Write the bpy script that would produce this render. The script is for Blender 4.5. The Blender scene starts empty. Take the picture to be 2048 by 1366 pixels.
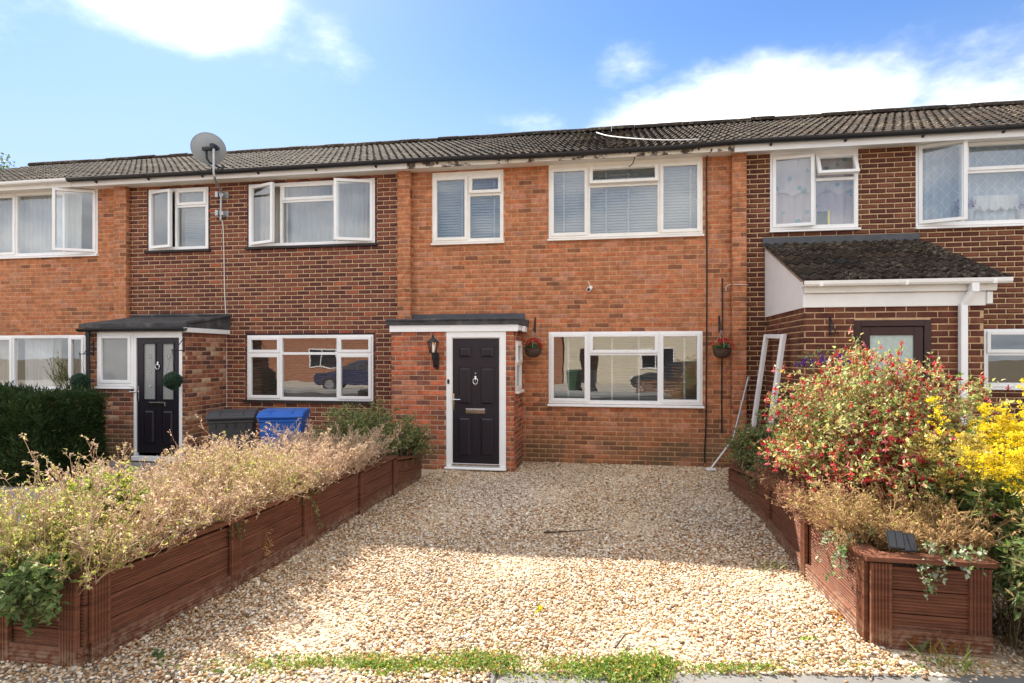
import bpy, math, random
import numpy as np
from math import radians as R
from mathutils import Matrix, Vector

# ------------------------------------------------------------------ camera, world, sun, exposure
sc = bpy.context.scene
COL = sc.collection
FPX, HZ, CXP = 1205.0, 710.0, 1024.0            # focal length / horizon row / centre column of the 2048 px photograph
YAW = math.atan(206.0 / 1205.0)
CS, SN = math.cos(YAW), math.sin(YAW)
CAM = (0.0, -9.7, 1.737)

cam = bpy.data.cameras.new('camera')
cam.sensor_width = 36.0
cam.lens = FPX / 2048.0 * 36.0
cam.shift_y = (HZ - 683.0) / 2048.0
cam.clip_start, cam.clip_end = 0.05, 3000.0
camo = bpy.data.objects.new('camera', cam)
COL.objects.link(camo)
camo.location = CAM
camo.rotation_euler = (R(90), 0, YAW)
sc.camera = camo

SUN_EL, SUN_AZ = R(43.0), R(-38.0)              # azimuth measured from +Y towards +X
sun_dir = Vector((math.sin(SUN_AZ) * math.cos(SUN_EL), math.cos(SUN_AZ) * math.cos(SUN_EL), math.sin(SUN_EL)))
sl = bpy.data.lights.new('sun', 'SUN')
sl.energy = 2.4
sl.angle = R(0.5)
sl.color = (1.0, 0.93, 0.82)
so = bpy.data.objects.new('sun', sl)
COL.objects.link(so)
so.rotation_euler = sun_dir.to_track_quat('Z', 'Y').to_euler()

sc.render.engine = 'CYCLES'
sc.cycles.use_denoising = True
sc.cycles.max_bounces = 8
sc.cycles.diffuse_bounces = 4
sc.cycles.transparent_max_bounces = 16
sc.cycles.sample_clamp_indirect = 6.0
sc.view_settings.view_transform = 'Standard'
sc.view_settings.look = 'None'
sc.view_settings.gamma = 1.0
sc.view_settings.use_curve_mapping = False
sc.view_settings.exposure = 2.55

world = bpy.data.worlds.new('World')
sc.world = world
world.use_nodes = True


class NT:
    """small helper for wiring node trees"""
    def __init__(self, tree):
        self.t = tree
        tree.nodes.clear()

    def n(self, typ, **kw):
        nd = self.t.nodes.new(typ)
        for k, v in kw.items():
            setattr(nd, k, v)
        return nd

    def put(self, sock, v):
        if isinstance(v, bpy.types.NodeSocket):
            self.t.links.new(v, sock)
        elif v is not None:
            try:
                sock.default_value = v
            except Exception:
                sock.default_value = tuple(v) + (1.0,)

    def math(self, op, a, b=None, c=None, clamp=False):
        nd = self.n('ShaderNodeMath', operation=op)
        nd.use_clamp = clamp
        self.put(nd.inputs[0], a)
        if b is not None:
            self.put(nd.inputs[1], b)
        if c is not None:
            self.put(nd.inputs[2], c)
        return nd.outputs[0]

    def mixc(self, fac, a, b, mode='MIX'):
        nd = self.n('ShaderNodeMix', data_type='RGBA', blend_type=mode)
        self.put(nd.inputs[0], fac)
        self.put(nd.inputs[6], a if isinstance(a, bpy.types.NodeSocket) else tuple(a)[:3] + (1.0,))
        self.put(nd.inputs[7], b if isinstance(b, bpy.types.NodeSocket) else tuple(b)[:3] + (1.0,))
        return nd.outputs[2]

    def noise(self, vec, scale, detail=3.0, rough=0.55, out=0):
        nd = self.n('ShaderNodeTexNoise')
        if vec is not None:
            self.put(nd.inputs['Vector'], vec)
        nd.inputs['Scale'].default_value = scale
        nd.inputs['Detail'].default_value = detail
        nd.inputs['Roughness'].default_value = rough
        return nd.outputs[out]

    def ramp(self, fac, a, b, lo=0.0, hi=1.0):
        nd = self.n('ShaderNodeMapRange', interpolation_type='SMOOTHSTEP')
        nd.clamp = True
        self.put(nd.inputs[0], fac)
        nd.inputs[1].default_value = a
        nd.inputs[2].default_value = b
        nd.inputs[3].default_value = lo
        nd.inputs[4].default_value = hi
        return nd.outputs[0]


def px_dir(px, py):
    u, v = (px - CXP) / FPX, (HZ - py) / FPX
    d = Vector((-SN + u * CS, CS + u * SN, v))
    return math.atan2(d.x, d.y), math.atan2(d.z, math.hypot(d.x, d.y))


def make_sky():
    k = NT(world.node_tree)
    out = k.n('ShaderNodeOutputWorld')
    bg = k.n('ShaderNodeBackground')
    bg.inputs['Strength'].default_value = SKY_STRENGTH
    k.t.links.new(bg.outputs[0], out.inputs[0])
    sky = k.n('ShaderNodeTexSky', sky_type='NISHITA')
    sky.sun_disc = False
    sky.sun_elevation = SUN_EL
    sky.sun_rotation = SUN_AZ
    sky.air_density = 0.55
    sky.dust_density = 0.15
    sky.ozone_density = 2.6
    hs = k.n('ShaderNodeHueSaturation')
    hs.inputs['Saturation'].default_value = 1.12
    k.t.links.new(sky.outputs[0], hs.inputs['Color'])
    tc = k.n('ShaderNodeTexCoord')
    sep = k.n('ShaderNodeSeparateXYZ')
    k.t.links.new(tc.outputs['Generated'], sep.inputs[0])
    x, y, z = sep.outputs
    az = k.math('ARCTAN2', x, y)
    el = k.math('ARCSINE', z)
    # flat cloud deck: direction projected on a layer overhead
    zz = k.math('ADD', k.math('MAXIMUM', z, 0.0), 0.22)
    cx, cy = k.math('DIVIDE', x, zz), k.math('DIVIDE', y, zz)
    cmb = k.n('ShaderNodeCombineXYZ')
    k.put(cmb.inputs[0], cx)
    k.put(cmb.inputs[1], cy)
    vec = cmb.outputs[0]
    big = k.noise(vec, 0.9, 2.0, 0.5)
    det = k.noise(vec, 3.6, 8.0, 0.62)
    fine = k.noise(vec, 9.0, 6.0, 0.6)
    # where the clouds of this afternoon stand (azimuth, elevation, half widths, weight)
    tot = None
    for (px, py, rx, ry, w) in [(350, -20, 270, 165, .74), (640, 95, 170, 110, .20), (1540, 310, 430, 235, .84), (1930, 320, 460, 225, .66), (1320, 290, 230, 150, .60),
                                (1250, 140, 120, 75, .24), (1085, 255, 120, 50, .26), (500, 110, 150, 80, .16)]:
        a0, e0 = px_dir(px, py)
        a1, _ = px_dir(px + rx, py)
        _, e1 = px_dir(px, py - ry)
        da = k.math('DIVIDE', k.math('SUBTRACT', az, a0), abs(a1 - a0))
        de = k.math('DIVIDE', k.math('SUBTRACT', el, e0), abs(e1 - e0))
        r = k.math('SQRT', k.math('ADD', k.math('MULTIPLY', da, da), k.math('MULTIPLY', de, de)))
        b = k.ramp(r, 0.15, 1.25, w, 0.0)
        tot = b if tot is None else k.math('MAXIMUM', tot, b)
    # open blue part of the sky over the terrace, ordinary broken cloud everywhere else
    a0, e0 = px_dir(1000, 60)
    r = k.math('SQRT', k.math('ADD', k.math('POWER', k.math('DIVIDE', k.math('SUBTRACT', az, a0), 1.05), 2.0),
                              k.math('POWER', k.math('DIVIDE', k.math('SUBTRACT', el, e0), 0.75), 2.0)))
    clear = k.ramp(r, 0.55, 1.25, 1.0, 0.0)
    dens = k.math('ADD', k.math('MULTIPLY', k.math('SUBTRACT', big, 0.5), k.math('SUBTRACT', 1.3, clear)), k.math('MULTIPLY', k.math('SUBTRACT', det, 0.5), 0.80))
    dens = k.math('ADD', dens, k.math('MULTIPLY', k.math('SUBTRACT', fine, 0.5), 0.22))
    dens = k.math('ADD', dens, tot)
    dens = k.math('ADD', dens, k.math('SUBTRACT', 0.34, k.math('MULTIPLY', clear, 0.49)))
    alpha = k.ramp(dens, -0.06, 0.62)
    thick = k.ramp(dens, 0.25, 0.85)
    shade = k.noise(vec, 2.3, 6.0, 0.6)
    ccol = k.mixc(k.math('MULTIPLY', k.ramp(shade, 0.37, 0.58), k.math('MULTIPLY', thick, 0.9)), CLOUD_LIT, CLOUD_GREY)
    # thin pale veil low down
    veil = k.ramp(el, 0.12, 0.50, VEIL, 0.0)
    base = k.mixc(veil, hs.outputs[0], VEIL_COL)
    col = k.mixc(k.math('MULTIPLY', alpha, 0.96), base, ccol)
    below = k.math('GREATER_THAN', z, -0.02)
    col = k.mixc(below, (0.9, 0.85, 0.75), col)
    k.put(bg.inputs['Color'], col)


SKY_STRENGTH = 0.05
CLOUD_LIT, CLOUD_GREY = (7.8, 7.7, 7.5), (3.0, 3.15, 3.35)
VEIL, VEIL_COL = 0.85, (2.25, 2.75, 3.45)
make_sky()


# ------------------------------------------------------------------ picture -> place helpers
def ray(px, py):
    u, v = (px - CXP) / FPX, (HZ - py) / FPX
    return Vector((-SN + u * CS, CS + u * SN, v))


def W(px, py, Y=0.0):
    """the point of the vertical plane y = Y seen at a pixel of the photograph -> (X, Z)"""
    d = ray(px, py)
    t = (Y - CAM[1]) / d.y
    return t * d.x, CAM[2] + t * d.z


def WX(px, Y=0.0):
    return W(px, HZ, Y)[0]


def WZ(px, py, Y=0.0):
    return W(px, py, Y)[1]


def G(px, py, Z=0.0):
    """the point of the horizontal plane z = Z seen at a pixel -> (X, Y)"""
    d = ray(px, py)
    t = (Z - CAM[2]) / d.z
    return t * d.x, CAM[1] + t * d.y


def PRJ(x, y, z):
    dx, dy = x - CAM[0], y - CAM[1]
    d = -dx * SN + dy * CS
    if d < 0.05:
        return -9999, -9999, 0.05
    r = dx * CS + dy * SN
    return CXP + FPX * r / d, HZ - FPX * (z - CAM[2]) / d, d


def rect(x0, x1, yt, yb, Y=0.0):
    """window rectangle from its pixel edges: yt / yb are (left, right) pairs"""
    X0, X1 = WX(x0, Y), WX(x1, Y)
    zt = (WZ(x0, yt[0], Y) + WZ(x1, yt[1], Y)) / 2
    zb = (WZ(x0, yb[0], Y) + WZ(x1, yb[1], Y)) / 2
    return X0, X1, zb, zt


# ------------------------------------------------------------------ objects
rng = np.random.default_rng(11)
random.seed(5)
WL = {}                                          # world location of empties / parents


def wl(o):
    return WL.get(o.name, Vector((0, 0, 0)))


def attach(o, parent):
    if parent is not None:
        o.parent = parent
        o.matrix_parent_inverse = Matrix.Translation(-wl(parent))


def tag(o, label=None, cat=None, group=None, kind=None):
    if label:
        o['label'] = label
    if cat:
        o['category'] = cat
    if group:
        o['group'] = group
    if kind:
        o['kind'] = kind
    return o


def thing(name, label, cat, loc=(0, 0, 0), group=None):
    o = bpy.data.objects.new(name, None)
    COL.objects.link(o)
    o.location = loc
    o.empty_display_size = 0.1
    WL[o.name] = Vector(loc)
    return tag(o, label, cat, group)


def part_empty(name, parent, loc):
    o = bpy.data.objects.new(name, None)
    COL.objects.link(o)
    o.location = loc
    o.empty_display_size = 0.05
    WL[o.name] = Vector(loc)
    attach(o, parent)
    return o


def copy_thing(root, loc, rotz=None, label=None):
    r = root.copy()
    COL.objects.link(r)
    r.location = loc
    if rotz is not None:
        r.rotation_euler = (0, 0, rotz)
    if label:
        r['label'] = label
    for ch in root.children:
        c = ch.copy()
        COL.objects.link(c)
        c.parent = r
        for g in ch.children:
            d = g.copy()
            COL.objects.link(d)
            d.parent = c
    return r


class MB:
    """collects faces of ONE object; local frame M maps to the world"""
    def __init__(self):
        self.v, self.f, self.mi, self.c = [], [], [], []

    def add(self, vs, fs, m=0, c=(1, 1, 1)):
        b = len(self.v)
        self.v.extend([tuple(p) for p in vs])
        for f in fs:
            self.f.append(tuple(i + b for i in f))
            self.mi.append(m)
            self.c.append(c)

    def box(self, x0, x1, y0, y1, z0, z1, m=0, c=(1, 1, 1)):
        vs = [(x0, y0, z0), (x1, y0, z0), (x1, y1, z0), (x0, y1, z0), (x0, y0, z1), (x1, y0, z1), (x1, y1, z1), (x0, y1, z1)]
        self.add(vs, [(0, 3, 2, 1), (4, 5, 6, 7), (0, 1, 5, 4), (1, 2, 6, 5), (2, 3, 7, 6), (3, 0, 4, 7)], m, c)

    def quad(self, a, b, c_, d, m=0, c=(1, 1, 1)):
        self.add([a, b, c_, d], [(0, 1, 2, 3)], m, c)

    def poly(self, pts, m=0, c=(1, 1, 1)):
        self.add(pts, [tuple(range(len(pts)))], m, c)

    def prism(self, prof, axis, a, b, m=0, c=(1, 1, 1), cap=True):
        """profile [(p,q)] swept along axis 'x','y' or 'z' from a to b"""
        n = len(prof)

        def pt(s, p, q):
            return (s, p, q) if axis == 'x' else ((p, s, q) if axis == 'y' else (p, q, s))
        vs = [pt(a, *p) for p in prof] + [pt(b, *p) for p in prof]
        fs = [(i, (i + 1) % n, n + (i + 1) % n, n + i) for i in range(n)]
        if cap:
            fs += [tuple(range(n - 1, -1, -1)), tuple(range(n, 2 * n))]
        self.add(vs, fs, m, c)

    def tube(self, pts, r, n=8, m=0, c=(1, 1, 1), cap=True):
        pts = [Vector(p) for p in pts]
        rs = r if isinstance(r, (list, tuple)) else [r] * len(pts)
        rings = []
        up = Vector((0.31, 0.17, 0.93)).normalized()
        for i, p in enumerate(pts):
            d = (pts[min(i + 1, len(pts) - 1)] - pts[max(i - 1, 0)]).normalized()
            s = d.cross(up)
            if s.length < 1e-3:
                s = d.cross(Vector((1, 0, 0)))
            s.normalize()
            t = s.cross(d).normalized()
            rings.append([p + (s * math.cos(2 * math.pi * j / n) + t * math.sin(2 * math.pi * j / n)) * rs[i] for j in range(n)])
        vs = [q for ring in rings for q in ring]
        fs = []
        for i in range(len(pts) - 1):
            for j in range(n):
                a, b = i * n + j, i * n + (j + 1) % n
                fs.append((a, b, b + n, a + n))
        if cap:
            fs += [tuple(range(n - 1, -1, -1)), tuple(range((len(pts) - 1) * n, len(pts) * n))]
        self.add(vs, fs, m, c)

    def lathe(self, prof, cx, cy, n=16, m=0, c=(1, 1, 1)):
        """profile [(r,z)] turned about the vertical through (cx,cy)"""
        vs = []
        for (r, z) in prof:
            for j in range(n):
                a = 2 * math.pi * j / n
                vs.append((cx + r * math.cos(a), cy + r * math.sin(a), z))
        fs = []
        for i in range(len(prof) - 1):
            for j in range(n):
                a, b = i * n + j, i * n + (j + 1) % n
                fs.append((a, b, b + n, a + n))
        self.add(vs, fs, m, c)

    def xform(self, M):
        self.v = [tuple(M @ Vector(p)) for p in self.v]
        return self

    def build(self, name, mats, parent=None, smooth=False, bevel=0.0, kind=None, center=True):
        if not isinstance(mats, (list, tuple)):
            mats = [mats]
        va = np.array(self.v, dtype=np.float64)
        c0 = Vector((0, 0, 0))
        if center and len(va):
            lo, hi = va.min(0), va.max(0)
            c0 = Vector(((lo[0] + hi[0]) / 2, (lo[1] + hi[1]) / 2, lo[2]))
            va = va - np.array(c0)
        me = bpy.data.meshes.new(name)
        me.from_pydata([tuple(p) for p in va], [], self.f)
        for m in mats:
            me.materials.append(m)
        if len(mats) > 1:
            me.polygons.foreach_set('material_index', self.mi)
        at = me.attributes.new('col', 'FLOAT_COLOR', 'FACE')
        at.data.foreach_set('color', np.array([tuple(c)[:3] + (1.0,) for c in self.c], dtype=np.float32).ravel())
        if smooth:
            me.polygons.foreach_set('use_smooth', [True] * len(me.polygons))
        o = bpy.data.objects.new(name, me)
        COL.objects.link(o)
        o.location = c0
        WL[o.name] = c0
        attach(o, parent)
        if bevel:
            b = o.modifiers.new('bevel', 'BEVEL')
            b.width = bevel
            b.segments = 1
            b.limit_method = 'ANGLE'
        if smooth and not bevel:
            try:
                me.set_sharp_from_angle(angle=R(40))
            except Exception:
                pass
        if kind:
            o['kind'] = kind
        return o


def np_mesh(name, V, F, mats, parent=None, cols=None, smooth=False, kind=None, center=True):
    """mesh object from numpy arrays: V (n,3), F (m,3 or 4), cols (m,3)"""
    V = np.asarray(V, dtype=np.float32)
    F = np.asarray(F, dtype=np.int32)
    c0 = np.zeros(3)
    if center:
        lo, hi = V.min(0), V.max(0)
        c0 = np.array([(lo[0] + hi[0]) / 2, (lo[1] + hi[1]) / 2, lo[2]])
        V = V - c0.astype(np.float32)
    me = bpy.data.meshes.new(name)
    m, kk = F.shape
    me.vertices.add(len(V))
    me.vertices.foreach_set('co', V.ravel())
    me.loops.add(m * kk)
    me.loops.foreach_set('vertex_index', F.ravel())
    me.polygons.add(m)
    me.polygons.foreach_set('loop_start', np.arange(0, m * kk, kk, dtype=np.int32))
    me.polygons.foreach_set('loop_total', np.full(m, kk, dtype=np.int32))
    if smooth:
        me.polygons.foreach_set('use_smooth', np.ones(m, dtype=bool))
    me.update(calc_edges=True)
    me.validate(verbose=False)
    if cols is not None:
        at = me.attributes.new('col', 'FLOAT_COLOR', 'FACE')
        ca = np.ones((m, 4), dtype=np.float32)
        ca[:, :3] = cols
        at.data.foreach_set('color', ca.ravel())
    for mt in (mats if isinstance(mats, (list, tuple)) else [mats]):
        me.materials.append(mt)
    o = bpy.data.objects.new(name, me)
    COL.objects.link(o)
    o.location = tuple(c0)
    WL[o.name] = Vector(c0)
    attach(o, parent)
    if kind:
        o['kind'] = kind
    return o


# ------------------------------------------------------------------ materials
def pmat(name, col=(0.5, 0.5, 0.5), rough=0.6, var=0.12, vscale=6.0, bump=0.0, bscale=80.0, metal=0.0, spec=0.4, src=None,
         stain=None, sscale=3.0, sthr=(0.55, 0.7), stretch=None, coat=0.0, splash=None):
    m = bpy.data.materials.new(name)
    m.use_nodes = True
    k = NT(m.node_tree)
    out = k.n('ShaderNodeOutputMaterial')
    p = k.n('ShaderNodeBsdfPrincipled')
    k.t.links.new(p.outputs[0], out.inputs[0])
    geo = k.n('ShaderNodeNewGeometry')
    pos = geo.outputs['Position']
    if stretch:
        mp = k.n('ShaderNodeMapping')
        mp.inputs['Scale'].default_value = stretch
        k.t.links.new(pos, mp.inputs[0])
        pos = mp.outputs[0]
    if src == 'attr':
        a = k.n('ShaderNodeAttribute', attribute_name='col')
        base = a.outputs['Color']
        if col != (1, 1, 1):
            base = k.mixc(1.0, base, col, 'MULTIPLY')
    elif src == 'obj':
        oi = k.n('ShaderNodeObjectInfo')
        a = k.n('ShaderNodeAttribute', attribute_name='col')
        base = k.mixc(1.0, oi.outputs['Color'], a.outputs['Color'], 'MULTIPLY')
    else:
        rgb = k.n('ShaderNodeRGB')
        rgb.outputs[0].default_value = tuple(col) + (1.0,)
        base = rgb.outputs[0]
    if var:
        nz = k.noise(pos, vscale, 4.0, 0.6)
        f = k.ramp(nz, 0.25, 0.75, 1.0 - var, 1.0 + var)
        vm = k.n('ShaderNodeVectorMath', operation='SCALE')
        k.t.links.new(base, vm.inputs[0])
        k.put(vm.inputs['Scale'], f)
        base = vm.outputs[0]
    if stain is not None:
        nz = k.noise(pos, sscale, 6.0, 0.65)
        base = k.mixc(k.ramp(nz, sthr[0], sthr[1]), base, stain)
    if splash is not None:      # dried soil splashed on the foot, faded patches above
        sp = k.n('ShaderNodeSeparateXYZ')
        k.t.links.new(geo.outputs['Position'], sp.inputs[0])
        n1 = k.noise(geo.outputs['Position'], 22.0, 4.0, 0.65)
        f = k.math('MULTIPLY', k.ramp(sp.outputs[2], 0.03, 0.17, 0.75, 0.0), k.ramp(n1, 0.42, 0.62))
        n2 = k.noise(geo.outputs['Position'], 3.5, 5.0, 0.6)
        f2 = k.math('MULTIPLY', k.ramp(n2, 0.52, 0.72, 0.0, 0.28), k.ramp(n1, 0.35, 0.6, 0.4, 1.0))
        base = k.mixc(f2, base, (0.27, 0.135, 0.085))
        base = k.mixc(f, base, splash)
    k.put(p.inputs['Base Color'], base)
    p.inputs['Roughness'].default_value = rough
    p.inputs['Metallic'].default_value = metal
    p.inputs['Specular IOR Level'].default_value = spec
    if coat:
        p.inputs['Coat Weight'].default_value = coat
        p.inputs['Coat Roughness'].default_value = 0.1
    if bump:
        bn = k.n('ShaderNodeBump')
        bn.inputs['Strength'].default_value = bump
        bn.inputs['Distance'].default_value = 0.004
        k.put(bn.inputs['Height'], k.noise(pos, bscale, 4.0, 0.6))
        k.t.links.new(bn.outputs[0], p.inputs['Normal'])
    return m


def leaf_mat(name, trans=0.4, rough=0.5, spec=0.25, sat=1.1):
    m = bpy.data.materials.new(name)
    m.use_nodes = True
    k = NT(m.node_tree)
    out = k.n('ShaderNodeOutputMaterial')
    a = k.n('ShaderNodeAttribute', attribute_name='col')
    p = k.n('ShaderNodeBsdfPrincipled')
    k.t.links.new(a.outputs['Color'], p.inputs['Base Color'])
    p.inputs['Roughness'].default_value = rough
    p.inputs['Specular IOR Level'].default_value = spec
    t = k.n('ShaderNodeBsdfTranslucent')
    hs = k.n('ShaderNodeHueSaturation')
    hs.inputs['Value'].default_value = 1.25
    hs.inputs['Saturation'].default_value = sat
    k.t.links.new(a.outputs['Color'], hs.inputs['Color'])
    k.t.links.new(hs.outputs[0], t.inputs['Color'])
    mx = k.n('ShaderNodeMixShader')
    mx.inputs[0].default_value = trans
    k.t.links.new(p.outputs[0], mx.inputs[1])
    k.t.links.new(t.outputs[0], mx.inputs[2])
    k.t.links.new(mx.outputs[0], out.inputs[0])
    return m


def glass_mat(name, tint=(0.965, 0.98, 0.975), ior=2.3, rough=0.0, wavy=0.0):
    m = bpy.data.materials.new(name)
    m.use_nodes = True
    k = NT(m.node_tree)
    out = k.n('ShaderNodeOutputMaterial')
    fr = k.n('ShaderNodeFresnel')
    fr.inputs['IOR'].default_value = ior
    tr = k.n('ShaderNodeBsdfTransparent')
    tr.inputs['Color'].default_value = tint + (1.0,)
    gl = k.n('ShaderNodeBsdfGlossy')
    gl.inputs['Roughness'].default_value = rough
    gl.inputs['Color'].default_value = (0.95, 0.97, 1.0, 1.0)
    mx = k.n('ShaderNodeMixShader')
    bf = k.n('ShaderNodeNewGeometry')
    k.put(mx.inputs[0], k.math('MULTIPLY', fr.outputs[0], k.math('SUBTRACT', 1.0, bf.outputs['Backfacing'])))
    k.t.links.new(tr.outputs[0], mx.inputs[1])
    k.t.links.new(gl.outputs[0], mx.inputs[2])
    k.t.links.new(mx.outputs[0], out.inputs[0])
    if wavy:
        geo = k.n('ShaderNodeNewGeometry')
        bn = k.n('ShaderNodeBump')
        bn.inputs['Strength'].default_value = wavy
        bn.inputs['Distance'].default_value = 0.02
        k.put(bn.inputs['Height'], k.noise(geo.outputs['Position'], 2.2, 1.0, 0.4))
        k.t.links.new(bn.outputs[0], gl.inputs['Normal'])
    return m


def brick_mat(name, src, dark=0.35, soot=True):
    """clay face: colour of the brick itself, sandy grain, kiln mottling, a little weathering"""
    m = bpy.data.materials.new(name)
    m.use_nodes = True
    k = NT(m.node_tree)
    out = k.n('ShaderNodeOutputMaterial')
    p = k.n('ShaderNodeBsdfPrincipled')
    k.t.links.new(p.outputs[0], out.inputs[0])
    geo = k.n('ShaderNodeNewGeometry')
    pos = geo.outputs['Position']
    a = k.n('ShaderNodeAttribute', attribute_name='col')
    if src == 'obj':
        oi = k.n('ShaderNodeObjectInfo')
        base = k.mixc(1.0, oi.outputs['Color'], a.outputs['Color'], 'MULTIPLY')
    else:
        base = a.outputs['Color']
    n1 = k.noise(pos, 9.0, 5.0, 0.65)
    n2 = k.noise(pos, 55.0, 4.0, 0.6)
    f = k.math('MULTIPLY', k.ramp(n1, 0.25, 0.75, 1.0 - dark, 1.0 + dark * 0.6), k.ramp(n2, 0.25, 0.75, 0.85, 1.15))
    vm = k.n('ShaderNodeVectorMath', operation='SCALE')
    k.t.links.new(base, vm.inputs[0])
    k.put(vm.inputs['Scale'], f)
    base = vm.outputs[0]
    if soot:
        big = k.noise(pos, 1.1, 5.0, 0.6)
        base = k.mixc(k.ramp(big, 0.56, 0.78, 0.0, 0.30), base, (0.36, 0.22, 0.15))
        # rain-washed and grimy patches running down the wall
        mp = k.n('ShaderNodeMapping')
        mp.inputs['Scale'].default_value = (1.0, 1.0, 0.28)
        k.t.links.new(pos, mp.inputs[0])
        st = k.noise(mp.outputs[0], 2.6, 5.0, 0.6)
        base = k.mixc(k.ramp(st, 0.50, 0.74, 0.0, 0.42), base, (0.17, 0.085, 0.05))
        # white flecks of old paint and lime
        fl = k.noise(pos, 21.0, 2.0, 0.5)
        base = k.mixc(k.ramp(fl, 0.775, 0.80, 0.0, 0.7), base, (0.62, 0.56, 0.5))
        # damp, greenish foot of the wall
        sp = k.n('ShaderNodeSeparateXYZ')
        k.t.links.new(pos, sp.inputs[0])
        damp = k.math('MULTIPLY', k.ramp(sp.outputs[2], 0.08, 0.95, 0.85, 0.0), k.ramp(k.noise(pos, 2.2, 4.0), 0.34, 0.60))
        base = k.mixc(damp, base, (0.12, 0.085, 0.045))
    k.put(p.inputs['Base Color'], base)
    p.inputs['Roughness'].default_value = 0.85
    p.inputs['Specular IOR Level'].default_value = 0.25
    bn = k.n('ShaderNodeBump')
    bn.inputs['Strength'].default_value = 0.5
    bn.inputs['Distance'].default_value = 0.004
    k.put(bn.inputs['Height'], k.noise(pos, 90.0, 5.0, 0.7))
    k.t.links.new(bn.outputs[0], p.inputs['Normal'])
    return m


def tile_mat(name):
    m = bpy.data.materials.new(name)
    m.use_nodes = True
    k = NT(m.node_tree)
    out = k.n('ShaderNodeOutputMaterial')
    p = k.n('ShaderNodeBsdfPrincipled')
    k.t.links.new(p.outputs[0], out.inputs[0])
    geo = k.n('ShaderNodeNewGeometry')
    pos = geo.outputs['Position']
    oi = k.n('ShaderNodeObjectInfo')
    base = k.mixc(1.0, oi.outputs['Color'], (1, 1, 1), 'MULTIPLY')
    f = k.ramp(k.noise(pos, 14.0, 4.0, 0.6), 0.25, 0.75, 0.7, 1.3)
    vm = k.n('ShaderNodeVectorMath', operation='SCALE')
    k.t.links.new(base, vm.inputs[0])
    k.put(vm.inputs['Scale'], f)
    base = vm.outputs[0]
    li = k.noise(pos, 16.0, 5.0, 0.7)
    thr = k.ramp(k.noise(pos, 0.9, 2.0, 0.5), 0.35, 0.65, 0.06, -0.05)
    base = k.mixc(k.ramp(k.math('SUBTRACT', li, thr), 0.55, 0.62, 0.0, 0.8), base, (0.17, 0.14, 0.10))
    l2 = k.noise(pos, 38.0, 3.0, 0.6)
    base = k.mixc(k.ramp(l2, 0.66, 0.71, 0.0, 0.9), base, (0.42, 0.37, 0.29))
    k.put(p.inputs['Base Color'], base)
    p.inputs['Roughness'].default_value = 0.95
    p.inputs['Specular IOR Level'].default_value = 0.1
    bn = k.n('ShaderNodeBump')
    bn.inputs['Strength'].default_value = 0.6
    bn.inputs['Distance'].default_value = 0.006
    k.put(bn.inputs['Height'], k.noise(pos, 60.0, 4.0, 0.6))
    k.t.links.new(bn.outputs[0], p.inputs['Normal'])
    return m


M = {}
M['upvc'] = pmat('white_upvc', (0.87, 0.87, 0.86), 0.3, 0.03, 3.0, spec=0.5, stain=(0.66, 0.63, 0.58), sscale=7.0, sthr=(0.60, 0.85))
M['upvc_old'] = pmat('weathered_upvc', (0.85, 0.82, 0.76), 0.4, 0.06, 4.0, stain=(0.55, 0.47, 0.36), sscale=6.0, sthr=(0.66, 0.82))
M['white_paint'] = pmat('white_paint', (0.85, 0.84, 0.81), 0.45, 0.05, 3.0, stain=(0.5, 0.45, 0.38), sscale=5.0, sthr=(0.68, 0.85))
M['soffit'] = pmat('soffit_paint', (0.80, 0.76, 0.70), 0.6, 0.08, 2.0, stain=(0.4, 0.35, 0.28), sscale=3.0, sthr=(0.62, 0.85))
M['peeling'] = pmat('peeling_paint', (0.82, 0.76, 0.66), 0.7, 0.12, 5.0, bump=0.5, bscale=30, stain=(0.10, 0.075, 0.055), sscale=5.5, sthr=(0.51, 0.60))
M['gutter'] = pmat('black_gutter', (0.018, 0.019, 0.022), 0.35, 0.1, 3.0)
M['black'] = pmat('black_plastic', (0.015, 0.015, 0.017), 0.4, 0.1, 8.0)
M['blacktimber'] = pmat('black_timber', (0.025, 0.018, 0.017), 0.6, 0.15, 8.0, bump=0.2)
M['felt'] = pmat('roofing_felt', (0.055, 0.055, 0.058), 0.85, 0.3, 5.0, bump=0.7, bscale=140, stain=(0.13, 0.12, 0.115), sscale=4.0, sthr=(0.5, 0.7))
M['lead'] = pmat('flashing', (0.07, 0.075, 0.085), 0.5, 0.2, 5.0, bump=0.15, bscale=20)
M['door'] = pmat('black_door', (0.013, 0.010, 0.016), 0.38, 0.25, 30.0, bump=0.15, bscale=60, stretch=(6, 6, 0.5))
M['brown'] = pmat('brown_upvc', (0.035, 0.012, 0.010), 0.35, 0.1, 6.0)
M['chrome'] = pmat('chrome', (0.75, 0.75, 0.76), 0.15, 0.0, metal=1.0)
M['steel'] = pmat('galvanised', (0.42, 0.43, 0.44), 0.4, 0.12, 12.0, metal=0.7)
M['dish'] = pmat('grey_dish', (0.31, 0.34, 0.36), 0.5, 0.06, 4.0)
M['glass'] = glass_mat('window_glass', wavy=0.06)
M['glass_dark'] = glass_mat('window_glass_second', wavy=0.06)
M['obscure'] = pmat('obscured_glass', (0.30, 0.31, 0.30), 0.18, 0.06, 3.0, spec=0.6, bump=0.05, bscale=30)
M['obscure_pale'] = pmat('pale_obscured_glass', (0.42, 0.52, 0.48), 0.2, 0.1, 25.0, spec=0.6, bump=0.4, bscale=70)
M['inside'] = pmat('room_wall', (0.55, 0.53, 0.5), 0.9, 0.03)
M['mortar_tan'] = pmat('tan_mortar', (0.52, 0.345, 0.195), 0.9, 0.18, 20.0, bump=0.5, bscale=120)
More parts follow.
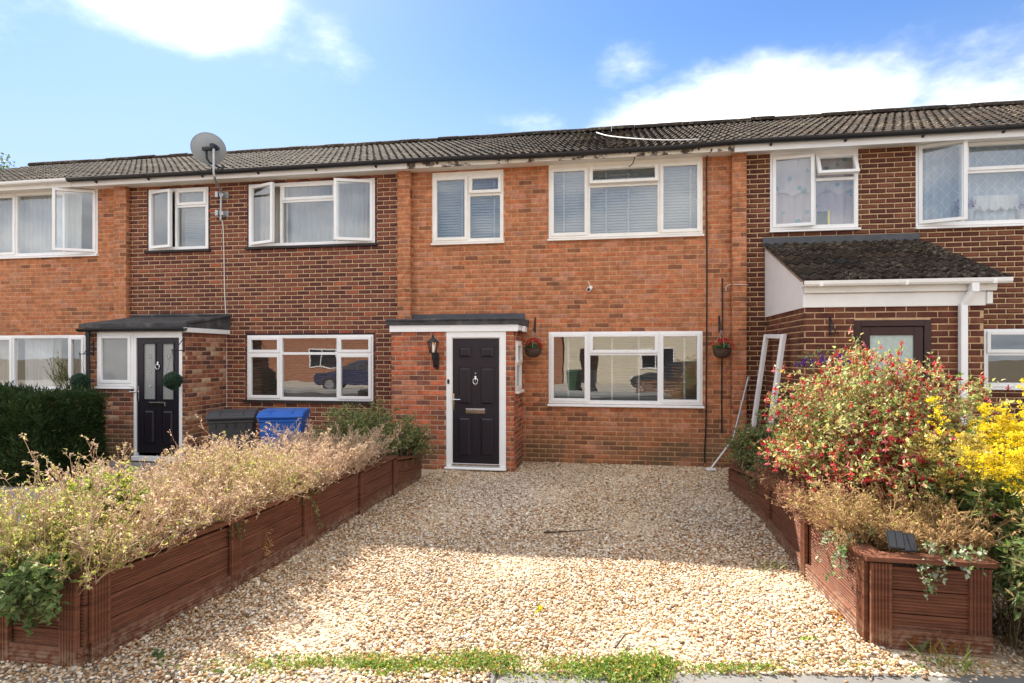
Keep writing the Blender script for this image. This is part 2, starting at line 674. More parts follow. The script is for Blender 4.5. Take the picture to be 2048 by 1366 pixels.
M['mortar_orange'] = pmat('weathered_mortar', (0.50, 0.29, 0.15), 0.9, 0.25, 9.0, bump=0.5, bscale=120, stain=(0.30, 0.2, 0.12), sscale=1.5, sthr=(0.5, 0.75))
M['mortar_red'] = pmat('pale_mortar', (0.46, 0.30, 0.20), 0.9, 0.2, 15.0, bump=0.5, bscale=120)
M['brick_o'] = brick_mat('brick_face', 'obj')
M['brick_a'] = brick_mat('brick_face_many', 'attr')
M['brickd_o'] = brick_mat('dark_brick_face', 'obj', 0.22, False)
M['brickd_a'] = brick_mat('dark_brick_face_many', 'attr', 0.22, False)
M['tile'] = tile_mat('concrete_tile')
M['wood'] = pmat('stained_decking', (0.145, 0.056, 0.031), 0.72, 0.34, 6.0, bump=0.2, bscale=30, stretch=(0.5, 0.5, 9.0), spec=0.2, src=None,
                 stain=(0.05, 0.02, 0.014), sscale=5.0, sthr=(0.66, 0.78), splash=(0.30, 0.21, 0.14))
M['soil'] = pmat('soil', (0.05, 0.035, 0.025), 0.95, 0.4, 20.0, bump=1.0, bscale=60)
M['leaf'] = leaf_mat('leaf', 0.35)
M['dryleaf'] = leaf_mat('dry_leaf', 0.3, 0.7, 0.15, 0.9)
M['petal'] = leaf_mat('petal', 0.3, 0.5, 0.2)
M['stem'] = leaf_mat('stem', 0.0, 0.7, 0.2)
M['wicker'] = pmat('wicker', (0.075, 0.045, 0.03), 0.7, 0.4, 40.0, bump=0.8, bscale=50)
M['cable_w'] = pmat('white_cable', (0.72, 0.71, 0.68), 0.5, 0.05)
M['bin_grey'] = pmat('grey_bin_plastic', (0.036, 0.036, 0.040), 0.5, 0.08, 6.0, bump=0.1, bscale=200)
M['bin_blue'] = pmat('blue_bin_plastic', (0.012, 0.10, 0.42), 0.45, 0.08, 6.0, bump=0.1, bscale=200)
M['rubber'] = pmat('rubber', (0.02, 0.02, 0.02), 0.8, 0.1)
M['white_print'] = pmat('white_print', (0.75, 0.78, 0.8), 0.5, 0.0)
M['slat_white'] = pmat('pale_slats', (0.25, 0.28, 0.30), 0.5, 0.03)
M['slat_dark'] = pmat('dark_slats', (0.13, 0.09, 0.075), 0.35, 0.1, spec=0.6)
M['solar'] = pmat('solar_cell', (0.012, 0.013, 0.02), 0.2, 0.2, 60.0, spec=0.6)


# ------------------------------------------------------------------ brickwork
def brick_geo(L, H, P, ch, seed):
    """one brick face: chamfered, slightly uneven front, standing P proud of the mortar; local -Y looks out"""
    r = random.Random(seed)
    j = lambda s: (r.random() - 0.5) * s
    x, z = L / 2, H / 2
    ou = [(-x + j(.004), -(P - ch * .6), -z + j(.003)), (x + j(.004), -(P - ch * .6), -z + j(.003)), (x + j(.004), -(P - ch * .6), z + j(.003)), (-x + j(.004), -(P - ch * .6), z + j(.003))]
    bk = [(p[0], 0.012, p[2]) for p in ou]
    fr = [(p[0] - math.copysign(ch, p[0]), -P + j(.0016), p[2] - math.copysign(ch, p[2])) for p in ou]
    vs = bk + ou + fr
    fs = [(i, (i + 1) % 4, 4 + (i + 1) % 4, 4 + i) for i in range(4)] + [(4 + i, 4 + (i + 1) % 4, 8 + (i + 1) % 4, 8 + i) for i in range(4)] + [(8, 9, 10, 11)]
    return vs, fs


STY = {   # proud, chamfer, rim colour factor, individual / joined material
    'orange': (0.0035, 0.0045, 1.0, 'brick_o', 'brick_a'),
    'red': (0.005, 0.006, 0.9, 'brick_o', 'brick_a'),
    'dark': (0.008, 0.010, 0.5, 'brickd_o', 'brickd_a'),
}
BL, BH, JT = 0.2135, 0.0625, 0.0115
VAR = {}
for sname, (P, ch, rim, mo, ma) in STY.items():
    VAR[sname] = []
    for i in range(8):
        vs, fs = brick_geo(BL - (.004 if sname == 'dark' else 0), BH - (.0045 if sname == 'dark' else 0), P, ch, i * 7 + len(sname))
        me = bpy.data.meshes.new('brick')
        me.from_pydata(vs, [], fs)
        at = me.attributes.new('col', 'FLOAT_COLOR', 'FACE')
        rc = [(rim * .8,) * 3 + (1,)] * 4 + [(rim,) * 3 + (1,)] * 4 + [(1, 1, 1, 1)]
        at.data.foreach_set('color', np.array(rc, dtype=np.float32).ravel())
        me.materials.append(M[mo])
        VAR[sname].append((me, np.array(vs), fs, np.array(rc)[:, :3]))


def pal_orange(x, z):
    q = random.random()
    burn = 0.045 + 0.07 * (z < 1.2) + 0.03 * math.sin(x * 2.1 + z * 3.3)
    if q < burn:
        b = (0.26, 0.105, 0.058)
    elif q < burn + 0.17:
        b = (0.405, 0.155, 0.076)
    elif q < burn + 0.31:
        b = (0.50, 0.215, 0.130)
    elif q < burn + 0.37:
        b = (0.49, 0.155, 0.068)
    else:
        b = (0.495, 0.185, 0.086)
    f = random.uniform(0.88, 1.10)
    return tuple(c * f for c in b)


def pal_dark(x, z):
    q = random.random()
    if q < 0.42:
        b = (0.130, 0.0432, 0.0370)
    elif q < 0.80:
        b = (0.215, 0.0720, 0.0475)
    elif q < 0.96:
        b = (0.25, 0.0865, 0.0563)
    else:
        b = (0.34, 0.0940, 0.0528)
    f = random.uniform(0.85, 1.15)
    return tuple(c * f for c in b)


def pal_dark2(x, z):
    q = random.random()
    if q < 0.5:
        b = (0.118, 0.0395, 0.0264)
    elif q < 0.85:
        b = (0.172, 0.0620, 0.0334)
    else:
        b = (0.20, 0.0752, 0.0440)
    f = random.uniform(0.85, 1.15)
    return tuple(c * f for c in b)


def pal_red(x, z):
    q = random.random()
    if q < 0.25:
        b = (0.22, 0.0828, 0.0558)
    elif q < 0.5:
        b = (0.38, 0.1150, 0.0574)
    elif q < 0.9:
        b = (0.53, 0.1426, 0.0672)
    else:
        b = (0.46, 0.1748, 0.0984)
    f = random.uniform(0.82, 1.15)
    return tuple(c * f for c in b)


def pal_mix(x, z):
    q = random.random()
    if q < 0.3:
        b = (0.13, 0.0570, 0.0410)
    elif q < 0.6:
        b = (0.26, 0.0874, 0.0492)
    elif q < 0.85:
        b = (0.35, 0.1380, 0.0697)
    elif q < 0.94:
        b = (0.45, 0.2300, 0.1394)
    else:
        b = (0.50, 0.3312, 0.2050)
    f = random.uniform(0.85, 1.12)
    return tuple(c * f for c in b)


def panel_bricks(P0, rot, w, z0, z1, opens, style, pal, ph=None, header_ends=False):
    """bricks of a flat panel: P0 = left foot seen from outside, rot about z (0 faces -Y)"""
    out = []
    ph = random.random() * 0.1 if ph is None else ph
    n0 = int(math.floor(z0 / 0.075))
    ux, uy = math.cos(rot), math.sin(rot)
    for k in range(n0, int(z1 / 0.075) + 1):
        zc = k * 0.075 + 0.0375
        if zc - BH / 2 < z0 - 0.02 or zc + BH / 2 > z1 + 0.03:
            continue
        s = -0.225 + ph + (0.1125 if k % 2 else 0.0) + random.uniform(-.004, .004)
        while s < w:
            a, b = max(s + JT / 2, 0.0), min(s + 0.225 - JT / 2, w)
            segs = [(a, b)]
            for (u0, u1, o0, o1) in opens:
                if o0 < zc < o1:
                    ns = []
                    for (p, q) in segs:
                        if q <= u0 or p >= u1:
                            ns.append((p, q))
                        else:
                            if p < u0:
                                ns.append((p, u0))
                            if q > u1:
                                ns.append((u1, q))
                    segs = ns
            for (p, q) in segs:
                if q - p > 0.03:
                    m = (p + q) / 2
                    out.append(dict(c=(P0[0] + ux * m + random.uniform(-.0012, .0012) * uy, P0[1] + uy * m - random.uniform(-.0012, .0012) * ux, zc + random.uniform(-.0015, .0015)),
                                    rot=rot + random.uniform(-.006, .006), tilt=random.uniform(-.008, .008), L=q - p, style=style, col=pal(P0[0] + ux * m, zc)))
            s += 0.225
    return out


def lay_bricks(house_parts, hide, limit=300):
    """house_parts: [(part, bricks)]; the `limit` that show largest become objects, the rest one stuff part"""
    rank = []
    for part, bl in house_parts:
        for b in bl:
            x, y, z = b['c']
            px, py, d = PRJ(x, y, z)
            vis = 1.0 if (-10 < px < 2058 and 0 < py < 1366) else 0.0
            if hide(px, py):
                vis *= 0.05
            n = Vector((math.sin(b['rot']), -math.cos(b['rot']), 0))
            tc = Vector((CAM[0] - x, CAM[1] - y, 0))
            fo = max(n.dot(tc) / tc.length, 0.0)
            rank.append((vis * fo * b['L'] / d / d, len(rank), part, b))
    rank.sort(key=lambda r: -r[0])
    rest = {}
    for i, (_, _, part, b) in enumerate(rank):
        me, va, fs, rc = random.choice(VAR[b['style']])
        if i < limit:
            o = bpy.data.objects.new('brick', me)
            COL.objects.link(o)
            o.location = b['c']
            o.rotation_euler = (0, b['tilt'], b['rot'])
            o.scale = (b['L'] / BL, 1, 1)
            o.color = tuple(b['col']) + (1.0,)
            attach(o, part)
        else:
            rest.setdefault(STY[b['style']][4], []).append((b, va, fs, rc))
    V, F, C, MI, mats = [], [], [], [], []
    base = 0
    fa = np.array(VAR['orange'][0][2])
    for mi, (mn, lst) in enumerate(rest.items()):
        mats.append(M[mn])
        for b, va, fs, rc in lst:
            v = va.copy()
            v[:, 0] *= b['L'] / BL
            ct, st = math.cos(b['tilt']), math.sin(b['tilt'])
            v = np.stack([v[:, 0] * ct + v[:, 2] * st, v[:, 1], -v[:, 0] * st + v[:, 2] * ct], 1)
            c, s = math.cos(b['rot']), math.sin(b['rot'])
            v = np.stack([v[:, 0] * c - v[:, 1] * s, v[:, 0] * s + v[:, 1] * c, v[:, 2]], 1) + np.array(b['c'])
            V.append(v)
            F.append(fa + base)
            base += 12
            C.append(rc * np.array(b['col']))
            MI += [mi] * 9
    if V:
        o = np_mesh('brick', np.concatenate(V), np.concatenate(F), mats, house_parts[0][0], np.concatenate(C), kind='stuff')
        o.data.polygons.foreach_set('material_index', MI)


def sheet(mb, P0, rot, w, z0, z1, opens, reveal=0.1, m=0):
    """mortar face of a panel with its openings and their reveals"""
    ux, uy = math.cos(rot), math.sin(rot)
    nx, ny = -uy, ux                      # inward
    xs = sorted({0.0, w} | {min(max(v, 0), w) for o in opens for v in o[:2]})
    zs = sorted({z0, z1} | {min(max(v, z0), z1) for o in opens for v in o[2:4]})
    P = lambda u, z, dd=0.0: (P0[0] + ux * u + nx * dd, P0[1] + uy * u + ny * dd, z)
    for i in range(len(xs) - 1):
        for j in range(len(zs) - 1):
            uc, zc = (xs[i] + xs[i + 1]) / 2, (zs[j] + zs[j + 1]) / 2
            if any(o[0] < uc < o[1] and o[2] < zc < o[3] for o in opens):
                continue
            mb.quad(P(xs[i], zs[j]), P(xs[i + 1], zs[j]), P(xs[i + 1], zs[j + 1]), P(xs[i], zs[j + 1]), m)
    for (a, b, c, d) in opens:
        a, b, c, d = max(a, 0), min(b, w), max(c, z0), min(d, z1)
        mb.quad(P(a, c), P(a, d), P(a, d, reveal), P(a, c, reveal), m)
        mb.quad(P(b, d), P(b, c), P(b, c, reveal), P(b, d, reveal), m)
        mb.quad(P(a, d), P(b, d), P(b, d, reveal), P(a, d, reveal), m)
        mb.quad(P(b, c), P(a, c), P(a, c, reveal), P(b, c, reveal), m)


# ------------------------------------------------------------------ windows and doors (local frame: x along wall, -y out, z up)
def place(o, loc, rot, parent):
    o.location = loc
    o.rotation_euler = (0, 0, rot)
    attach(o, parent)
    return o


def ring(mb, x0, x1, z0, z1, w, y0, y1, m=0):
    mb.box(x0, x0 + w, y0, y1, z0, z1, m)
    mb.box(x1 - w, x1, y0, y1, z0, z1, m)
    mb.box(x0 + w, x1 - w, y0, y1, z0, z0 + w, m)
    mb.box(x0 + w, x1 - w, y0, y1, z1 - w, z1, m)


def window(house, cells, Y, fmat='upvc', label=None, sill=None, sub=None, rot=0.0, org=None, gmat='glass', head=0.0, out=0.012, fw=0.045):
    """cells: (x0,x1,z0,z1,kind,angle): kind fixed / sash / left / right / top (hinge side of an open sash)"""
    X0, X1 = min(c[0] for c in cells), max(c[1] for c in cells)
    Z0, Z1 = min(c[2] for c in cells), max(c[3] for c in cells)
    if org is None:
        org = ((X0 + X1) / 2, Y, Z0)
    wp = part_empty('window', house, org)
    if label:
        wp['label'] = label
    ox, oz = ((X0 + X1) / 2, Z0) if rot == 0 else (0.0, org[2])

    def fin(mb, name, mat, bevel=0.0, M4=None, smooth=False):
        if M4 is not None:
            mb.xform(M4)
        mb.xform(Matrix.Translation((-ox, 0, -oz)))
        o = mb.build(name, mat, None, bevel=bevel, center=False)
        return place(o, org, rot, wp)

    fr = MB()
    ring(fr, X0, X1, Z0, Z1, fw * 0.75, -out, 0.055)
    for (a, b, c, d, kind, ang) in cells:
        ring(fr, max(a, X0 + fw * .75 - 0.0), min(b, X1 - fw * .75), max(c, Z0 + fw * .75), min(d, Z1 - fw * .75), fw * 0.5, -out + 0.001, 0.054)
    if head:
        fr.box(X0 + .002, X1 - .002, -out + .002, 0.05, Z1 + 0.0005, Z1 + head)
    fin(fr, 'frame', M[fmat], 0.003)
    for (a, b, c, d, kind, ang) in cells:
        e = fw * 0.62
        a2, b2, c2, d2 = a + e, b - e, c + e, d - e
        if a <= X0 + 1e-6: a2 = a + fw
        if b >= X1 - 1e-6: b2 = b - fw
        if c <= Z0 + 1e-6: c2 = c + fw
        if d >= Z1 - 1e-6: d2 = d - fw
        if kind == 'fixed':
            g = MB()
            g.box(a2 - .004, b2 + .004, 0.018, 0.024, c2 - .004, d2 + .004)
            fin(g, 'pane', M[gmat])
            continue
        ov = 0.012
        M4 = None
        t = R(ang)
        if kind == 'left':
            M4 = Matrix.Translation((a2 - ov, -out, 0)) @ Matrix.Rotation(-t, 4, 'Z') @ Matrix.Translation((-(a2 - ov), out, 0))
        elif kind == 'right':
            M4 = Matrix.Translation((b2 + ov, -out, 0)) @ Matrix.Rotation(t, 4, 'Z') @ Matrix.Translation((-(b2 + ov), out, 0))
        elif kind == 'top':
            M4 = Matrix.Translation((0, -out, d2 + ov)) @ Matrix.Rotation(-t, 4, 'X') @ Matrix.Translation((0, out, -(d2 + ov)))
        s = MB()
        sw = 0.05
        ring(s, a2 - ov, b2 + ov, c2 - ov, d2 + ov, sw, -out - 0.018, 0.03)
        fin(s, 'sash', M[fmat], 0.004, M4)
        g = MB()
        g.box(a2 - ov + sw - .004, b2 + ov - sw + .004, 0.004, 0.012, c2 - ov + sw - .004, d2 + ov - sw + .004)
        fin(g, 'pane', M['glass_dark' if (ang or gmat != 'glass') and gmat == 'glass' else gmat], 0.0, M4)
    if sub:
        s = MB()
        s.box(X0 - .035, X0, -.004, .06, Z0 - .02, Z1 + .03)
        s.box(X1, X1 + .035, -.004, .06, Z0 - .02, Z1 + .03)
        s.box(X0, X1, -.004, .06, Z1, Z1 + .03)
        fin(s, 'subframe', M[sub], 0.003)
        s = MB()
        s.box(X0 - .06, X1 + .05, -.055, .06, Z0 - .045, Z0 - .001)
        fin(s, 'sill', M[sub], 0.004)
    elif sill:
        s = MB()
        s.prism([(.05, Z0 - .002), (-.05, Z0 - .012), (-.06, Z0 - .018), (-.06, Z0 - .042), (.05, Z0 - .042)], 'x', X0 - .015, X1 + .02)
        fin(s, 'sill', M[sill], 0.0)
    return wp


def room(house, X0, X1, Z0, Z1, depth=3.2, y=0.12):
    mb = MB()
    a, b, c, d = X0, X1, Z0, Z1
    mb.quad((a, y + depth, c), (b, y + depth, c), (b, y + depth, d), (a, y + depth, d))
    mb.quad((a, y, c), (a, y + depth, c), (a, y + depth, d), (a, y, d))
    mb.quad((b, y + depth, c), (b, y, c), (b, y, d), (b, y + depth, d))
    mb.quad((a, y, d), (a, y + depth, d), (b, y + depth, d), (b, y, d))
    mb.quad((a, y + depth, c), (a, y, c), (b, y, c), (b, y + depth, c))
    return mb


# ------------------------------------------------------------------ houses
EAVE_Z, EAVE_Y = 4.79, -0.30
RIDGE_Y, RIDGE_Z = 3.6, 6.60
XA, XB, XC = WX(235), WX(808), WX(1479)      # party walls
HB = [-14.9, XA, XB, XC, 7.86]
PIER_P = 0.11
houses = []
hl = ['orange brick terraced house at the far left behind the clipped conifer hedge',
      'dark purple brick terraced house with the satellite dish and the flat porch roof',
      'orange brick terraced house in the middle with black panelled door and hanging baskets',
      'dark brown brick terraced house at the right with the tiled white porch']
for i in range(4):
    houses.append(thing('terraced_house', hl[i], 'house', ((HB[i] + HB[i + 1]) / 2, 0, 0), 'houses of the terrace'))
H0, H1, H2, H3 = houses

# piers on the party walls
pier_px = [(228, 248, H0), (795, 820, H2), (1465, 1493, H2)]
PX = [(WX(a, -PIER_P), WX(b, -PIER_P)) for a, b, _ in pier_px]
PX[0] = (PX[0][0], PX[0][0] + 0.24)

# ---- window rectangles measured on the photograph
Z_ = lambda px, py: WZ(px, py)
X_ = WX
r_u1 = rect(1097.5, 1405, (336, 318), (477, 468))
r_l1 = rect(1097.5, 1405, (664, 662), (806, 811))
r_u2 = rect(865, 1007, (353, 345), (487, 481))
r_n1 = rect(498, 750, (368, 358), (494, 487))
r_n2 = rect(298, 417, (380, 374), (502, 498))
r_n3 = rect(495, 747, (671, 669), (801, 801))
r_f1 = rect(-80, 196, (390, 380), (516, 509))
r_f2 = rect(-90, 172, (671, 671), (778, 778))
r_r1 = rect(1540, 1716, (313, 299), (460, 455))
r_r2 = rect(1831, 2120, (290, 270), (452, 446))
r_r3 = rect(1967, 2200, (658, 657), (772, 776))

wall_open = {0: [r_f1, r_f2], 1: [r_n1, r_n2, r_n3], 2: [r_u1, r_l1, r_u2], 3: [r_r1, r_r2, r_r3]}
style = [('orange', pal_orange, 'mortar_orange'), ('dark', pal_dark, 'mortar_tan'), ('orange', pal_orange, 'mortar_orange'), ('dark', pal_dark2, 'mortar_tan')]
xl = [HB[0], PX[0][1], PX[1][1], PX[2][1]]
xr = [PX[0][0], PX[1][0], PX[2][0], HB[4]]
walls, brick_lists = [], [[], [], [], []]
for i, h in enumerate(houses):
    mb = MB()
    st, pal, mo = style[i]
    w = xr[i] - xl[i]
    lo = lambda r: (r[0] - xl[i], r[1] - xl[i], r[2], r[3])
    ops = [lo(r) for r in wall_open[i]]
    sheet(mb, (xl[i], 0, 0), 0.0, w, -0.1, EAVE_Z + 0.02, ops, 0.14)
    # back, end and party walls, ceiling and first floor close the shell
    a, b = HB[i] + .004, HB[i + 1] - .004
    mb.quad((b, 7.2, -.1), (a, 7.2, -.1), (a, 7.2, 4.9), (b, 7.2, 4.9), 1)
    mb.poly([(a, 0.02, -.1), (a, 7.2, -.1), (a, 7.2, 4.8), (a, RIDGE_Y, 6.5), (a, 0.02, 4.8)], 1)
    mb.poly([(b, 0.02, -.1), (b, 7.2, -.1), (b, 7.2, 4.8), (b, RIDGE_Y, 6.5), (b, 0.02, 4.8)], 1)
    mb.quad((a, 0.02, 2.42), (b, 0.02, 2.42), (b, 7.2, 2.42), (a, 7.2, 2.42), 1)
    mb.quad((a, 0.02, EAVE_Z + .01), (b, 0.02, EAVE_Z + .01), (b, 7.2, EAVE_Z + .01), (a, 7.2, EAVE_Z + .01), 1)
    mb.quad((a, 3.4, -.1), (b, 3.4, -.1), (b, 3.4, 4.8), (a, 3.4, 4.8), 1)
    mb.quad((a, 0.02, 0.02), (b, 0.02, 0.02), (b, 7.2, 0.02), (a, 7.2, 0.02), 1)
    if i == 1 or i == 2:      # partition between the two upstairs rooms
        xm = {1: (r_n2[1] + r_n1[0]) / 2, 2: (r_u2[1] + r_u1[0]) / 2}[i]
        mb.quad((xm, 0.02, 2.42), (xm, 3.4, 2.42), (xm, 3.4, 4.8), (xm, 0.02, 4.8), 1)
    wp = mb.build('wall', [M[mo], M['inside']], h)
    walls.append(wp)
    brick_lists[i].append((wp, panel_bricks((xl[i], 0, 0), 0.0, w, 0.0, EAVE_Z, ops, st, pal)))
for (a, b), (_, _, h) in zip(PX, pier_px):
    mb = MB()
    sheet(mb, (a, -PIER_P, 0), 0.0, b - a, -0.1, EAVE_Z + .01, [])
    sheet(mb, (b, -PIER_P, 0), R(90), PIER_P, -0.1, EAVE_Z + .01, [])
    sheet(mb, (a, 0, 0), R(-90), PIER_P, -0.1, EAVE_Z + .01, [])
    p = mb.build('pier', M['mortar_orange'], h)
    bl = panel_bricks((a, -PIER_P, 0), 0.0, b - a, 0.0, EAVE_Z, [], 'orange', pal_orange, ph=0.0)
    bl += panel_bricks((b, -PIER_P, 0), R(90), PIER_P, 0.0, EAVE_Z, [], 'orange', pal_orange, ph=0.0)
    bl += panel_bricks((a, 0, 0), R(-90), PIER_P, 0.0, EAVE_Z, [], 'orange', pal_orange, ph=0.0)
    brick_lists[houses.index(h)].append((p, bl))

# ---- windows
def cells_3(r, m1, m2, tz, left='fixed', top='sash', right='fixed', la=0, ta=0, ra=0):
    x0, x1, z0, z1 = r
    return [(x0, m1, z0, z1, left, la), (m1, m2, tz, z1, top, ta), (m1, m2, z0, tz, 'fixed', 0), (m2, x1, z0, z1, right, ra)]


def cells_2(r, m, tz, left='fixed', la=0, top='sash', ta=0):
    x0, x1, z0, z1 = r
    return [(x0, m, z0, z1, left, la), (m, x1, tz, z1, top, ta), (m, x1, z0, tz, 'fixed', 0)]


window(H2, cells_3(r_u1, X_(1177.5), X_(1318), Z_(1248, 370), 'sash', 'top', 'sash', 0, 12, 0), 0, 'upvc_old', 'upstairs white window of three lights with its top vent ajar', sill='upvc_old', head=0.07)
window(H2, cells_3(r_l1, X_(1177.5), X_(1318), Z_(1248, 708), 'sash', 'sash', 'sash'), 0, 'upvc', 'downstairs white window of three lights', sill='upvc')
window(H2, cells_2(r_u2, X_(937.5), Z_(972, 389), 'sash', 0, 'top', 5), 0, 'upvc_old', 'small upstairs white window with a tall light beside a small vent', sill='upvc_old', head=0.05)
window(H1, cells_3(r_n1, X_(563), X_(674), Z_(620, 401), 'left', 'sash', 'right', 19, 0, 20), 0, 'upvc', 'upstairs white window with both side sashes open', sub='blacktimber')
window(H1, cells_2(r_n2, X_(353), Z_(385, 412), 'left', 12), 0, 'upvc', 'small upstairs white window with its left sash open', sub='blacktimber')
x0, x1, z0, z1 = r_n3
m1, m2, tz = X_(562.5), X_(676), Z_(620, 707)
window(H1, [(x0, m1, tz, z1, 'sash', 0), (m1, m2, tz, z1, 'fixed', 0), (m2, x1, tz, z1, 'sash', 0), (x0, m1, z0, tz, 'sash', 0), (m1, m2, z0, tz, 'fixed', 0), (m2, x1, z0, tz, 'sash', 0)],
       0, 'upvc', 'downstairs white window of six lights', sub='blacktimber')
x0, x1, z0, z1 = r_f1
window(H0, [(x0, X_(-20), z0, z1, 'fixed', 0), (X_(-20), X_(33.5), z0, z1, 'sash', 0), (X_(33.5), X_(128), z0, z1, 'fixed', 0), (X_(128), x1, z0, z1, 'right', 27)], 0, 'upvc', 'upstairs white window with its right sash open', sill='upvc')
x0, x1, z0, z1 = r_f2
window(H0, [(x0, X_(-30), z0, z1, 'fixed', 0), (X_(-30), X_(27), z0, z1, 'sash', 0), (X_(27), X_(139), z0, z1, 'fixed', 0), (X_(139), x1, z0, z1, 'sash', 0)], 0, 'upvc', 'downstairs white window above the hedge', sill='upvc')
window(H3, cells_2(r_r1, X_(1628), Z_(1670, 358), 'left', 7, 'top', 24), 0, 'upvc', 'upstairs white window with its top vent wide open', sill='upvc', head=0.05)
x0, x1, z0, z1 = r_r2
window(H3, [(x0, X_(1926), z0, z1, 'left', 22), (X_(1926), X_(2090), Z_(1990, 342), z1, 'sash', 0), (X_(1926), X_(2090), z0, Z_(1990, 342), 'fixed', 0), (X_(2090), x1, z0, z1, 'sash', 0)], 0, 'upvc', 'upstairs white window with its left sash open', sill='upvc', head=0.06)
x0, x1, z0, z1 = r_r3
window(H3, [(x0, X_(2120), Z_(2000, 708), z1, 'sash', 0), (x0, X_(2120), z0, Z_(2000, 708), 'fixed', 0), (X_(2120), x1, z0, z1, 'sash', 0)], 0, 'upvc', 'downstairs white window beside the tiled porch', sill='upvc')

# ---- roofs: deck, tiles, ridge tiles
slope = math.atan2(RIDGE_Z - 4.86, RIDGE_Y + 0.40)
SLEN = (RIDGE_Y + 0.40) / math.cos(slope)


def tile_mesh(w=0.262, L=0.38, rolls=2, th=0.024, step=7):
    """interlocking double roman tile: pans and rolls across, thickness at the tail; local x across, +y up the slope"""
    n = rolls * step
    xs = [w * i / n for i in range(n + 1)]
    hs = []
    for i in range(n + 1):
        f = (i % step) / step if i < n else 0.0
        hs.append(0.030 * max(0.0, math.sin(math.pi * f * 1.0 / 0.62)) if f < 0.62 else 0.0)
    vs, fs = [], []
    for x, h in zip(xs, hs):
        vs += [(x - w / 2, 0, h), (x - w / 2, L, h), (x - w / 2, 0, h - th)]
    for i in range(n):
        a, b = i * 3, (i + 1) * 3
        fs += [(a, b, b + 1, a + 1), (a + 2, b + 2, b, a)]
    me = bpy.data.meshes.new('tile')
    me.from_pydata(vs, [], fs)
    me.materials.append(M['tile'])
    at = me.attributes.new('col', 'FLOAT_COLOR', 'FACE')
    at.data.foreach_set('color', np.ones(len(fs) * 4, dtype=np.float32))
    me.polygons.foreach_set('use_smooth', [True] * len(fs))
    me.set_sharp_from_angle(angle=R(50))
    return me


TILE = tile_mesh()


def tile_col():
    f = random.uniform(0.7, 1.25)
    q = random.random()
    b = (0.036, 0.027, 0.021) if q < 0.7 else ((0.046, 0.032, 0.023) if q < 0.9 else (0.030, 0.029, 0.028))
    return (b[0] * f, b[1] * f, b[2] * f, 1.0)


def lay_tiles(parent, x0, x1, y0, z0, ang, slen, gauge, cols=None, me=TILE, w=0.262):
    nr = int(round(slen / gauge))
    nc = int(round((x1 - x0) / w))
    for r in range(nr):
        for c in range(nc):
            o = bpy.data.objects.new('tile', me)
            COL.objects.link(o)
            s = r * gauge
            o.location = (x0 + (c + 0.5) * (x1 - x0) / nc + random.uniform(-.003, .003), y0 + s * math.cos(ang), z0 + s * math.sin(ang) + 0.028 + random.uniform(-.003, .003))
            o.rotation_euler = (ang - 0.072 + random.uniform(-.012, .012), random.uniform(-.012, .012), random.uniform(-.008, .008))
            o.scale = ((x1 - x0) / nc / w * 1.005, 1, 1)
            o.color = tile_col()
            attach(o, parent)


for i, h in enumerate(houses):
    a, b = HB[i], HB[i + 1]
    mb = MB()
    mb.box(a + .001, b - .001, -0.26, 7.40, 4.825, 4.84)
    mb.poly([(a, -.40, 4.845), (b, -.40, 4.845), (b, RIDGE_Y, RIDGE_Z - .015), (a, RIDGE_Y, RIDGE_Z - .015)])
    mb.poly([(b, 7.6, 4.845), (a, 7.6, 4.845), (a, RIDGE_Y, RIDGE_Z - .015), (b, RIDGE_Y, RIDGE_Z - .015)])
    rp = mb.build('roof', M['felt'], h)
    ta, tb = a, b
    lay_tiles(rp, ta, tb, -0.40, 4.86, slope, SLEN, 0.334)
    n = int((tb - ta) / 0.45)
    prof = []
    for j in range(9):
        t = math.pi * j / 8
        prof.append((RIDGE_Y + 0.13 * math.cos(t), RIDGE_Z + 0.005 + 0.105 * math.sin(t)))
    for j in range(n):
        q = MB()
        p0 = ta + (tb - ta) * j / n
        q.prism(prof, 'x', p0 + .003, p0 + (tb - ta) / n - .003)
        o = q.build('ridge_tile', M['tile'], rp, smooth=True)
        o.color = tile_col()
        o.location.z += random.uniform(-.012, .012)
        o.rotation_euler = (0, random.uniform(-.008, .008), 0)

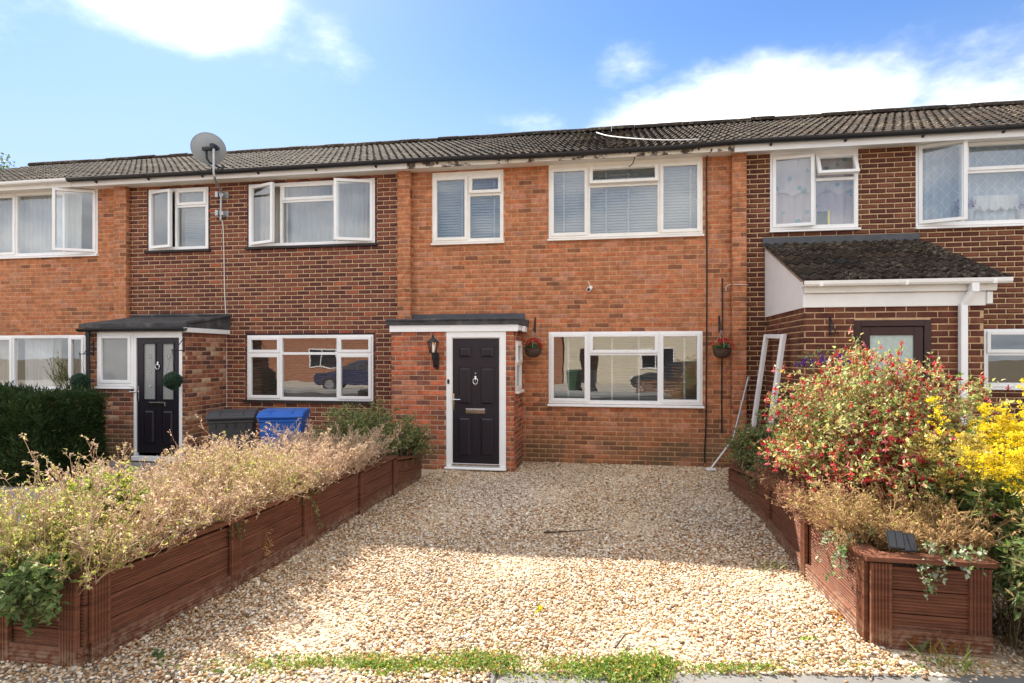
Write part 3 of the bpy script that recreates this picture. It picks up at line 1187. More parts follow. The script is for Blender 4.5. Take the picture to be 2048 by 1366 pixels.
# ---- fascias, soffits and gutters (each house its own run)
edges = [HB[0], WX(133, -.4), WX(812, -.35), WX(1470, -.35), HB[4]]
fmat = ['white_paint', 'white_paint', 'peeling', 'upvc']
gmat = ['upvc', 'gutter', 'gutter', 'gutter']
for i, h in enumerate(houses):
    a, b = edges[i] + .003, edges[i + 1] - .003
    mb = MB()
    mb.box(a, b, -0.30, -0.275, EAVE_Z - (0.03 if i == 3 else 0.012), 4.884 + 0.001 * i)
    mb.build('fascia', M[fmat[i]], h, bevel=.002)
    mb = MB()
    mb.box(a, b, -0.272, 0.05, EAVE_Z + .012, EAVE_Z + .024)
    mb.build('soffit', M['upvc' if i == 3 else 'soffit'], h)
    mb = MB()
    sag = 0.035 if i == 2 else 0.008
    n = 24
    pr = []
    for j in range(9):
        t = math.pi + math.pi * j / 8
        pr.append((-0.365 + 0.062 * math.cos(t), 0.062 * math.sin(t)))
    for j in range(9):
        t = 2 * math.pi - math.pi * j / 8
        pr.append((-0.365 + 0.056 * math.cos(t), 0.056 * math.sin(t)))
    for j in range(n):
        f0, f1 = j / n, (j + 1) / n
        zf = lambda f: 4.905 - sag * math.sin(math.pi * f) ** 2 - (0.02 * math.exp(-((f - .83) / .1) ** 2) if i == 2 else 0)
        vs = [(a + (b - a) * f0, p, q + zf(f0)) for p, q in pr] + [(a + (b - a) * f1, p, q + zf(f1)) for p, q in pr]
        m = len(pr)
        mb.add(vs, [(k, (k + 1) % m, m + (k + 1) % m, m + k) for k in range(m)])
    gp = mb.build('gutter', M[gmat[i]], h)
    nb = int((b - a) / 0.95)
    for j in range(nb):
        q = MB()
        xx = a + (b - a) * (j + 0.5) / nb
        q.prism([(-0.302, 4.90), (-0.302, 4.815), (-0.33, 4.83), (-0.43, 4.875), (-0.435, 4.90)], 'x', xx - .014, xx + .014)
        q.build('gutter_bracket', M[gmat[i]], gp)


# ------------------------------------------------------------------ doors
def raised_panel(mb, x0, x1, z0, z1, y):
    a = 0.014
    ring(mb, x0, x1, z0, z1, a, y - 0.010, y + 0.002)
    i = a + 0.008
    o = [(x0 + i, y - .001, z0 + i), (x1 - i, y - .001, z0 + i), (x1 - i, y - .001, z1 - i), (x0 + i, y - .001, z1 - i)]
    e = 0.026
    t = [(x0 + i + e, y - .013, z0 + i + e), (x1 - i - e, y - .013, z0 + i + e), (x1 - i - e, y - .013, z1 - i - e), (x0 + i + e, y - .013, z1 - i - e)]
    mb.add(o + t, [(j, (j + 1) % 4, 4 + (j + 1) % 4, 4 + j) for j in range(4)] + [(4, 5, 6, 7)])


def px_rect(P, Y):
    """(x0,y0,x1,y1) pixels on the plane y=Y -> X0,X1,Z0,Z1"""
    x0, y0, x1, y1 = P
    return WX(x0, Y), WX(x1, Y), WZ((x0 + x1) / 2, y1, Y), WZ((x0 + x1) / 2, y0, Y)


def knocker(dp, x, z, y):
    mb = MB()
    mb.lathe([(0.0, 0.0), (0.016, 0.0), (0.016, 0.012), (0.0, 0.016)], 0, 0, 12)
    mb.xform(Matrix.Translation((x, y, z + .055)) @ Matrix.Rotation(R(90), 4, 'X'))
    pts = [(x + 0.036 * math.sin(a), y - .018, z - 0.01 + 0.045 * math.cos(a)) for a in [2 * math.pi * i / 16 for i in range(17)]]
    mb.tube(pts, 0.008, 8)
    mb.tube([(x, y - .012, z + .05), (x, y - .022, z + .02), (x, y - .014, z - .01)], [.011, .014, .012], 8)
    mb.tube([(x, y - .018, z - .05), (x, y - .018, z - .075)], [.012, .007], 8)
    mb.build('knocker', M['chrome'], dp, smooth=True)


def door_handle(dp, x, z, y, s=1):
    mb = MB()
    mb.box(x - .016, x + .016, y - .012, y, z - .13, z + .115)
    mb.tube([(x, y - .012, z + .03), (x, y - .05, z + .03), (x + s * .02, y - .056, z + .03), (x + s * .12, y - .052, z + .03)], .0095, 8)
    mb.build('door_handle', M['chrome'], dp, bevel=.003)


# ---- middle house porch
YP = -0.88
A0, A1 = WX(783, YP), WX(1027.5, YP)
TOPZ = WZ(840, 664, YP)
d0, d1 = WX(893, YP), WX(1012, YP)
porch = part_empty('porch', H2, ((A0 + A1) / 2, YP / 2, 0))
mb = MB()
dop = [(d0 - A0 + .004, d1 - A0 - .004, -0.2, TOPZ - .002)]
sheet(mb, (A0, YP, 0), 0, A1 - A0, -.1, TOPZ, dop, 0.09)
sw = (0.12, 0.66, 1.20, 1.955)
sheet(mb, (A1, YP, 0), R(90), -YP, -.1, TOPZ, [sw], 0.09)
sheet(mb, (A0, 0, 0), R(-90), -YP, -.1, TOPZ, [])
pw = mb.build('porch_wall', M['mortar_red'], porch)
bl = panel_bricks((A0, YP, 0), 0, A1 - A0, 0, TOPZ, dop, 'red', pal_red, ph=0.06)
bl += panel_bricks((A1, YP, 0), R(90), -YP, 0, TOPZ, [sw], 'red', pal_red, ph=0.0)
bl += panel_bricks((A0, 0, 0), R(-90), -YP, 0, TOPZ, [], 'red', pal_red, ph=0.0)
brick_lists[2].append((porch, bl))
mb = MB()
z2 = WZ(840, 650.5, YP)
mb.box(A0 - .02, WX(1036, YP - .03), YP - .035, YP - .008, TOPZ, z2)
mb.box(A1 + .008, A1 + .075, YP - .034, -.01, TOPZ + .02, z2 - .002)
mb.build('porch_fascia', M['upvc'], porch, bevel=.003)
mb = MB()
zr = WZ(840, 640, YP)
zb = WZ(930, 641, 0.0)
mb.add([(A0 - .06, YP - .06, z2 + .002), (A1 + .10, YP - .06, z2 + .002), (A1 + .10, 0, z2 + .002), (A0 - .06, 0, z2 + .002),
        (A0 - .06, YP - .06, zr), (A1 + .10, YP - .06, zr), (A1 + .10, 0, zb), (A0 - .06, 0, zb)],
       [(0, 3, 2, 1), (4, 5, 6, 7), (0, 1, 5, 4), (1, 2, 6, 5), (2, 3, 7, 6), (3, 0, 4, 7)])
mb.tube([(A0 - .07, YP - .062, zr + .0), (A0 + .4, YP - .068, zr - .006), (A0 + 1.1, YP - .066, zr + .004), (A1 + .1, YP - .062, zr)], .018, 6)
mb.build('porch_roof', M['felt'], porch)
mb = MB()
mb.box(WX(819), WX(1050), -.022, -.006, zb + .003, WZ(930, 628))
mb.build('flashing', M['lead'], porch)
mb = MB()
mb.box(A1 + .078, A1 + .12, -.60, -.35, TOPZ + .005, z2 - .01)
mb.build('gutter_stub', M['upvc'], porch, bevel=.006)
window(H2, [(sw[0], sw[1], 1.60, sw[3], 'sash', 0), (sw[0], sw[1], sw[2], 1.60, 'fixed', 0)], 0, 'upvc_old', 'narrow white side window of the porch', sill='upvc', rot=R(90), org=(A1, YP, 0.0), gmat='obscure', out=0.02)

dp = part_empty('door', H2, ((d0 + d1) / 2, YP, 0))
dp['label'] = 'black front door with six raised panels'
mb = MB()
zth = WZ(950, 934, YP)
mb.box(d0, WX(903.5, YP), YP - .014, YP + .06, zth, TOPZ)
mb.box(WX(1000, YP), d1, YP - .014, YP + .06, zth, TOPZ)
mb.box(WX(903.5, YP), WX(1000, YP), YP - .014, YP + .06, WZ(950, 675, YP), TOPZ)
ring(mb, WX(903.5, YP), WX(1000, YP), zth, WZ(950, 675, YP), .012, YP - .004, YP + .05)
mb.build('frame', M['upvc'], dp, bevel=.004)
mb = MB()
mb.box(d0 - .02, d1 + .01, YP - .07, YP + .05, .02, zth - .002)
mb.build('threshold', M['upvc'], dp, bevel=.008)
mb = MB()
l0, l1, lz0, lz1 = px_rect((904.6, 677, 999.2, 926), YP)
mb.box(l0, l1, YP - .022, YP - .002, lz0 - .045, lz0 - .008)
mb.build('weather_bar', M['chrome'], dp, bevel=.003)
yl = YP + .008
mb = MB()
mb.box(l0, l1, yl, yl + .04, lz0, lz1)
mb.build('leaf', M['door'], dp, bevel=.003)


def lf(cx, cy):        # point of the zoomed crop -> leaf coordinates
    return l0 + (l1 - l0) * (cx - 520) / 340.0, lz1 - (lz1 - lz0) * (cy - 348) / 892.0


for (a, b, c, d) in [(564, 404, 660, 492), (716, 404, 824, 492), (560, 550, 660, 828), (716, 550, 824, 828), (556, 908, 660, 1198), (716, 908, 824, 1198)]:
    x0, z1 = lf(a, b)
    x1, z0 = lf(c, d)
    mb = MB()
    raised_panel(mb, x0, x1, z0, z1, yl)
    mb.build('panel', M['door'], dp)
x0, z1 = lf(617, 850)
x1, z0 = lf(757, 886)
mb = MB()
mb.box(x0, x1, yl - .012, yl, z0, z1)
mb.box(x0 + .012, x1 - .012, yl - .016, yl - .011, z0 + .012, z1 - .012)
mb.build('letter_plate', M['chrome'], dp, bevel=.003)
knocker(dp, *lf(688, 650), yl)
x, z = lf(688, 597)
mb = MB()
mb.lathe([(0, 0), (.011, 0), (.011, .006), (0, .008)], 0, 0, 12)
mb.xform(Matrix.Translation((x, yl, z)) @ Matrix.Rotation(R(90), 4, 'X'))
mb.build('spyhole', M['steel'], dp)
x, z = lf(528, 800)
door_handle(dp, x, z, yl)
mb = MB()
x, z = WX(897.5, YP), WZ(897, 763, YP)
mb.box(x - .017, x + .017, YP - .034, YP - .015, z - .035, z + .035)
tag(mb.build('doorbell', M['black'], None, bevel=.008), 'small black doorbell on the white frame of the middle front door', 'doorbell')

# ---- flat roofed porch of the dark purple house
YN = -1.05
B0, B1 = WX(178, YN), WX(371, YN)
porch = part_empty('porch', H1, ((B0 + B1) / 2, YN / 2, 0))
w0, w1, wz0, wz1 = px_rect((195, 666, 268, 772), YN)
e0, e1, _, _ = px_rect((268, 664, 365, 900), YN)
NT_ = WZ(270, 664, YN)
mb = MB()
nop = [(w0 - B0, w1 - B0 + .002, wz0, NT_ - .004), (e0 - B0 + .004, e1 - B0 - .004, -.2, NT_ - .004)]
sheet(mb, (B0, YN, 0), 0, B1 - B0, -.1, NT_, nop, 0.09)
sheet(mb, (B1, YN, 0), R(90), -YN, -.1, NT_, [])
sheet(mb, (B0, 0, 0), R(-90), -YN, -.1, NT_, [])
mb.build('porch_wall', M['mortar_red'], porch)
bl = panel_bricks((B0, YN, 0), 0, B1 - B0, 0, NT_, nop, 'red', pal_mix, ph=0.0)
bl += panel_bricks((B1, YN, 0), R(90), -YN, 0, NT_, [], 'red', pal_mix, ph=0.05)
brick_lists[1].append((porch, bl))
gz0, gz1 = WZ(270, 663, YN - .1), WZ(270, 656.5, YN - .1)
mb = MB()
pr = []
for j in range(9):
    t = math.pi + math.pi * j / 8
    pr.append((YN - .11 + .055 * math.cos(t), gz1 + .055 * math.sin(t)))
for j in range(9):
    t = 2 * math.pi - math.pi * j / 8
    pr.append((YN - .11 + .049 * math.cos(t), gz1 + .049 * math.sin(t)))
mb.prism(pr, 'x', WX(158, YN - .1), WX(371, YN - .1))
mb.build('porch_gutter', M['gutter'], porch)
fz1 = WZ(270, 646.5, YN - .06)
bz = WZ(400, 633, 0.0)
mb = MB()
mb.add([(WX(164, YN), YN - .06, gz1 + .012), (B1 + .07, YN - .06, gz1 + .012), (B1 + .07, -.003, gz1 + .012), (WX(164, YN), -.003, gz1 + .012),
        (WX(164, YN), YN - .06, fz1), (B1 + .07, YN - .06, fz1), (B1 + .07, -.003, bz), (WX(164, YN), -.003, bz)],
       [(0, 3, 2, 1), (4, 5, 6, 7), (0, 1, 5, 4), (1, 2, 6, 5), (2, 3, 7, 6), (3, 0, 4, 7)])
mb.tube([(B1 + .07, YN - .05, fz1 + .0), (B1 + .072, -.5, (fz1 + bz) / 2 + .012), (B1 + .07, -.02, bz + .01)], .03, 6)
mb.tube([(B0 - .1, -.02, bz + .01), (B0 + .6, -.03, bz + .02), (B1 + .05, -.02, bz + .01)], .035, 6)
mb.build('porch_roof', M['felt'], porch)
mb = MB()
mb.box(B1 + .012, B1 + .066, YN - .055, -.004, NT_ - .01, gz1 + .010)
mb.box(B0 - .01, B1 + .010, YN - .04, YN - .006, NT_, gz1 + .009)
mb.build('porch_fascia', M['upvc'], porch, bevel=.003)
mb = MB()
dx = WX(174.5, YN - .1)
mb.tube([(dx, YN - .09, gz1 - .05), (dx, YN - .07, 0.05)], .034, 12)
mb.tube([(dx, YN - .09, gz1 - .02), (dx, YN - .09, gz1 - .12)], .042, 12)
mb.build('downpipe', M['gutter'], H1, smooth=True)
window(H1, [(w0, w1, wz0, NT_ - .005, 'sash', 0)], YN, 'upvc', 'white obscured window beside the glazed front door', sill='upvc', gmat='obscure', fw=.06)
dp = part_empty('door', H1, ((e0 + e1) / 2, YN, 0))
dp['label'] = 'black front door with two long glass strips'
l0, l1, lz0, lz1 = px_rect((273.5, 676, 358.5, 906), YN)
mb = MB()
zth = .10
mb.box(e0 + .003, l0 - .004, YN - .014, YN + .06, zth, NT_ - .005)
mb.box(l1 + .004, e1, YN - .014, YN + .06, zth, NT_ - .005)
mb.box(l0 - .004, l1 + .004, YN - .014, YN + .06, lz1 + .004, NT_ - .005)
mb.build('frame', M['upvc'], dp, bevel=.004)
mb = MB()
mb.box(e0 - .01, e1 + .01, YN - .06, YN + .05, .02, zth - .002)
mb.build('threshold', M['upvc'], dp, bevel=.008)
mb = MB()
yl = YN + .008


def lf2(cx, cy):
    return l0 + (l1 - l0) * (cx - 1036) / 322.0, lz1 - (lz1 - lz0) * (cy - 285) / 880.0


g = []
for (a, b, c, d) in [(1080, 322, 1182, 762), (1222, 322, 1320, 762)]:
    x0, z1 = lf2(a, b)
    x1, z0 = lf2(c, d)
    g.append((x0, x1, z0, z1))
zlo, zhi = max(lz0, 0.105), lz1
(a0, a1, ga, gb), (b0, b1, _, _) = g
mb.box(l0, a0, yl, yl + .04, zlo, zhi)
mb.box(b1, l1, yl, yl + .04, zlo, zhi)
mb.box(a1, b0, yl, yl + .04, ga, gb)
mb.box(a0, b1, yl, yl + .04, gb, zhi)
mb.box(a0, b1, yl, yl + .04, zlo, ga)
mb.build('leaf', M['door'], dp, bevel=.003)
for (x0, x1, z0, z1) in g:
    mb = MB()
    mb.box(x0, x1, yl + .014, yl + .02, z0, z1)
    ring(mb, x0 - .002, x1 + .002, z0 - .002, z1 + .002, .02, yl - .008, yl + .012, 1)
    xc = (x0 + x1) / 2
    for q in range(3):
        zc = z1 - (z1 - z0) * (0.24 + 0.255 * q)
        s = .030
        for (sx, sz, w) in [(0, 0, 0)]:
            for a, b in [((-1, 0), (0, 1)), ((0, 1), (1, 0)), ((1, 0), (0, -1)), ((0, -1), (-1, 0))]:
                mb.tube([(xc + a[0] * s, yl + .012, zc + a[1] * s * 1.4), (xc + b[0] * s, yl + .012, zc + b[1] * s * 1.4)], .0028, 4, 3)
        mb.tube([(xc - .012, yl + .010, zc - .014), (xc - .002, yl + .010, zc + .016)], .0055, 4, 2)
        mb.tube([(xc + .002, yl + .010, zc - .016), (xc + .012, yl + .010, zc + .014)], .0055, 4, 2)
    mb.build('glass_strip', [M['obscure'], M['door'], M['white_print'], M['steel']], dp)
for (a, b, c, d) in [(1086, 832, 1174, 1096), (1224, 832, 1314, 1096)]:
    x0, z1 = lf2(a, b)
    x1, z0 = lf2(c, d)
    mb = MB()
    raised_panel(mb, x0, x1, max(z0, zlo + .06), z1, yl)
    mb.build('panel', M['door'], dp)
x0, z1 = lf2(1128, 774)
x1, z0 = lf2(1254, 808)
mb = MB()
mb.box(x0, x1, yl - .012, yl, z0, z1)
mb.box(x0 + .01, x1 - .01, yl - .017, yl - .011, z0 + .01, z1 - .012)
mb.build('letter_plate', M['chrome'], dp, bevel=.003)
knocker(dp, *lf2(1197, 500), yl)
x, z = lf2(1045, 710)
door_handle(dp, x, z, yl, -1)

# ---- tiled porch of the right-hand house
YR = -1.885
C0 = 2.275
C1 = WX(1967, YR)
porch = part_empty('porch', H3, ((C0 + C1) / 2, YR / 2, 0))
RT = WZ(1780, 613.5, YR)
r0, r1, _, rzt = px_rect((1708, 640, 1862, 900), YR)
mb = MB()
rop = [(r0 - C0 + .004, r1 - C0 - .004, -.2, rzt)]
sheet(mb, (C0, YR, 0), 0, C1 - C0, -.1, RT + .02, rop, 0.09)
sheet(mb, (C1, YR, 0), R(90), -YR, -.1, RT + .02, [])
sheet(mb, (C0, 0, 0), R(-90), -YR, -.1, RT + .02, [])
mb.build('porch_wall', M['mortar_tan'], porch)
bl = panel_bricks((C0, YR, 0), 0, C1 - C0, 0, RT, rop, 'red', pal_dark2, ph=0.0)
bl += panel_bricks((C0, 0, 0), R(-90), -YR, 0, RT - .01, [], 'red', pal_dark2, ph=0.05)
bl += panel_bricks((C1, YR, 0), R(90), -YR, 0, RT - .01, [], 'red', pal_dark2, ph=0.05)
brick_lists[3].append((porch, bl))
ry0, rz0, rz1 = -2.04, WZ(1800, 560, -2.04), 3.42
rang = math.atan2(rz1 - rz0, -ry0)
rsl = math.hypot(rz1 - rz0, ry0)
mb = MB()
T0, T1 = C0 - .05, 4.42
mb.poly([(T0, ry0, rz0 - .012), (T1, ry0, rz0 - .012), (T1, -.004, rz1 - .012), (T0, -.004, rz1 - .012)])
mb.poly([(T0, ry0, rz0 - .04), (T0, -.004, rz1 - .04), (T1, -.004, rz1 - .04), (T1, ry0, rz0 - .04)])
mb.poly([(T0, ry0, rz0 - .04), (T0, ry0, rz0 - .012), (T0, -.004, rz1 - .012), (T0, -.004, rz1 - .04)])
mb.poly([(T1, ry0, rz0 - .012), (T1, ry0, rz0 - .04), (T1, -.004, rz1 - .04), (T1, -.004, rz1 - .012)])
proof = mb.build('porch_roof', pmat('verge_mortar', (0.25, 0.17, 0.12), 0.9, 0.3, 12.0), porch)
lay_tiles(porch, T0, T1, ry0, rz0 + .0, rang, rsl - .05, 0.262)
mb = MB()
mb.box(WX(1525), WX(1838), -.03, -.012, rz1 - .03, rz1 + .10)
mb.build('flashing', M['lead'], porch)
# white boarded cheek: upright boards under the slope
mb = MB()
nb = 14
zat = lambda y: rz0 - .045 + (y - ry0) * math.tan(rang)
for j in range(nb):
    ya = YR + .012 + (-YR - .02) * j / nb
    yb = YR + .012 + (-YR - .02) * (j + 1) / nb - .008
    mb.add([(C0 - .028, ya, RT), (C0 - .028, yb, RT), (C0 - .028, yb, zat(yb)), (C0 - .028, ya, zat(ya)),
            (C0 - .006, ya, RT), (C0 - .006, yb, RT), (C0 - .006, yb, zat(yb)), (C0 - .006, ya, zat(ya))],
           [(0, 3, 2, 1), (4, 5, 6, 7), (0, 1, 5, 4), (1, 2, 6, 5), (2, 3, 7, 6), (3, 0, 4, 7)])
mb.box(C0 - .02, C0 - .002, YR + .01, -.01, RT + .001, rz0 - .06)
mb.build('cladding', M['upvc'], porch)
mb = MB()
zf1 = WZ(1780, 585, YR - .02)
mb.box(C0 - .03, C1 + .01, YR - .03, YR - .006, RT, zf1)
mb.build('fascia', M['white_paint'], porch, bevel=.004)
mb = MB()
mb.box(C0 - .02, C1 + .10, YR - .075, YR - .032, zf1 + .002, rz0 - .05)
mb.build('fascia', M['white_paint'], porch, bevel=.004)
mb = MB()
xx = C1 + .012
mb.box(xx, xx + .06, YR - .05, -.3, RT + .02, zf1 - .01)
mb.build('barge_board', M['white_paint'], porch, bevel=.004)
gy = YR - .135
gz = WZ(1800, 559, gy)
mb = MB()
pr = [(gy + .055, gz), (gy + .05, gz - .045), (gy + .03, gz - .062), (gy - .035, gz - .062), (gy - .05, gz - .04), (gy - .055, gz), (gy - .049, gz), (gy - .045, gz - .036), (gy - .03, gz - .056), (gy + .027, gz - .056), (gy + .044, gz - .04), (gy + .049, gz)]
mb.prism(pr, 'x', WX(1606, gy), WX(2021, gy))
gp = mb.build('porch_gutter', M['white_paint'], porch)
for p in (1640, 1810, 1985):
    q = MB()
    xx = WX(p, gy)
    q.box(xx - .02, xx + .02, gy - .06, gy + .058, gz - .07, gz - .02)
    q.build('gutter_bracket', M['white_paint'], porch, bevel=.006)
mb = MB()
xo, xd = WX(1948, gy), WX(1925, YR - .05)
s = .034


def sqpipe(mb, pts, s):
    for a, b in zip(pts[:-1], pts[1:]):
        a, b = Vector(a), Vector(b)
        d = (b - a).normalized()
        u = Vector((1, 0, 0)) if abs(d.x) < .7 else Vector((0, 0, 1))
        v = d.cross(u).normalized()
        u = v.cross(d).normalized()
        vs = [a + u * s + v * s, a - u * s + v * s, a - u * s - v * s, a + u * s - v * s]
        vs += [p + (b - a) for p in vs]
        mb.add(vs, [(0, 1, 5, 4), (1, 2, 6, 5), (2, 3, 7, 6), (3, 0, 4, 7), (3, 2, 1, 0), (4, 5, 6, 7)])


sqpipe(mb, [(xo, gy, gz - .05), (xo, gy, gz - .16)], s + .006)
sqpipe(mb, [(xo, gy, gz - .14), (xd, YR - .06, gz - .30)], s)
sqpipe(mb, [(xd, YR - .06, gz - .28), (xd, YR - .06, 0.05)], s + .003)
mb.build('downpipe', M['upvc'], H3, bevel=.006)
# brown door
dp = part_empty('door', H3, ((r0 + r1) / 2, YR, 0))
dp['label'] = 'dark brown framed door with pale obscured glass'
mb = MB()
ring(mb, r0, r1, .02, rzt, .075, YR - .012, YR + .06)
mb.build('frame', M['brown'], dp, bevel=.004)
mb = MB()
ring(mb, r0 + .08, r1 - .08, .10, rzt - .08, .10, YR + .002, YR + .055)
mb.box(r0 + .18, r1 - .18, YR + .004, YR + .05, .85, 1.0)
mb.build('leaf', M['brown'], dp, bevel=.004)
for (a, b) in ((.20, .85), (1.0, rzt - .18)):
    mb = MB()
    mb.box(r0 + .178, r1 - .178, YR + .022, YR + .028, a, b)
    mb.build('pane', M['obscure_pale'], dp)
door_handle(dp, r0 + .12, 1.0, YR + .002, 1)

# ---- lay all the bricks (300 that show largest per house, the rest as one part)
hides = [lambda x, y: y > 775 or (x > 158 and y > 645), lambda x, y: y > 850, lambda x, y: (x < 870 and y > 880) or y > 935, lambda x, y: (x > 1560 and y > 715) or y > 830]
for i in range(4):
    lay_bricks(brick_lists[i], hides[i])


# ------------------------------------------------------------------ ground
def ground_mat():
    m = pmat('earth', (0.20, 0.16, 0.11), 0.95, 0.3, 3.0, bump=0.8, bscale=40)
    return m


mb = MB()
mb.quad((-250, -250, -0.03), (250, -250, -0.03), (250, 250, -0.03), (-250, 250, -0.03))
mb.build('ground', ground_mat(), None, kind='structure', center=False)


def path_mat(name, col):
    return pmat(name, col, 0.9, 0.18, 2.5, bump=0.6, bscale=90, stain=(col[0] * .62, col[1] * .6, col[2] * .58), sscale=5.0, sthr=(0.5, 0.72))


PAVE = lambda x: -6.37 + .155 * x
mb = MB()
xs = [-9.2, -7.4, -5.6, -3.8, -2.0, -0.62, -0.02, 1.35, 2.6, 3.8, 5.6, 9]
for a, b in zip(xs[:-1], xs[1:]):
    e0, e1 = PAVE(a) + random.uniform(-.015, .015), PAVE(b) + random.uniform(-.015, .015)
    p4 = [(a + .006, -8.3), (b - .006, -8.3), (b - .006, e1), (a + .006, e0)]
    mb.add([(x, y, -.06) for x, y in p4] + [(x, y, .012) for x, y in p4], [(0, 3, 2, 1), (4, 5, 6, 7), (0, 1, 5, 4), (1, 2, 6, 5), (2, 3, 7, 6), (3, 0, 4, 7)])
mb.build('pavement', path_mat('concrete', (0.165, 0.155, 0.145)), None, kind='structure', bevel=.012)
mb = MB()
for j in range(30):
    mb.box(-14 + j * .92 + .004, -14 + (j + 1) * .92 - .004, -8.43, -8.305, -.12, 0.014)
mb.build('kerb', path_mat('kerb_stone', (0.34, 0.33, 0.31)), None, kind='structure', bevel=.015)
mb = MB()
mb.quad((-120, -16.2, -.022), (120, -16.2, -.022), (120, -8.435, -.022), (-120, -8.435, -.022))
mb.build('road', pmat('asphalt', (0.055, 0.055, 0.056), 0.9, 0.2, 2.0, bump=0.5, bscale=120), None, kind='structure')
mb = MB()
mb.quad((-8.4, -6.45, 0.002), (-3.5, -6.45, 0.002), (-3.5, -1.1, 0.002), (-8.4, -1.1, 0.002))
mb.build('path', path_mat('path_concrete', (0.30, 0.27, 0.235)), None, kind='structure')


def lobes(P, k=5.0, seed=0.0):
    """smooth pseudo-noise in [-1,1] for clumped colour"""
    x, y, z = P[:, 0] * k + seed, P[:, 1] * k + seed * 1.7, P[:, 2] * k + seed * .6
    return (np.sin(x + 1.3 * np.sin(y)) + np.sin(y * 1.1 + 1.7 * np.sin(z + 2)) + np.sin(z * 1.3 + 1.1 * np.sin(x * .7 + 1))) / 3


def stones(name, poly_test, x0, x1, y0, y1, sp_fn, label=None):
    """real pebbles, one flattened, turned icosahedron each, joined: nobody could count them"""
    ph = (1 + 5 ** .5) / 2
    iv = np.array([(-1, ph, 0), (1, ph, 0), (-1, -ph, 0), (1, -ph, 0), (0, -1, ph), (0, 1, ph), (0, -1, -ph), (0, 1, -ph), (ph, 0, -1), (ph, 0, 1), (-ph, 0, -1), (-ph, 0, 1)], float)
    iv /= np.linalg.norm(iv[0])
    fi = np.array([(0, 11, 5), (0, 5, 1), (0, 1, 7), (0, 7, 10), (0, 10, 11), (1, 5, 9), (5, 11, 4), (11, 10, 2), (10, 7, 6), (7, 1, 8), (3, 9, 4), (3, 4, 2), (3, 2, 6), (3, 6, 8), (3, 8, 9), (4, 9, 5), (2, 4, 11), (6, 2, 10), (8, 6, 7), (9, 8, 1)])
    P = []
    y = y0
    while y < y1:
        s = sp_fn(y)
        n = int((x1 - x0) / s)
        xx = x0 + (np.arange(n) + rng.random(n)) * s
        yy = y + (rng.random(n) - .5) * s * 1.2
        P.append(np.stack([xx, yy, np.full(n, s)], 1))
        y += s * 0.92
    P = np.concatenate(P)
    P = P[poly_test(P[:, 0], P[:, 1])]
    n = len(P)
    sz = P[:, 2] * rng.uniform(0.42, 0.86, n) * np.where(rng.random(n) < .06, 1.35, 1.0)
    ax = np.stack([np.ones(n), rng.uniform(.6, .95, n), rng.uniform(.38, .72, n)], 1) * sz[:, None]
    V = iv[None] * (1 + rng.uniform(-.27, .27, (n, 12, 1)))
    V = V * ax[:, None, :]
    tx, tz = rng.normal(0, .3, n), rng.uniform(0, 6.28, n)
    c, s = np.cos(tx)[:, None], np.sin(tx)[:, None]
    Y, Zz = V[..., 1] * c - V[..., 2] * s, V[..., 1] * s + V[..., 2] * c
    c, s = np.cos(tz)[:, None], np.sin(tz)[:, None]
    X2, Y2 = V[..., 0] * c - Y * s, V[..., 0] * s + Y * c
    lump = 0.012 * np.sin(P[:, 0] * 3.1 + 1) * np.sin(P[:, 1] * 2.3) + rng.uniform(-.006, .008, n) + .012 * (P[:, 1] < -6.37 + .155 * P[:, 0])
    V = np.stack([X2 + P[:, 0:1], Y2 + P[:, 1:2], Zz + (lump + sz * .25)[:, None]], 2)
    pal = np.array([(.72, .62, .50), (.63, .50, .37), (.51, .36, .22), (.40, .225, .11), (.46, .43, .40), (.20, .12, .07), (.74, .69, .61)])
    pal = pal * np.array([1.0, .965, .89])
    pw = np.array([.16, .24, .23, .17, .06, .09, .05])
    ci = rng.choice(len(pal), n, p=pw)
    cc = pal[ci] * rng.uniform(.8, 1.15, (n, 1))
    zone = np.sin(P[:, 0] * 1.7 + .4) * np.sin(P[:, 1] * 1.3 + 2.0)
    cc = cc * (1 + .10 * zone[:, None])
    # greyer, dustier drifts at the left and towards the far right corner
    gz_ = np.clip(np.exp(-((P[:, 0] + 1.4) / .7) ** 2 - ((P[:, 1] + 2.6) / 1.3) ** 2) + np.exp(-((P[:, 0] - 1.0) / .45) ** 2 - ((P[:, 1] + 2.9) / .8) ** 2) + .3 * lobes(P * np.array([1, 1, 0]), 1.9, 3.0), 0, 1)[:, None]
    cc = cc * (1 - .40 * gz_) + (cc.mean(1, keepdims=True) * np.array([[1.06, 1.0, .95]])) * .40 * gz_
    F = (fi[None] + (np.arange(n) * 12)[:, None, None]).reshape(-1, 3)
    m = pmat('pebble', (1, 1, 1), 0.65, 0.16, 45.0, src='attr', spec=0.35)
    return np_mesh(name, V.reshape(-1, 3), F, m, None, np.repeat(cc, 20, 0) * rng.uniform(.9, 1.1, (n * 20, 1)), smooth=False, kind='stuff')


LPX = lambda y: -2.916 + (y + 6.77) * (0.236 / 5.2)        # foot line of the left planter


def drive_test(x, y):
    ok = (x > LPX(y) + .0) & (x < 1.56) | (x > -3.7) & (y < -6.80) | (y < -5.86) & (x < 3.3) | (x > 2.2) & (x < 3.3) & (y < -4.6)
    ok |= (x > 1.5) & (y > -1.45) & (x < 2.2)
    ok &= ~((x > A0 - .02) & (x < A1 + .01) & (y > YP))
    ok &= y < -.005
    pe = np.where(x > -.66, PAVE(x), -7.1)
    ok &= ~((y < pe - .02) & (rng.random(len(x)) < np.clip((pe - y) * 7.0 + .74 - .30 * np.clip(x - .8, 0, 1), 0, .985)))
    return ok


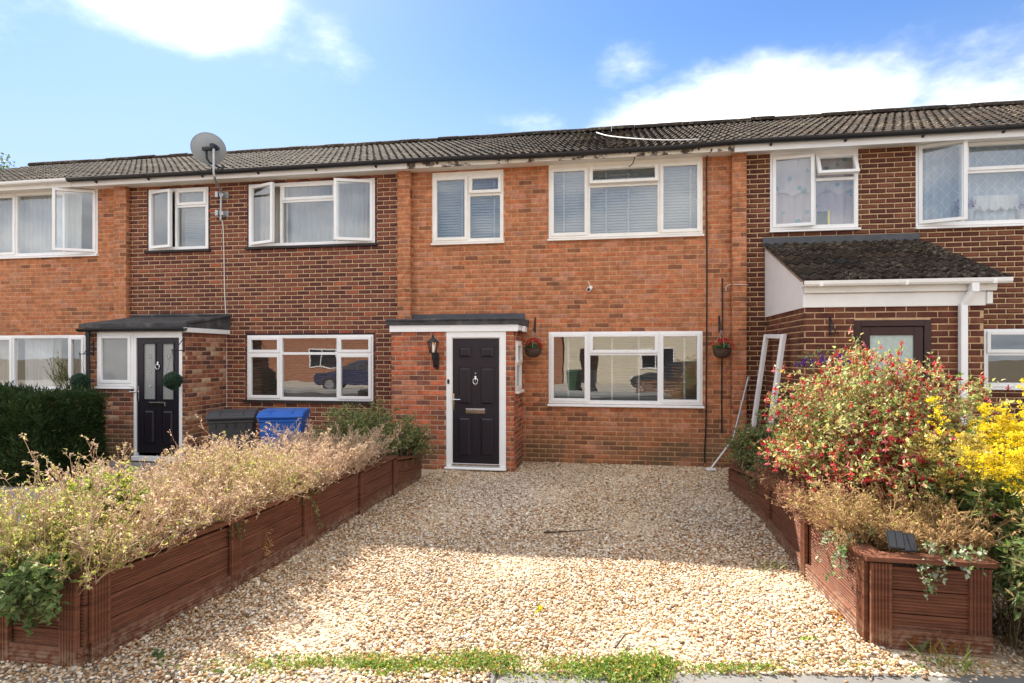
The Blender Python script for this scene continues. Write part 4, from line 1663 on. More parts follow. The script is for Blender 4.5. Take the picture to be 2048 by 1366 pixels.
mb = MB()
mb.quad((-3.6, -7.0, -.004), (3.5, -7.0, -.004), (3.5, -.001, -.004), (-3.6, -.001, -.004))
mb.build('driveway', pmat('gravel_bed', (0.44, 0.34, 0.23), 0.95, 0.4, 60.0, bump=1.0, bscale=90), None, kind='structure')
gr = stones('gravel', drive_test, -3.7, 3.3, -7.1, -.02, lambda y: 0.0178 if y < -4.3 else 0.0200)
tag(gr, 'cream and tan pebble gravel covering the driveway', 'gravel')


# ------------------------------------------------------------------ planters of reeded decking boards
def reeded(w, L, t=0.026, n=6, gd=0.004):
    """reeded board: local x along (0..1 scaled by L), z across (0..w), front face at y=0, back at y=t"""
    prof = []
    e = 0.012
    prof.append((t, 0.0))
    prof.append((0.004, 0.0))
    prof.append((0.0, 0.004))
    st = (w - 2 * e) / n
    for i in range(n):
        z = e + st * i
        prof += [(0.0, z), (gd, z + st * .22), (gd, z + st * .38), (0.0, z + st * .6)]
    prof += [(0.0, w - 0.004), (0.004, w), (t, w)]
    return prof


def board_mesh(name, w, n=6, gd=.004, axis='x'):
    mb = MB()
    mb.prism([(y, z) if axis == 'x' else (z, y) for y, z in reeded(w, 1, n=n, gd=gd)], axis, 0.0, 1.0)
    me = bpy.data.meshes.new(name)
    me.from_pydata(mb.v, [], mb.f)
    me.materials.append(M['wood'])
    return me


BM = {'plank': board_mesh('plank', 0.133, 6, .007), 'smooth': board_mesh('plank', 0.133, 5, .003), 'plinth': board_mesh('plinth_board', 0.14, 5, .007),
      'post': board_mesh('post', 0.115, 5, .008, 'z')}


def put_board(me, name, parent, loc, rot, L, vert=False, tilt=0.0):
    o = bpy.data.objects.new(name, me)
    COL.objects.link(o)
    o.location = loc
    o.rotation_euler = (0, tilt, rot)
    o.scale = (1, 1, L) if vert else (L, 1, 1)
    attach(o, parent)
    return o


def side(pl, a, b, z_top0, z_top1, out_sign, kinds, plinth=True, cap=True, last_low=None):
    """one panel of a planter from ground point a to b, its face on the left(-1)/right(+1) of a->b"""
    a, b = Vector((a[0], a[1], 0)), Vector((b[0], b[1], 0))
    d = b - a
    if out_sign > 0:      # local -y must look out: run from the other end
        s0, dd = a, d
    L = d.length
    rot = math.atan2(d.y, d.x)
    nrm = Vector((d.y, -d.x, 0)).normalized()       # local -Y of the board
    zt = min(z_top0, z_top1)
    nb = 0
    z = zt - 0.028
    while z > -0.06 and nb < 5:
        z -= 0.1395
        tl = 0.0
        if abs(z_top0 - z_top1) > .02:
            tl = -math.atan2(z_top1 - z_top0, L)
        put_board(BM[kinds[nb % len(kinds)]], 'plank', pl, (a.x + random.uniform(-.002, .002), a.y, z + (z_top0 - zt if tl else 0)), rot, L, tilt=tl)
        nb += 1
    if plinth:
        put_board(BM['plinth'], 'plinth_board', pl, tuple(a + nrm * .028 + Vector((0, 0, -.035 + random.uniform(0, .02)))), rot, L)


def cap_rail(pl, pts, w, zs, n_in):
    for (a, b, za, zb) in pts:
        mb = MB()
        a, b = Vector((a[0], a[1], za)), Vector((b[0], b[1], zb))
        d = (b - a)
        n = Vector((d.y, -d.x, 0)).normalized()
        o = n * .045
        i = -n * (w - .045)
        up = Vector((0, 0, .026))
        vs = [a + o, b + o, b + i, a + i]
        vs += [v + up for v in vs]
        mb.add(vs, [(0, 3, 2, 1), (4, 5, 6, 7), (0, 1, 5, 4), (1, 2, 6, 5), (2, 3, 7, 6), (3, 0, 4, 7)])
        # grooves along the top
        for q in range(4):
            f0 = -.03 + .02 * q
            mb.add([a + n * (f0) + up * 1.06, b + n * (f0) + up * 1.06, b + n * (f0 - .011) + up * 1.06, a + n * (f0 - .011) + up * 1.06,
                    a + n * (f0) + up * .9, b + n * (f0) + up * .9, b + n * (f0 - .011) + up * .9, a + n * (f0 - .011) + up * .9], [(0, 1, 2, 3), (0, 4, 5, 1), (2, 6, 7, 3)])
        mb.build('cap_rail', M['wood'], pl)


# left planter: face towards the drive, front face towards the road
lp = thing('planter', 'long reddish brown timber planter of dried shrubs left of the gravel drive', 'planter', (-3.1, -4.2, 0), 'timber planters beside the drive')
LPT = [G(p, q) for p, q in [(176, 1330), (467, 1179), (611, 1093), (722, 1031), (788, 990), (843, 957)]]
LTZ = [.515, .515, .515, .475, .45, .30]
ztl = [.51, .515, .50, .475]
LF = (WX(6, -6.78), -6.80)
for i in range(5):
    a, b = LPT[i], LPT[i + 1]
    z0 = ztl[i] if i < 4 else .44
    z1 = ztl[i] if i < 4 else .33
    # boards run a->b with the face to the right of travel (towards +X): local -Y = (dy,-dx) points +X
    side(lp, a, b, z0, z1, 1, ['plank', 'plank', 'plank'] if i < 2 else ['smooth', 'smooth', 'smooth'], plinth=i < 2)
    d = (Vector(b) - Vector(a)).normalized()
    rot = math.atan2(d.y, d.x)
    n = Vector((d.y, -d.x))
    wd = .115
    off = Vector(a) + n * .032 - (d * (.058 if i else 0.0))
    put_board(BM['post'], 'post', lp, (off.x, off.y, -.05), rot, z0 + .045, True)
    if i == 2:
        off = Vector(a) + n * .030 + d * .062
        put_board(BM['post'], 'post', lp, (off.x, off.y, -.05), rot, z0 + .03, True)
cap_rail(lp, [(LPT[i], LPT[i + 1], (ztl + [.44])[i] - .002 * i, (ztl + [.33])[i] - .002 * i) for i in range(5)], .115, None, 1)
side(lp, LF, (LPT[0][0], -6.80), .51, .51, 1, ['plank'])
put_board(BM['post'], 'post', lp, (LPT[0][0] - .13, -6.835, -.05), 0, .55, True)
put_board(BM['post'], 'post', lp, (LF[0] - .02, -6.835, -.05), 0, .55, True)
cap_rail(lp, [(LF, (LPT[0][0] + .04, -6.80), .512, .512)], .115, None, 1)
# far side and soil
side(lp, (LF[0] - .0, LPT[5][1]), (LF[0], -6.80), .50, .50, 1, ['smooth'], plinth=False)
mb = MB()
mb.poly([(LF[0] + .03, -6.77, .40), (LPT[0][0] - .03, -6.77, .40), (LPT[4][0] - .03, LPT[4][1], .38), (LPT[5][0] - .03, LPT[5][1], .27), (LF[0] + .03, LPT[5][1], .27), (LF[0] + .03, LPT[4][1], .38)])
mb.build('soil', M['soil'], lp)
side(lp, LPT[5], (LF[0], LPT[5][1]), .33, .33, 1, ['smooth'], plinth=False)

# right planter
rp = thing('planter', 'reddish brown timber planter of fuchsia and goldenrod right of the gravel drive', 'planter', (1.8, -3.6, 0), 'timber planters beside the drive')
RPT = [G(p, q) for p, q in [(1739, 1286), (1613, 1151), (1541, 1060), (1457, 978)]]
RF = (2.14, RPT[0][1] - .05)
rz = [.515, .525, .50]
for i in range(3):
    a, b = RPT[i + 1], RPT[i]                      # face to the right of travel towards -X: run towards the road
    z0 = rz[i] if i < 2 else .30
    z1 = rz[i] if i < 2 else .46
    side(rp, a, b, z0, z1, 1, ['plank'] if i < 2 else ['smooth'], plinth=i < 2)
    d = (Vector(b) - Vector(a)).normalized()
    rot = math.atan2(d.y, d.x)
    n = Vector((d.y, -d.x))
    off = Vector(b) + n * .032 - d * (.115 if i == 0 else .058)
    put_board(BM['post'], 'post', rp, (off.x, off.y, -.05), rot, max(z0, z1) + .04, True)
cap_rail(rp, [(RPT[i + 1], RPT[i], rz[i] - .002 * i if i < 2 else .30, rz[i] - .002 * i if i < 2 else .46) for i in range(3)], .125, None, 1)
fy = RPT[0][1] - .02
side(rp, (RPT[0][0], fy), RF, .51, .51, 1, ['plank'])
put_board(BM['post'], 'post', rp, (RPT[0][0] - .01, fy - .035, -.05), 0, .55, True)
put_board(BM['post'], 'post', rp, (RF[0] - .115, fy - .045, -.05), 0, .55, True)
cap_rail(rp, [((RPT[0][0] - .04, fy), (RF[0] + .02, fy - .01), .513, .513)], .125, None, 1)
side(rp, RF, (RF[0], RPT[3][1]), .51, .51, 1, ['plank'], plinth=False)
side(rp, (RF[0], RPT[3][1]), RPT[3], .30, .30, 1, ['smooth'], plinth=False)
cap_rail(rp, [(RF, (RF[0], -2.2), .514, .514)], .11, None, 1)
mb = MB()
mb.poly([(RPT[0][0] + .03, fy + .03, .42), (RF[0] - .03, fy + .03, .42), (RF[0] - .03, RPT[2][1], .40), (RF[0] - .03, RPT[3][1], .27), (RPT[3][0] + .03, RPT[3][1], .27), (RPT[2][0] + .03, RPT[2][1], .40)])
mb.build('soil', M['soil'], rp)


# ------------------------------------------------------------------ wheelie bins
def wheelie_bin(loc, rot, mat, label, name='wheelie_bin', printed=False, group='wheelie bins behind the dried shrubs'):
    t = thing(name, label, 'wheelie bin', loc, group)
    L = Vector(loc)
    Mx = Matrix.Translation(L) @ Matrix.Rotation(rot, 4, 'Z') @ Matrix.Scale(.93, 4)
    mb = MB()
    w0, w1, d0_, d1_, h = .23, .285, .23, .34, .98
    vs = [(-w0, -d0_, .06), (w0, -d0_, .06), (w0, d0_, .06), (-w0, d0_, .06), (-w1, -d1_, h), (w1, -d1_, h), (w1, d0_ + .07, h), (-w1, d0_ + .07, h)]
    mb.add(vs, [(0, 3, 2, 1), (4, 5, 6, 7), (0, 1, 5, 4), (1, 2, 6, 5), (2, 3, 7, 6), (3, 0, 4, 7)])
    ring_z = h - .05
    mb.box(-w1 - .012, w1 + .012, -d1_ - .012, d0_ + .08, ring_z, h - .005)
    for x in (-.19, -.06, .06, .19):
        mb.box(x - .012, x + .012, -d1_ - .010, -d1_ + .02, ring_z - .07, ring_z)
    mb.xform(Mx).build('body', mat, t, bevel=.012)
    mb = MB()
    lw, f, b = w1 + .025, -d1_ - .035, d0_ + .10
    prof = [(f, h), (f - .005, h + .045), (f + .05, h + .065), (f + .07, h + .085), (-.05, h + .105), (b - .08, h + .10), (b, h + .06), (b, h)]
    mb.prism(prof, 'x', -lw, lw)
    for x in (-.16, .13):
        mb.prism([(f + .04, h + .06), (f + .06, h + .10), (f + .2, h + .112), (f + .34, h + .10)], 'x', x, x + .035)
    mb.xform(Mx).build('lid', mat, t, bevel=.014)
    mb = MB()
    mb.tube([(-.22, b + .03, h - .02), (.22, b + .03, h - .02)], .015, 8)
    for x in (-.2, 0, .2):
        mb.box(x - .02, x + .02, b - .06, b + .04, h - .035, h - .005)
    mb.xform(Mx).build('handle', mat, t)
    for s in (-1, 1):
        mb = MB()
        pr = [(d0_ + .02 + .10 * math.cos(2 * math.pi * i / 16), .10 + .10 * math.sin(2 * math.pi * i / 16)) for i in range(16)]
        mb.prism(pr, 'x', s * .24 - .022, s * .24 + .022)
        mb.xform(Mx).build('wheel', M['rubber'], t, bevel=.006)
    if printed:
        mb = MB()
        x = -.085
        for i in range(10):
            wch = .013
            yy = -(d0_ + (d1_ - d0_) * (.80 - .06) / .92) - .003
            mb.box(x, x + wch * .72, yy - .002, yy + .002, .80 + (i % 3) * .001, .817)
            x += wch * 1.28
        mb.xform(Mx).build('printed_mark', M['white_print'], t)
    return t


wheelie_bin((-4.98, -2.45, 0), R(28), M['bin_grey'], 'dark grey wheelie bin with ridged lid beside the blue bin')
wheelie_bin((-4.38, -2.22, 0), R(20), M['bin_blue'], 'bright blue wheelie bin with stepped lid and small white print', printed=True)


# ------------------------------------------------------------------ satellite dish on its cranked pole
def at(px, py, Y):
    x, z = W(px, py, Y)
    return Vector((x, Y, z))


t = thing('satellite_dish', 'grey satellite dish on a cranked galvanised pole above the eaves', 'satellite dish', tuple(at(442, 435, -.06)))
pole = [at(441.5, 440, -.09), at(442.5, 396, -.09), at(443, 385, -.10), at(440, 376, -.18), at(431, 362, -.42), at(428.5, 352, -.52), at(427.5, 345, -.53), at(427.5, 298, -.53)]
mb = MB()
mb.tube(pole, .019, 10)
mb.build('pole', M['steel'], t, smooth=True)
for y in (391, 428):
    mb = MB()
    p = at(446, y, -.02)
    mb.box(p.x - .03, p.x + .10, -.02, -.004, p.z - .055, p.z + .055)
    mb.box(p.x - .09, p.x - .035, -.12, -.06, p.z - .05, p.z + .05)
    mb.box(p.x - .02, p.x + .06, -.10, -.015, p.z - .035, p.z + .035)
    mb.tube([(p.x - .09, -.10, p.z + .02), (p.x + .06, -.10, p.z + .02)], .007, 6)
    mb.build('bracket', M['steel'], t, bevel=.005)
dc = at(414, 298, -.36)
ddir = Vector((-.18, .90, .40)).normalized()
# shallow elliptical bowl opening towards ddir
mb = MB()
rings, seg = 7, 36
ra, rb, dep = .30, .265, .055
Q = ddir.to_track_quat('Z', 'Y').to_matrix().to_4x4()
vs, fs = [], []
for s_, off in ((0, 0), (1, .006)):
    for i in range(rings + 1):
        f = i / rings
        for j in range(seg):
            a = 2 * math.pi * j / seg
            vs.append((ra * f * math.cos(a), rb * f * math.sin(a), dep * f * f + off - (0.0)))
for s_ in range(2):
    b0 = s_ * (rings + 1) * seg
    for i in range(rings):
        for j in range(seg):
            q = (b0 + i * seg + j, b0 + i * seg + (j + 1) % seg, b0 + (i + 1) * seg + (j + 1) % seg, b0 + (i + 1) * seg + j)
            fs.append(q if s_ else q[::-1])
for j in range(seg):
    a, b = rings * seg + j, rings * seg + (j + 1) % seg
    c = (rings + 1) * seg
    fs.append((a, b, b + c, a + c))
mb.add(vs, fs)
mb.xform(Matrix.Translation(dc) @ Q)
mb.build('dish', M['dish'], t, smooth=True)
mb = MB()
rim = [Matrix.Translation(dc) @ Q @ Vector((ra * math.cos(a), rb * math.sin(a), dep)) for a in [2 * math.pi * i / 36 for i in range(37)]]
mb.tube(rim, .006, 6, cap=False)
mb.build('rim', M['dish'], t, smooth=True)
mb = MB()
p = at(421, 296.5, -.45)
mb.box(p.x - .155, p.x + .14, -.47, -.40, p.z - .03, p.z + .028)
mb.box(p.x + .05, p.x + .12, -.55, -.42, p.z - .04, p.z + .05)
mb.build('mount', M['black'], t, bevel=.006)
mb = MB()
mb.tube([p + Vector((-.09, .01, -.03)), p + Vector((-.085, .02, -.16)), p + Vector((-.06, .06, -.22)), p + Vector((.02, .30, -.26))], [.022, .02, .016, .014], 8)
mb.tube([p + Vector((.02, .30, -.26)), p + Vector((.0, .33, -.20))], .028, 10)
mb.build('feed_arm', M['black'], t)


# ------------------------------------------------------------------ cables on walls and roof
def cable(name, pts, r, mat, label, cat='cable'):
    mb = MB()
    # gentle sub-division so that it hangs, not a ruler line
    P = [Vector(p) for p in pts]
    out = []
    for i in range(len(P) - 1):
        for k_ in range(4):
            f = k_ / 4
            p0, p1, p2, p3 = P[max(i - 1, 0)], P[i], P[i + 1], P[min(i + 2, len(P) - 1)]
            out.append(0.5 * ((2 * p1) + (p2 - p0) * f + (2 * p0 - 5 * p1 + 4 * p2 - p3) * f * f + (3 * p1 - p0 - 3 * p2 + p3) * f ** 3))
    out.append(P[-1])
    mb.tube(out, r, 6)
    return tag(mb.build(name, mat, None, smooth=True), label, cat)


cable('cable', [at(442, 437, -.03), at(446, 452, -.018), at(448, 520, -.015), at(449, 580, -.015), at(452, 640, -.015), at(453, 700, -.015), at(453, 815, -.015)], .0075, M['cable_w'],
      'white cable running down the dark purple brick wall below the satellite dish')
cable('cable', [at(1424, 298, -.31), at(1421, 304, -.28), at(1413.5, 317, -.03), at(1413.5, 420, -.016), at(1414, 560, -.016), at(1413, 700, -.016), at(1412, 840, -.016), at(1409, 915, -.018), at(1411, 926, -.05)], .011, M['black'],
      'long black cable running from the eaves to the ground beside the white windows')
cable('cable', [at(1444.5, 556, -.014), at(1445, 640, -.014), at(1443.5, 760, -.014), at(1443.5, 866, -.014)], .011, M['black'],
      'shorter black cable on the brick wall behind the hanging basket')
cable('cable', [at(1452, 582, -.012), at(1453, 573, -.012), at(1462, 569, -.016), at(1468, 569, -PIER_P - .012), at(1491, 569, -PIER_P - .012), at(1496, 570, -.02)], .006, M['cable_w'],
      'short pale cable crossing the brick pier beside the tiled porch')


def roof_pt(px, py):
    d = ray(px, py)
    # intersect roof plane z = 4.90 + (y+.40)*tan(slope)
    k_ = math.tan(slope)
    tt = (4.90 + (CAM[1] + .40) * k_ - CAM[2]) / (d.z - d.y * k_)
    return Vector(CAM) + d * tt + Vector((0, -.012, .03))


cable('cable', [roof_pt(1193, 270.5) + Vector((0, 0, .02)), roof_pt(1215, 275), roof_pt(1255, 280), roof_pt(1310, 284), roof_pt(1360, 284.5), roof_pt(1398, 283)], .009, M['cable_w'], 'white cable lying in a curve across the dark roof tiles')
cable('cable', [at(1270, 311, -.27), at(1266, 326, -.20), at(1258, 333, -.06)], .008, M['black'], 'short black cable end hanging under the peeling eaves above the window')
cable('wire', [at(1476, 659, -PIER_P - .01), at(1493, 659, -PIER_P - .01)], .005, M['black'], 'thin dark wire across the brick pier at window height')

# security camera
p = at(1178, 579, -.02)
t = thing('security_camera', 'small white security camera fixed to the orange brick wall', 'camera', tuple(p))
mb = MB()
mb.tube([p + Vector((.03, .015, .03)), p + Vector((.03, -.03, .03))], .026, 14)
mb.tube([p + Vector((.03, -.03, .03)), p + Vector((.0, -.05, .0))], .012, 8)
mb.build('mount', M['upvc'], t, smooth=True)
mb = MB()
mb.tube([p + Vector((.01, .0, .0)), p + Vector((-.002, -.11, -.012))], [.030, .034], 18)
mb.build('housing', M['upvc'], t, smooth=True)
mb = MB()
mb.tube([p + Vector((-.002, -.1105, -.012)), p + Vector((-.002, -.116, -.0125))], .025, 18)
mb.build('lens', M['black'], t, smooth=True)
mb = MB()
mb.tube([p + Vector((.02, .012, .05)), p + Vector((-.01, .010, .13))], .006, 6)
mb.build('lead', M['cable_w'], t)

# wall lantern on the middle porch
YL = YP
p = at(873, 715, YL)
t = thing('wall_lantern', 'black wall lantern with clear panes on the red brick porch', 'lantern', tuple(p))
mb = MB()
mb.box(p.x - .045, p.x + .045, YL - .035, YL - .006, p.z - .14, p.z + .07)
mb.prism([(p.x - .045, p.z - .14), (p.x + .045, p.z - .14), (p.x + .02, p.z - .19)], 'y', YL - .03, YL - .007)
mb.build('wall_plate', M['black'], t, bevel=.006)
c = at(866, 690, YL - .15)
mb = MB()
mb.tube([(p.x, YL - .03, p.z - .12), (p.x - .0, YL - .09, p.z - .10), (c.x, YL - .15, c.z - .20), (c.x, YL - .15, c.z - .12)], [.024, .02, .016, .02], 8)
mb.tube([(p.x, YL - .03, p.z + .0), (p.x, YL - .08, p.z - .03), (c.x, YL - .13, c.z - .19)], .010, 6)
mb.build('arm', M['black'], t, smooth=True)
n6 = 6
mb = MB()
for j in range(n6):
    a = 2 * math.pi * (j + .5) / n6
    mb.tube([(c.x + .048 * math.cos(a), c.y + .048 * math.sin(a), c.z - .12), (c.x + .082 * math.cos(a), c.y + .082 * math.sin(a), c.z + .045)], .007, 5)
mb.lathe([(.0, c.z - .135), (.055, c.z - .128), (.055, c.z - .115), (0, c.z - .112)], c.x, c.y, n6)
mb.build('cage', M['black'], t)
mb = MB()
vs = []
for zz, r_ in ((c.z - .115, .046), (c.z + .04, .079)):
    vs += [(c.x + r_ * math.cos(2 * math.pi * (j + .5) / n6), c.y + r_ * math.sin(2 * math.pi * (j + .5) / n6), zz) for j in range(n6)]
for j in range(n6):
    q = MB()
    q.add([vs[j], vs[(j + 1) % n6], vs[n6 + (j + 1) % n6], vs[n6 + j]], [(0, 1, 2, 3)])
    q.build('pane', M['glass'], t)
mb = MB()
mb.lathe([(.097, c.z + .038), (.097, c.z + .046), (.05, c.z + .085), (.022, c.z + .105), (.016, c.z + .12), (.02, c.z + .13), (.01, c.z + .15), (.005, c.z + .185), (0, c.z + .19)], c.x, c.y, n6)
mb.build('roof_cap', M['black'], t)
mb = MB()
mb.lathe([(0, c.z - .11), (.02, c.z - .11), (.02, c.z - .075), (.026, c.z - .07), (.028, c.z + .0), (.02, c.z + .012), (0, c.z + .012)], c.x, c.y, 10)
mb.build('bulb', M['white_print'], t, smooth=True)

# white unglazed frame leaning against the tiled porch
b0, b1 = Vector((1.90, -.42, .0)), Vector((1.90, -1.33, .0))
t0, t1 = Vector((2.20, -.32, 2.04)), Vector((2.20, -1.24, 2.01))
t = thing('window_frame', 'empty white window frame leaning against the side of the tiled porch', 'window frame', tuple(b0))


def bar(a, b, w, d, name):
    mb = MB()
    a, b = Vector(a), Vector(b)
    dr = (b - a).normalized()
    u = Vector((.15, -1, 0)).normalized() if abs(dr.z) > .5 else Vector((.14, 0, 1)).normalized()
    u = (u - dr * u.dot(dr)).normalized()
    v = dr.cross(u)
    vs = [a + u * w + v * d, a - u * w + v * d, a - u * w - v * d, a + u * w - v * d]
    vs += [q + (b - a) for q in vs]
    mb.add(vs, [(0, 1, 5, 4), (1, 2, 6, 5), (2, 3, 7, 6), (3, 0, 4, 7), (3, 2, 1, 0), (4, 5, 6, 7)])
    mb.build(name, M['upvc'], t, bevel=.006)


bar(b0, t0, .03, .03, 'jamb')
bar(b1, t1, .035, .03, 'jamb')
bar(t0 + Vector((0, -.03, -.03)), t1 + Vector((0, .036, -.03)), .03, .028, 'head_bar')
bar(b0 + Vector((0.01, -.03, .03)), b1 + Vector((.01, .036, .03)), .03, .028, 'foot_bar')
cable('pole', [(1.63, -.75, .45), (1.78, -.60, .95), (1.92, -.46, 1.42)], .014, M['steel'], 'thin pale metal rod leaning beside the empty white frame', 'rod')
p0 = G(1421, 943)
t = thing('mop', 'white handled mop with a white head lying on the gravel by the corner', 'mop', (p0[0], p0[1], 0))
mb = MB()
mb.tube([(p0[0], p0[1], .04), (p0[0] + .42, p0[1] + .28, .52)], .013, 8)
mb.build('handle', M['cable_w'], t, smooth=True)
mb = MB()
mb.box(p0[0] - .07, p0[0] + .08, p0[1] - .07, p0[1] + .03, .015, .055)
mb.build('head', M['cable_w'], t, bevel=.015)


# ------------------------------------------------------------------ plants
def unit(a):
    return a / np.maximum(np.linalg.norm(a, axis=-1, keepdims=True), 1e-9)


def rvec(n, s=1.0):
    return rng.normal(0, s, (n, 3))


def leaf_tris(P, D, L, wr, cup=0.25):
    """folded pointed leaves: base P, direction D, length L, width ratio wr -> V,F"""
    n = len(P)
    D = unit(D)
    S = unit(np.cross(D, unit(rvec(n) * .7 + np.array([0, 0, 1.0]))))
    N = np.cross(S, D)
    L = L[:, None]
    w = L * wr * .5
    base, tip = P, P + D * L
    mid = P + D * L * .45
    a = mid + S * w + N * w * cup * 2
    b = mid - S * w + N * w * cup * 2
    V = np.stack([base, a, tip, b], 1).reshape(-1, 3)
    i = np.arange(n)[:, None] * 4
    F = np.concatenate([i + np.array([[0, 1, 2]]), i + np.array([[0, 2, 3]])], 1).reshape(-1, 3)
    return V, F


def seg_tris(A, B, ra, rb):
    n = len(A)
    D = unit(B - A)
    S = unit(np.cross(D, np.array([0.3, 0.5, 0.81])))
    T = np.cross(D, S)
    V = []
    for P, r in ((A, ra), (B, rb)):
        r = np.broadcast_to(np.asarray(r, float), (n,))[:, None]
        for k in range(3):
            a = 2 * math.pi * k / 3
            V.append(P + (S * math.cos(a) + T * math.sin(a)) * r)
    V = np.stack(V, 1).reshape(-1, 3)
    i = np.arange(n)[:, None] * 6
    q = []
    for k in range(3):
        k2 = (k + 1) % 3
        q += [[k, k2, 3 + k2], [k, 3 + k2, 3 + k]]
    F = np.concatenate([i + np.array([t]) for t in q], 1).reshape(-1, 3)
    return V, F


class Fol:
    def __init__(self):
        self.V, self.F, self.C, self.n = [], [], [], 0

    def add(self, V, F, C):
        self.V.append(V)
        self.F.append(F + self.n)
        k = len(F) // len(C)
        self.C.append(np.repeat(C, k, 0))
        self.n += len(V)

    def build(self, name, mat, parent):
        if self.V:
            return np_mesh(name, np.concatenate(self.V), np.concatenate(self.F), mat, parent, np.concatenate(self.C), kind='stuff')


def pick(pal, w, n, lo=.8, hi=1.2):
    pal = np.array(pal)
    return pal[rng.choice(len(pal), n, p=np.array(w) / sum(w))] * rng.uniform(lo, hi, (n, 1))


def stems(base, d0, L, bend, K=4):
    """curved stems -> list of K+1 point arrays"""
    pts = []
    for i in range(K + 1):
        s = i / K
        pts.append(base + d0 * (L * s)[:, None] + bend * (L * s * s)[:, None])
    return pts


def on_stem(pts, s):
    K = len(pts) - 1
    f = s * K
    i = np.minimum(f.astype(int), K - 1)
    A = np.stack(pts, 0)
    idx = np.arange(len(s))
    t = (f - i)[:, None]
    return A[i, idx] * (1 - t) + A[i + 1, idx] * t


def straw_shrub(name, label, cat, xr, yr, n, hfun, pal_t, w_t, pal_l, w_l, group, zb=.40, leafn=16, green=None):
    """twiggy dried shrub: many fine branching stems with small curled leaves and seed heads"""
    t = thing(name, label, cat, (sum(xr) / 2, sum(yr) / 2, zb), group)
    bx, by = rng.uniform(*xr, n), rng.uniform(*yr, n)
    base = np.stack([bx, by, np.full(n, zb)], 1)
    cx, cy = sum(xr) / 2, sum(yr) / 2
    out = np.stack([(bx - cx) / max((xr[1] - xr[0]) / 2, .1), (by - cy) / max((yr[1] - yr[0]) / 2, .1) * .35, np.zeros(n)], 1)
    d0 = unit(np.array([0, 0, 1.0]) + out * rng.uniform(.3, 1.0, (n, 1)) + rvec(n, .24) * np.array([1, 1, .3]))
    H = hfun(bx, by) * rng.uniform(.55, 1.12, n) * (1 + .22 * lobes(np.stack([bx, by, bx * 0], 1), 5.5, 1.0))
    L = H / np.maximum(d0[:, 2], .45)
    L = np.minimum(L, H * 1.35)
    bend = rvec(n, .14) + out * .10
    pts = stems(base, d0, L, bend)
    st, fo = Fol(), Fol()
    tc = lambda P: pick(pal_t, w_t, len(P))
    for i in range(4):
        r = .0042 * (1 - i / 5.2)
        V, F = seg_tris(pts[i], pts[i + 1], r, r * .8)
        st.add(V, F, tc(pts[i]))
    m = 9
    for k in range(m):
        s = rng.uniform(.28, .98, n)
        A = on_stem(pts, s)
        D = unit(d0 * .8 + rvec(n, .55) + np.array([0, 0, .15]))
        l2 = L * rng.uniform(.10, .26, n) * (1.25 - s * .6)
        B = A + D * l2[:, None]
        V, F = seg_tris(A, B, .0026, .0014)
        st.add(V, F, tc(A))
        for q in range(2):
            f = rng.uniform(.3, .9, (n, 1))
            A2 = A * (1 - f) + B * f
            D2 = unit(D + rvec(n, .6))
            B2 = A2 + D2 * (l2 * rng.uniform(.3, .6, n))[:, None]
            V, F = seg_tris(A2, B2, .0017, .0010)
            st.add(V, F, tc(A2))
            for e in range(max(leafn // 8, 1)):
                f2 = rng.uniform(.2, 1.05, (n, 1))
                P = A2 * (1 - f2) + B2 * f2
                sz = rng.uniform(.011, .027, n)
                V, F = leaf_tris(P, D2 + rvec(n, .8), sz, rng.uniform(.3, .65, n)[:, None], .5)
                C = pick(pal_l, w_l, n)
                if green is not None:
                    g = green(P)
                    m_ = rng.random(n) < g
                    C[m_] = pick([(.44, .48, .09), (.28, .36, .07), (.62, .58, .14), (.16, .24, .05)], [.35, .25, .3, .1], int(m_.sum()))
                fo.add(V, F, C)
    st.build('stem', M['stem'], t)
    fo.build('foliage', M['dryleaf'], t)
    return t


STRAW = [(.60, .42, .28), (.48, .32, .19), (.68, .52, .37), (.33, .20, .12)]
STRAWL = [(.62, .46, .33), (.52, .36, .25), (.70, .56, .44), (.38, .24, .15), (.58, .47, .20)]
gx0, gx1 = -3.46, -2.90
straw_shrub('dried_shrub', 'yellow green and straw dried shrub at the road end of the left planter', 'shrub', (gx0 - .12, gx1 - .02), (-6.85, -5.75), 470, lambda x, y: .42 + .05 * np.sin(x * 9 + y * 5) + .04 * np.sin(y * 11),
            STRAW, [.3, .35, .1, .25], STRAWL, [.25, .28, .10, .25, .12], 'shrubs in the left planter', leafn=32, green=lambda P: np.clip(.48 + .8 * lobes(P, 3.2, 1.0) - 1.2 * (P[:, 2] - .85), .1, .95))
straw_shrub('dried_shrub', 'straw coloured twiggy dried shrub in the middle of the left planter', 'shrub', (gx0 - .06, gx1 + .03), (-5.85, -4.6), 640, lambda x, y: .42 + .05 * np.sin(y * 7 + x * 6),
            STRAW, [.35, .3, .15, .2], STRAWL, [.30, .30, .12, .22, .06], 'shrubs in the left planter', leafn=24, green=lambda P: np.clip(.22 + .6 * lobes(P, 3.5, 4.0) - 1.0 * (P[:, 2] - .75), .02, .7))
straw_shrub('dried_shrub', 'pale straw dried shrub in front of the two wheelie bins', 'shrub', (gx0 - .03, gx1 + .10), (-4.7, -3.1), 720, lambda x, y: .385 + .04 * np.sin(y * 8 + x * 6),
            STRAW, [.35, .27, .23, .15], STRAWL, [.33, .27, .20, .16, .04], 'shrubs in the left planter', leafn=24, green=lambda P: np.clip(.05 + .4 * lobes(P, 3.5, 2.0) - .6 * (P[:, 2] - .75), .0, .4))
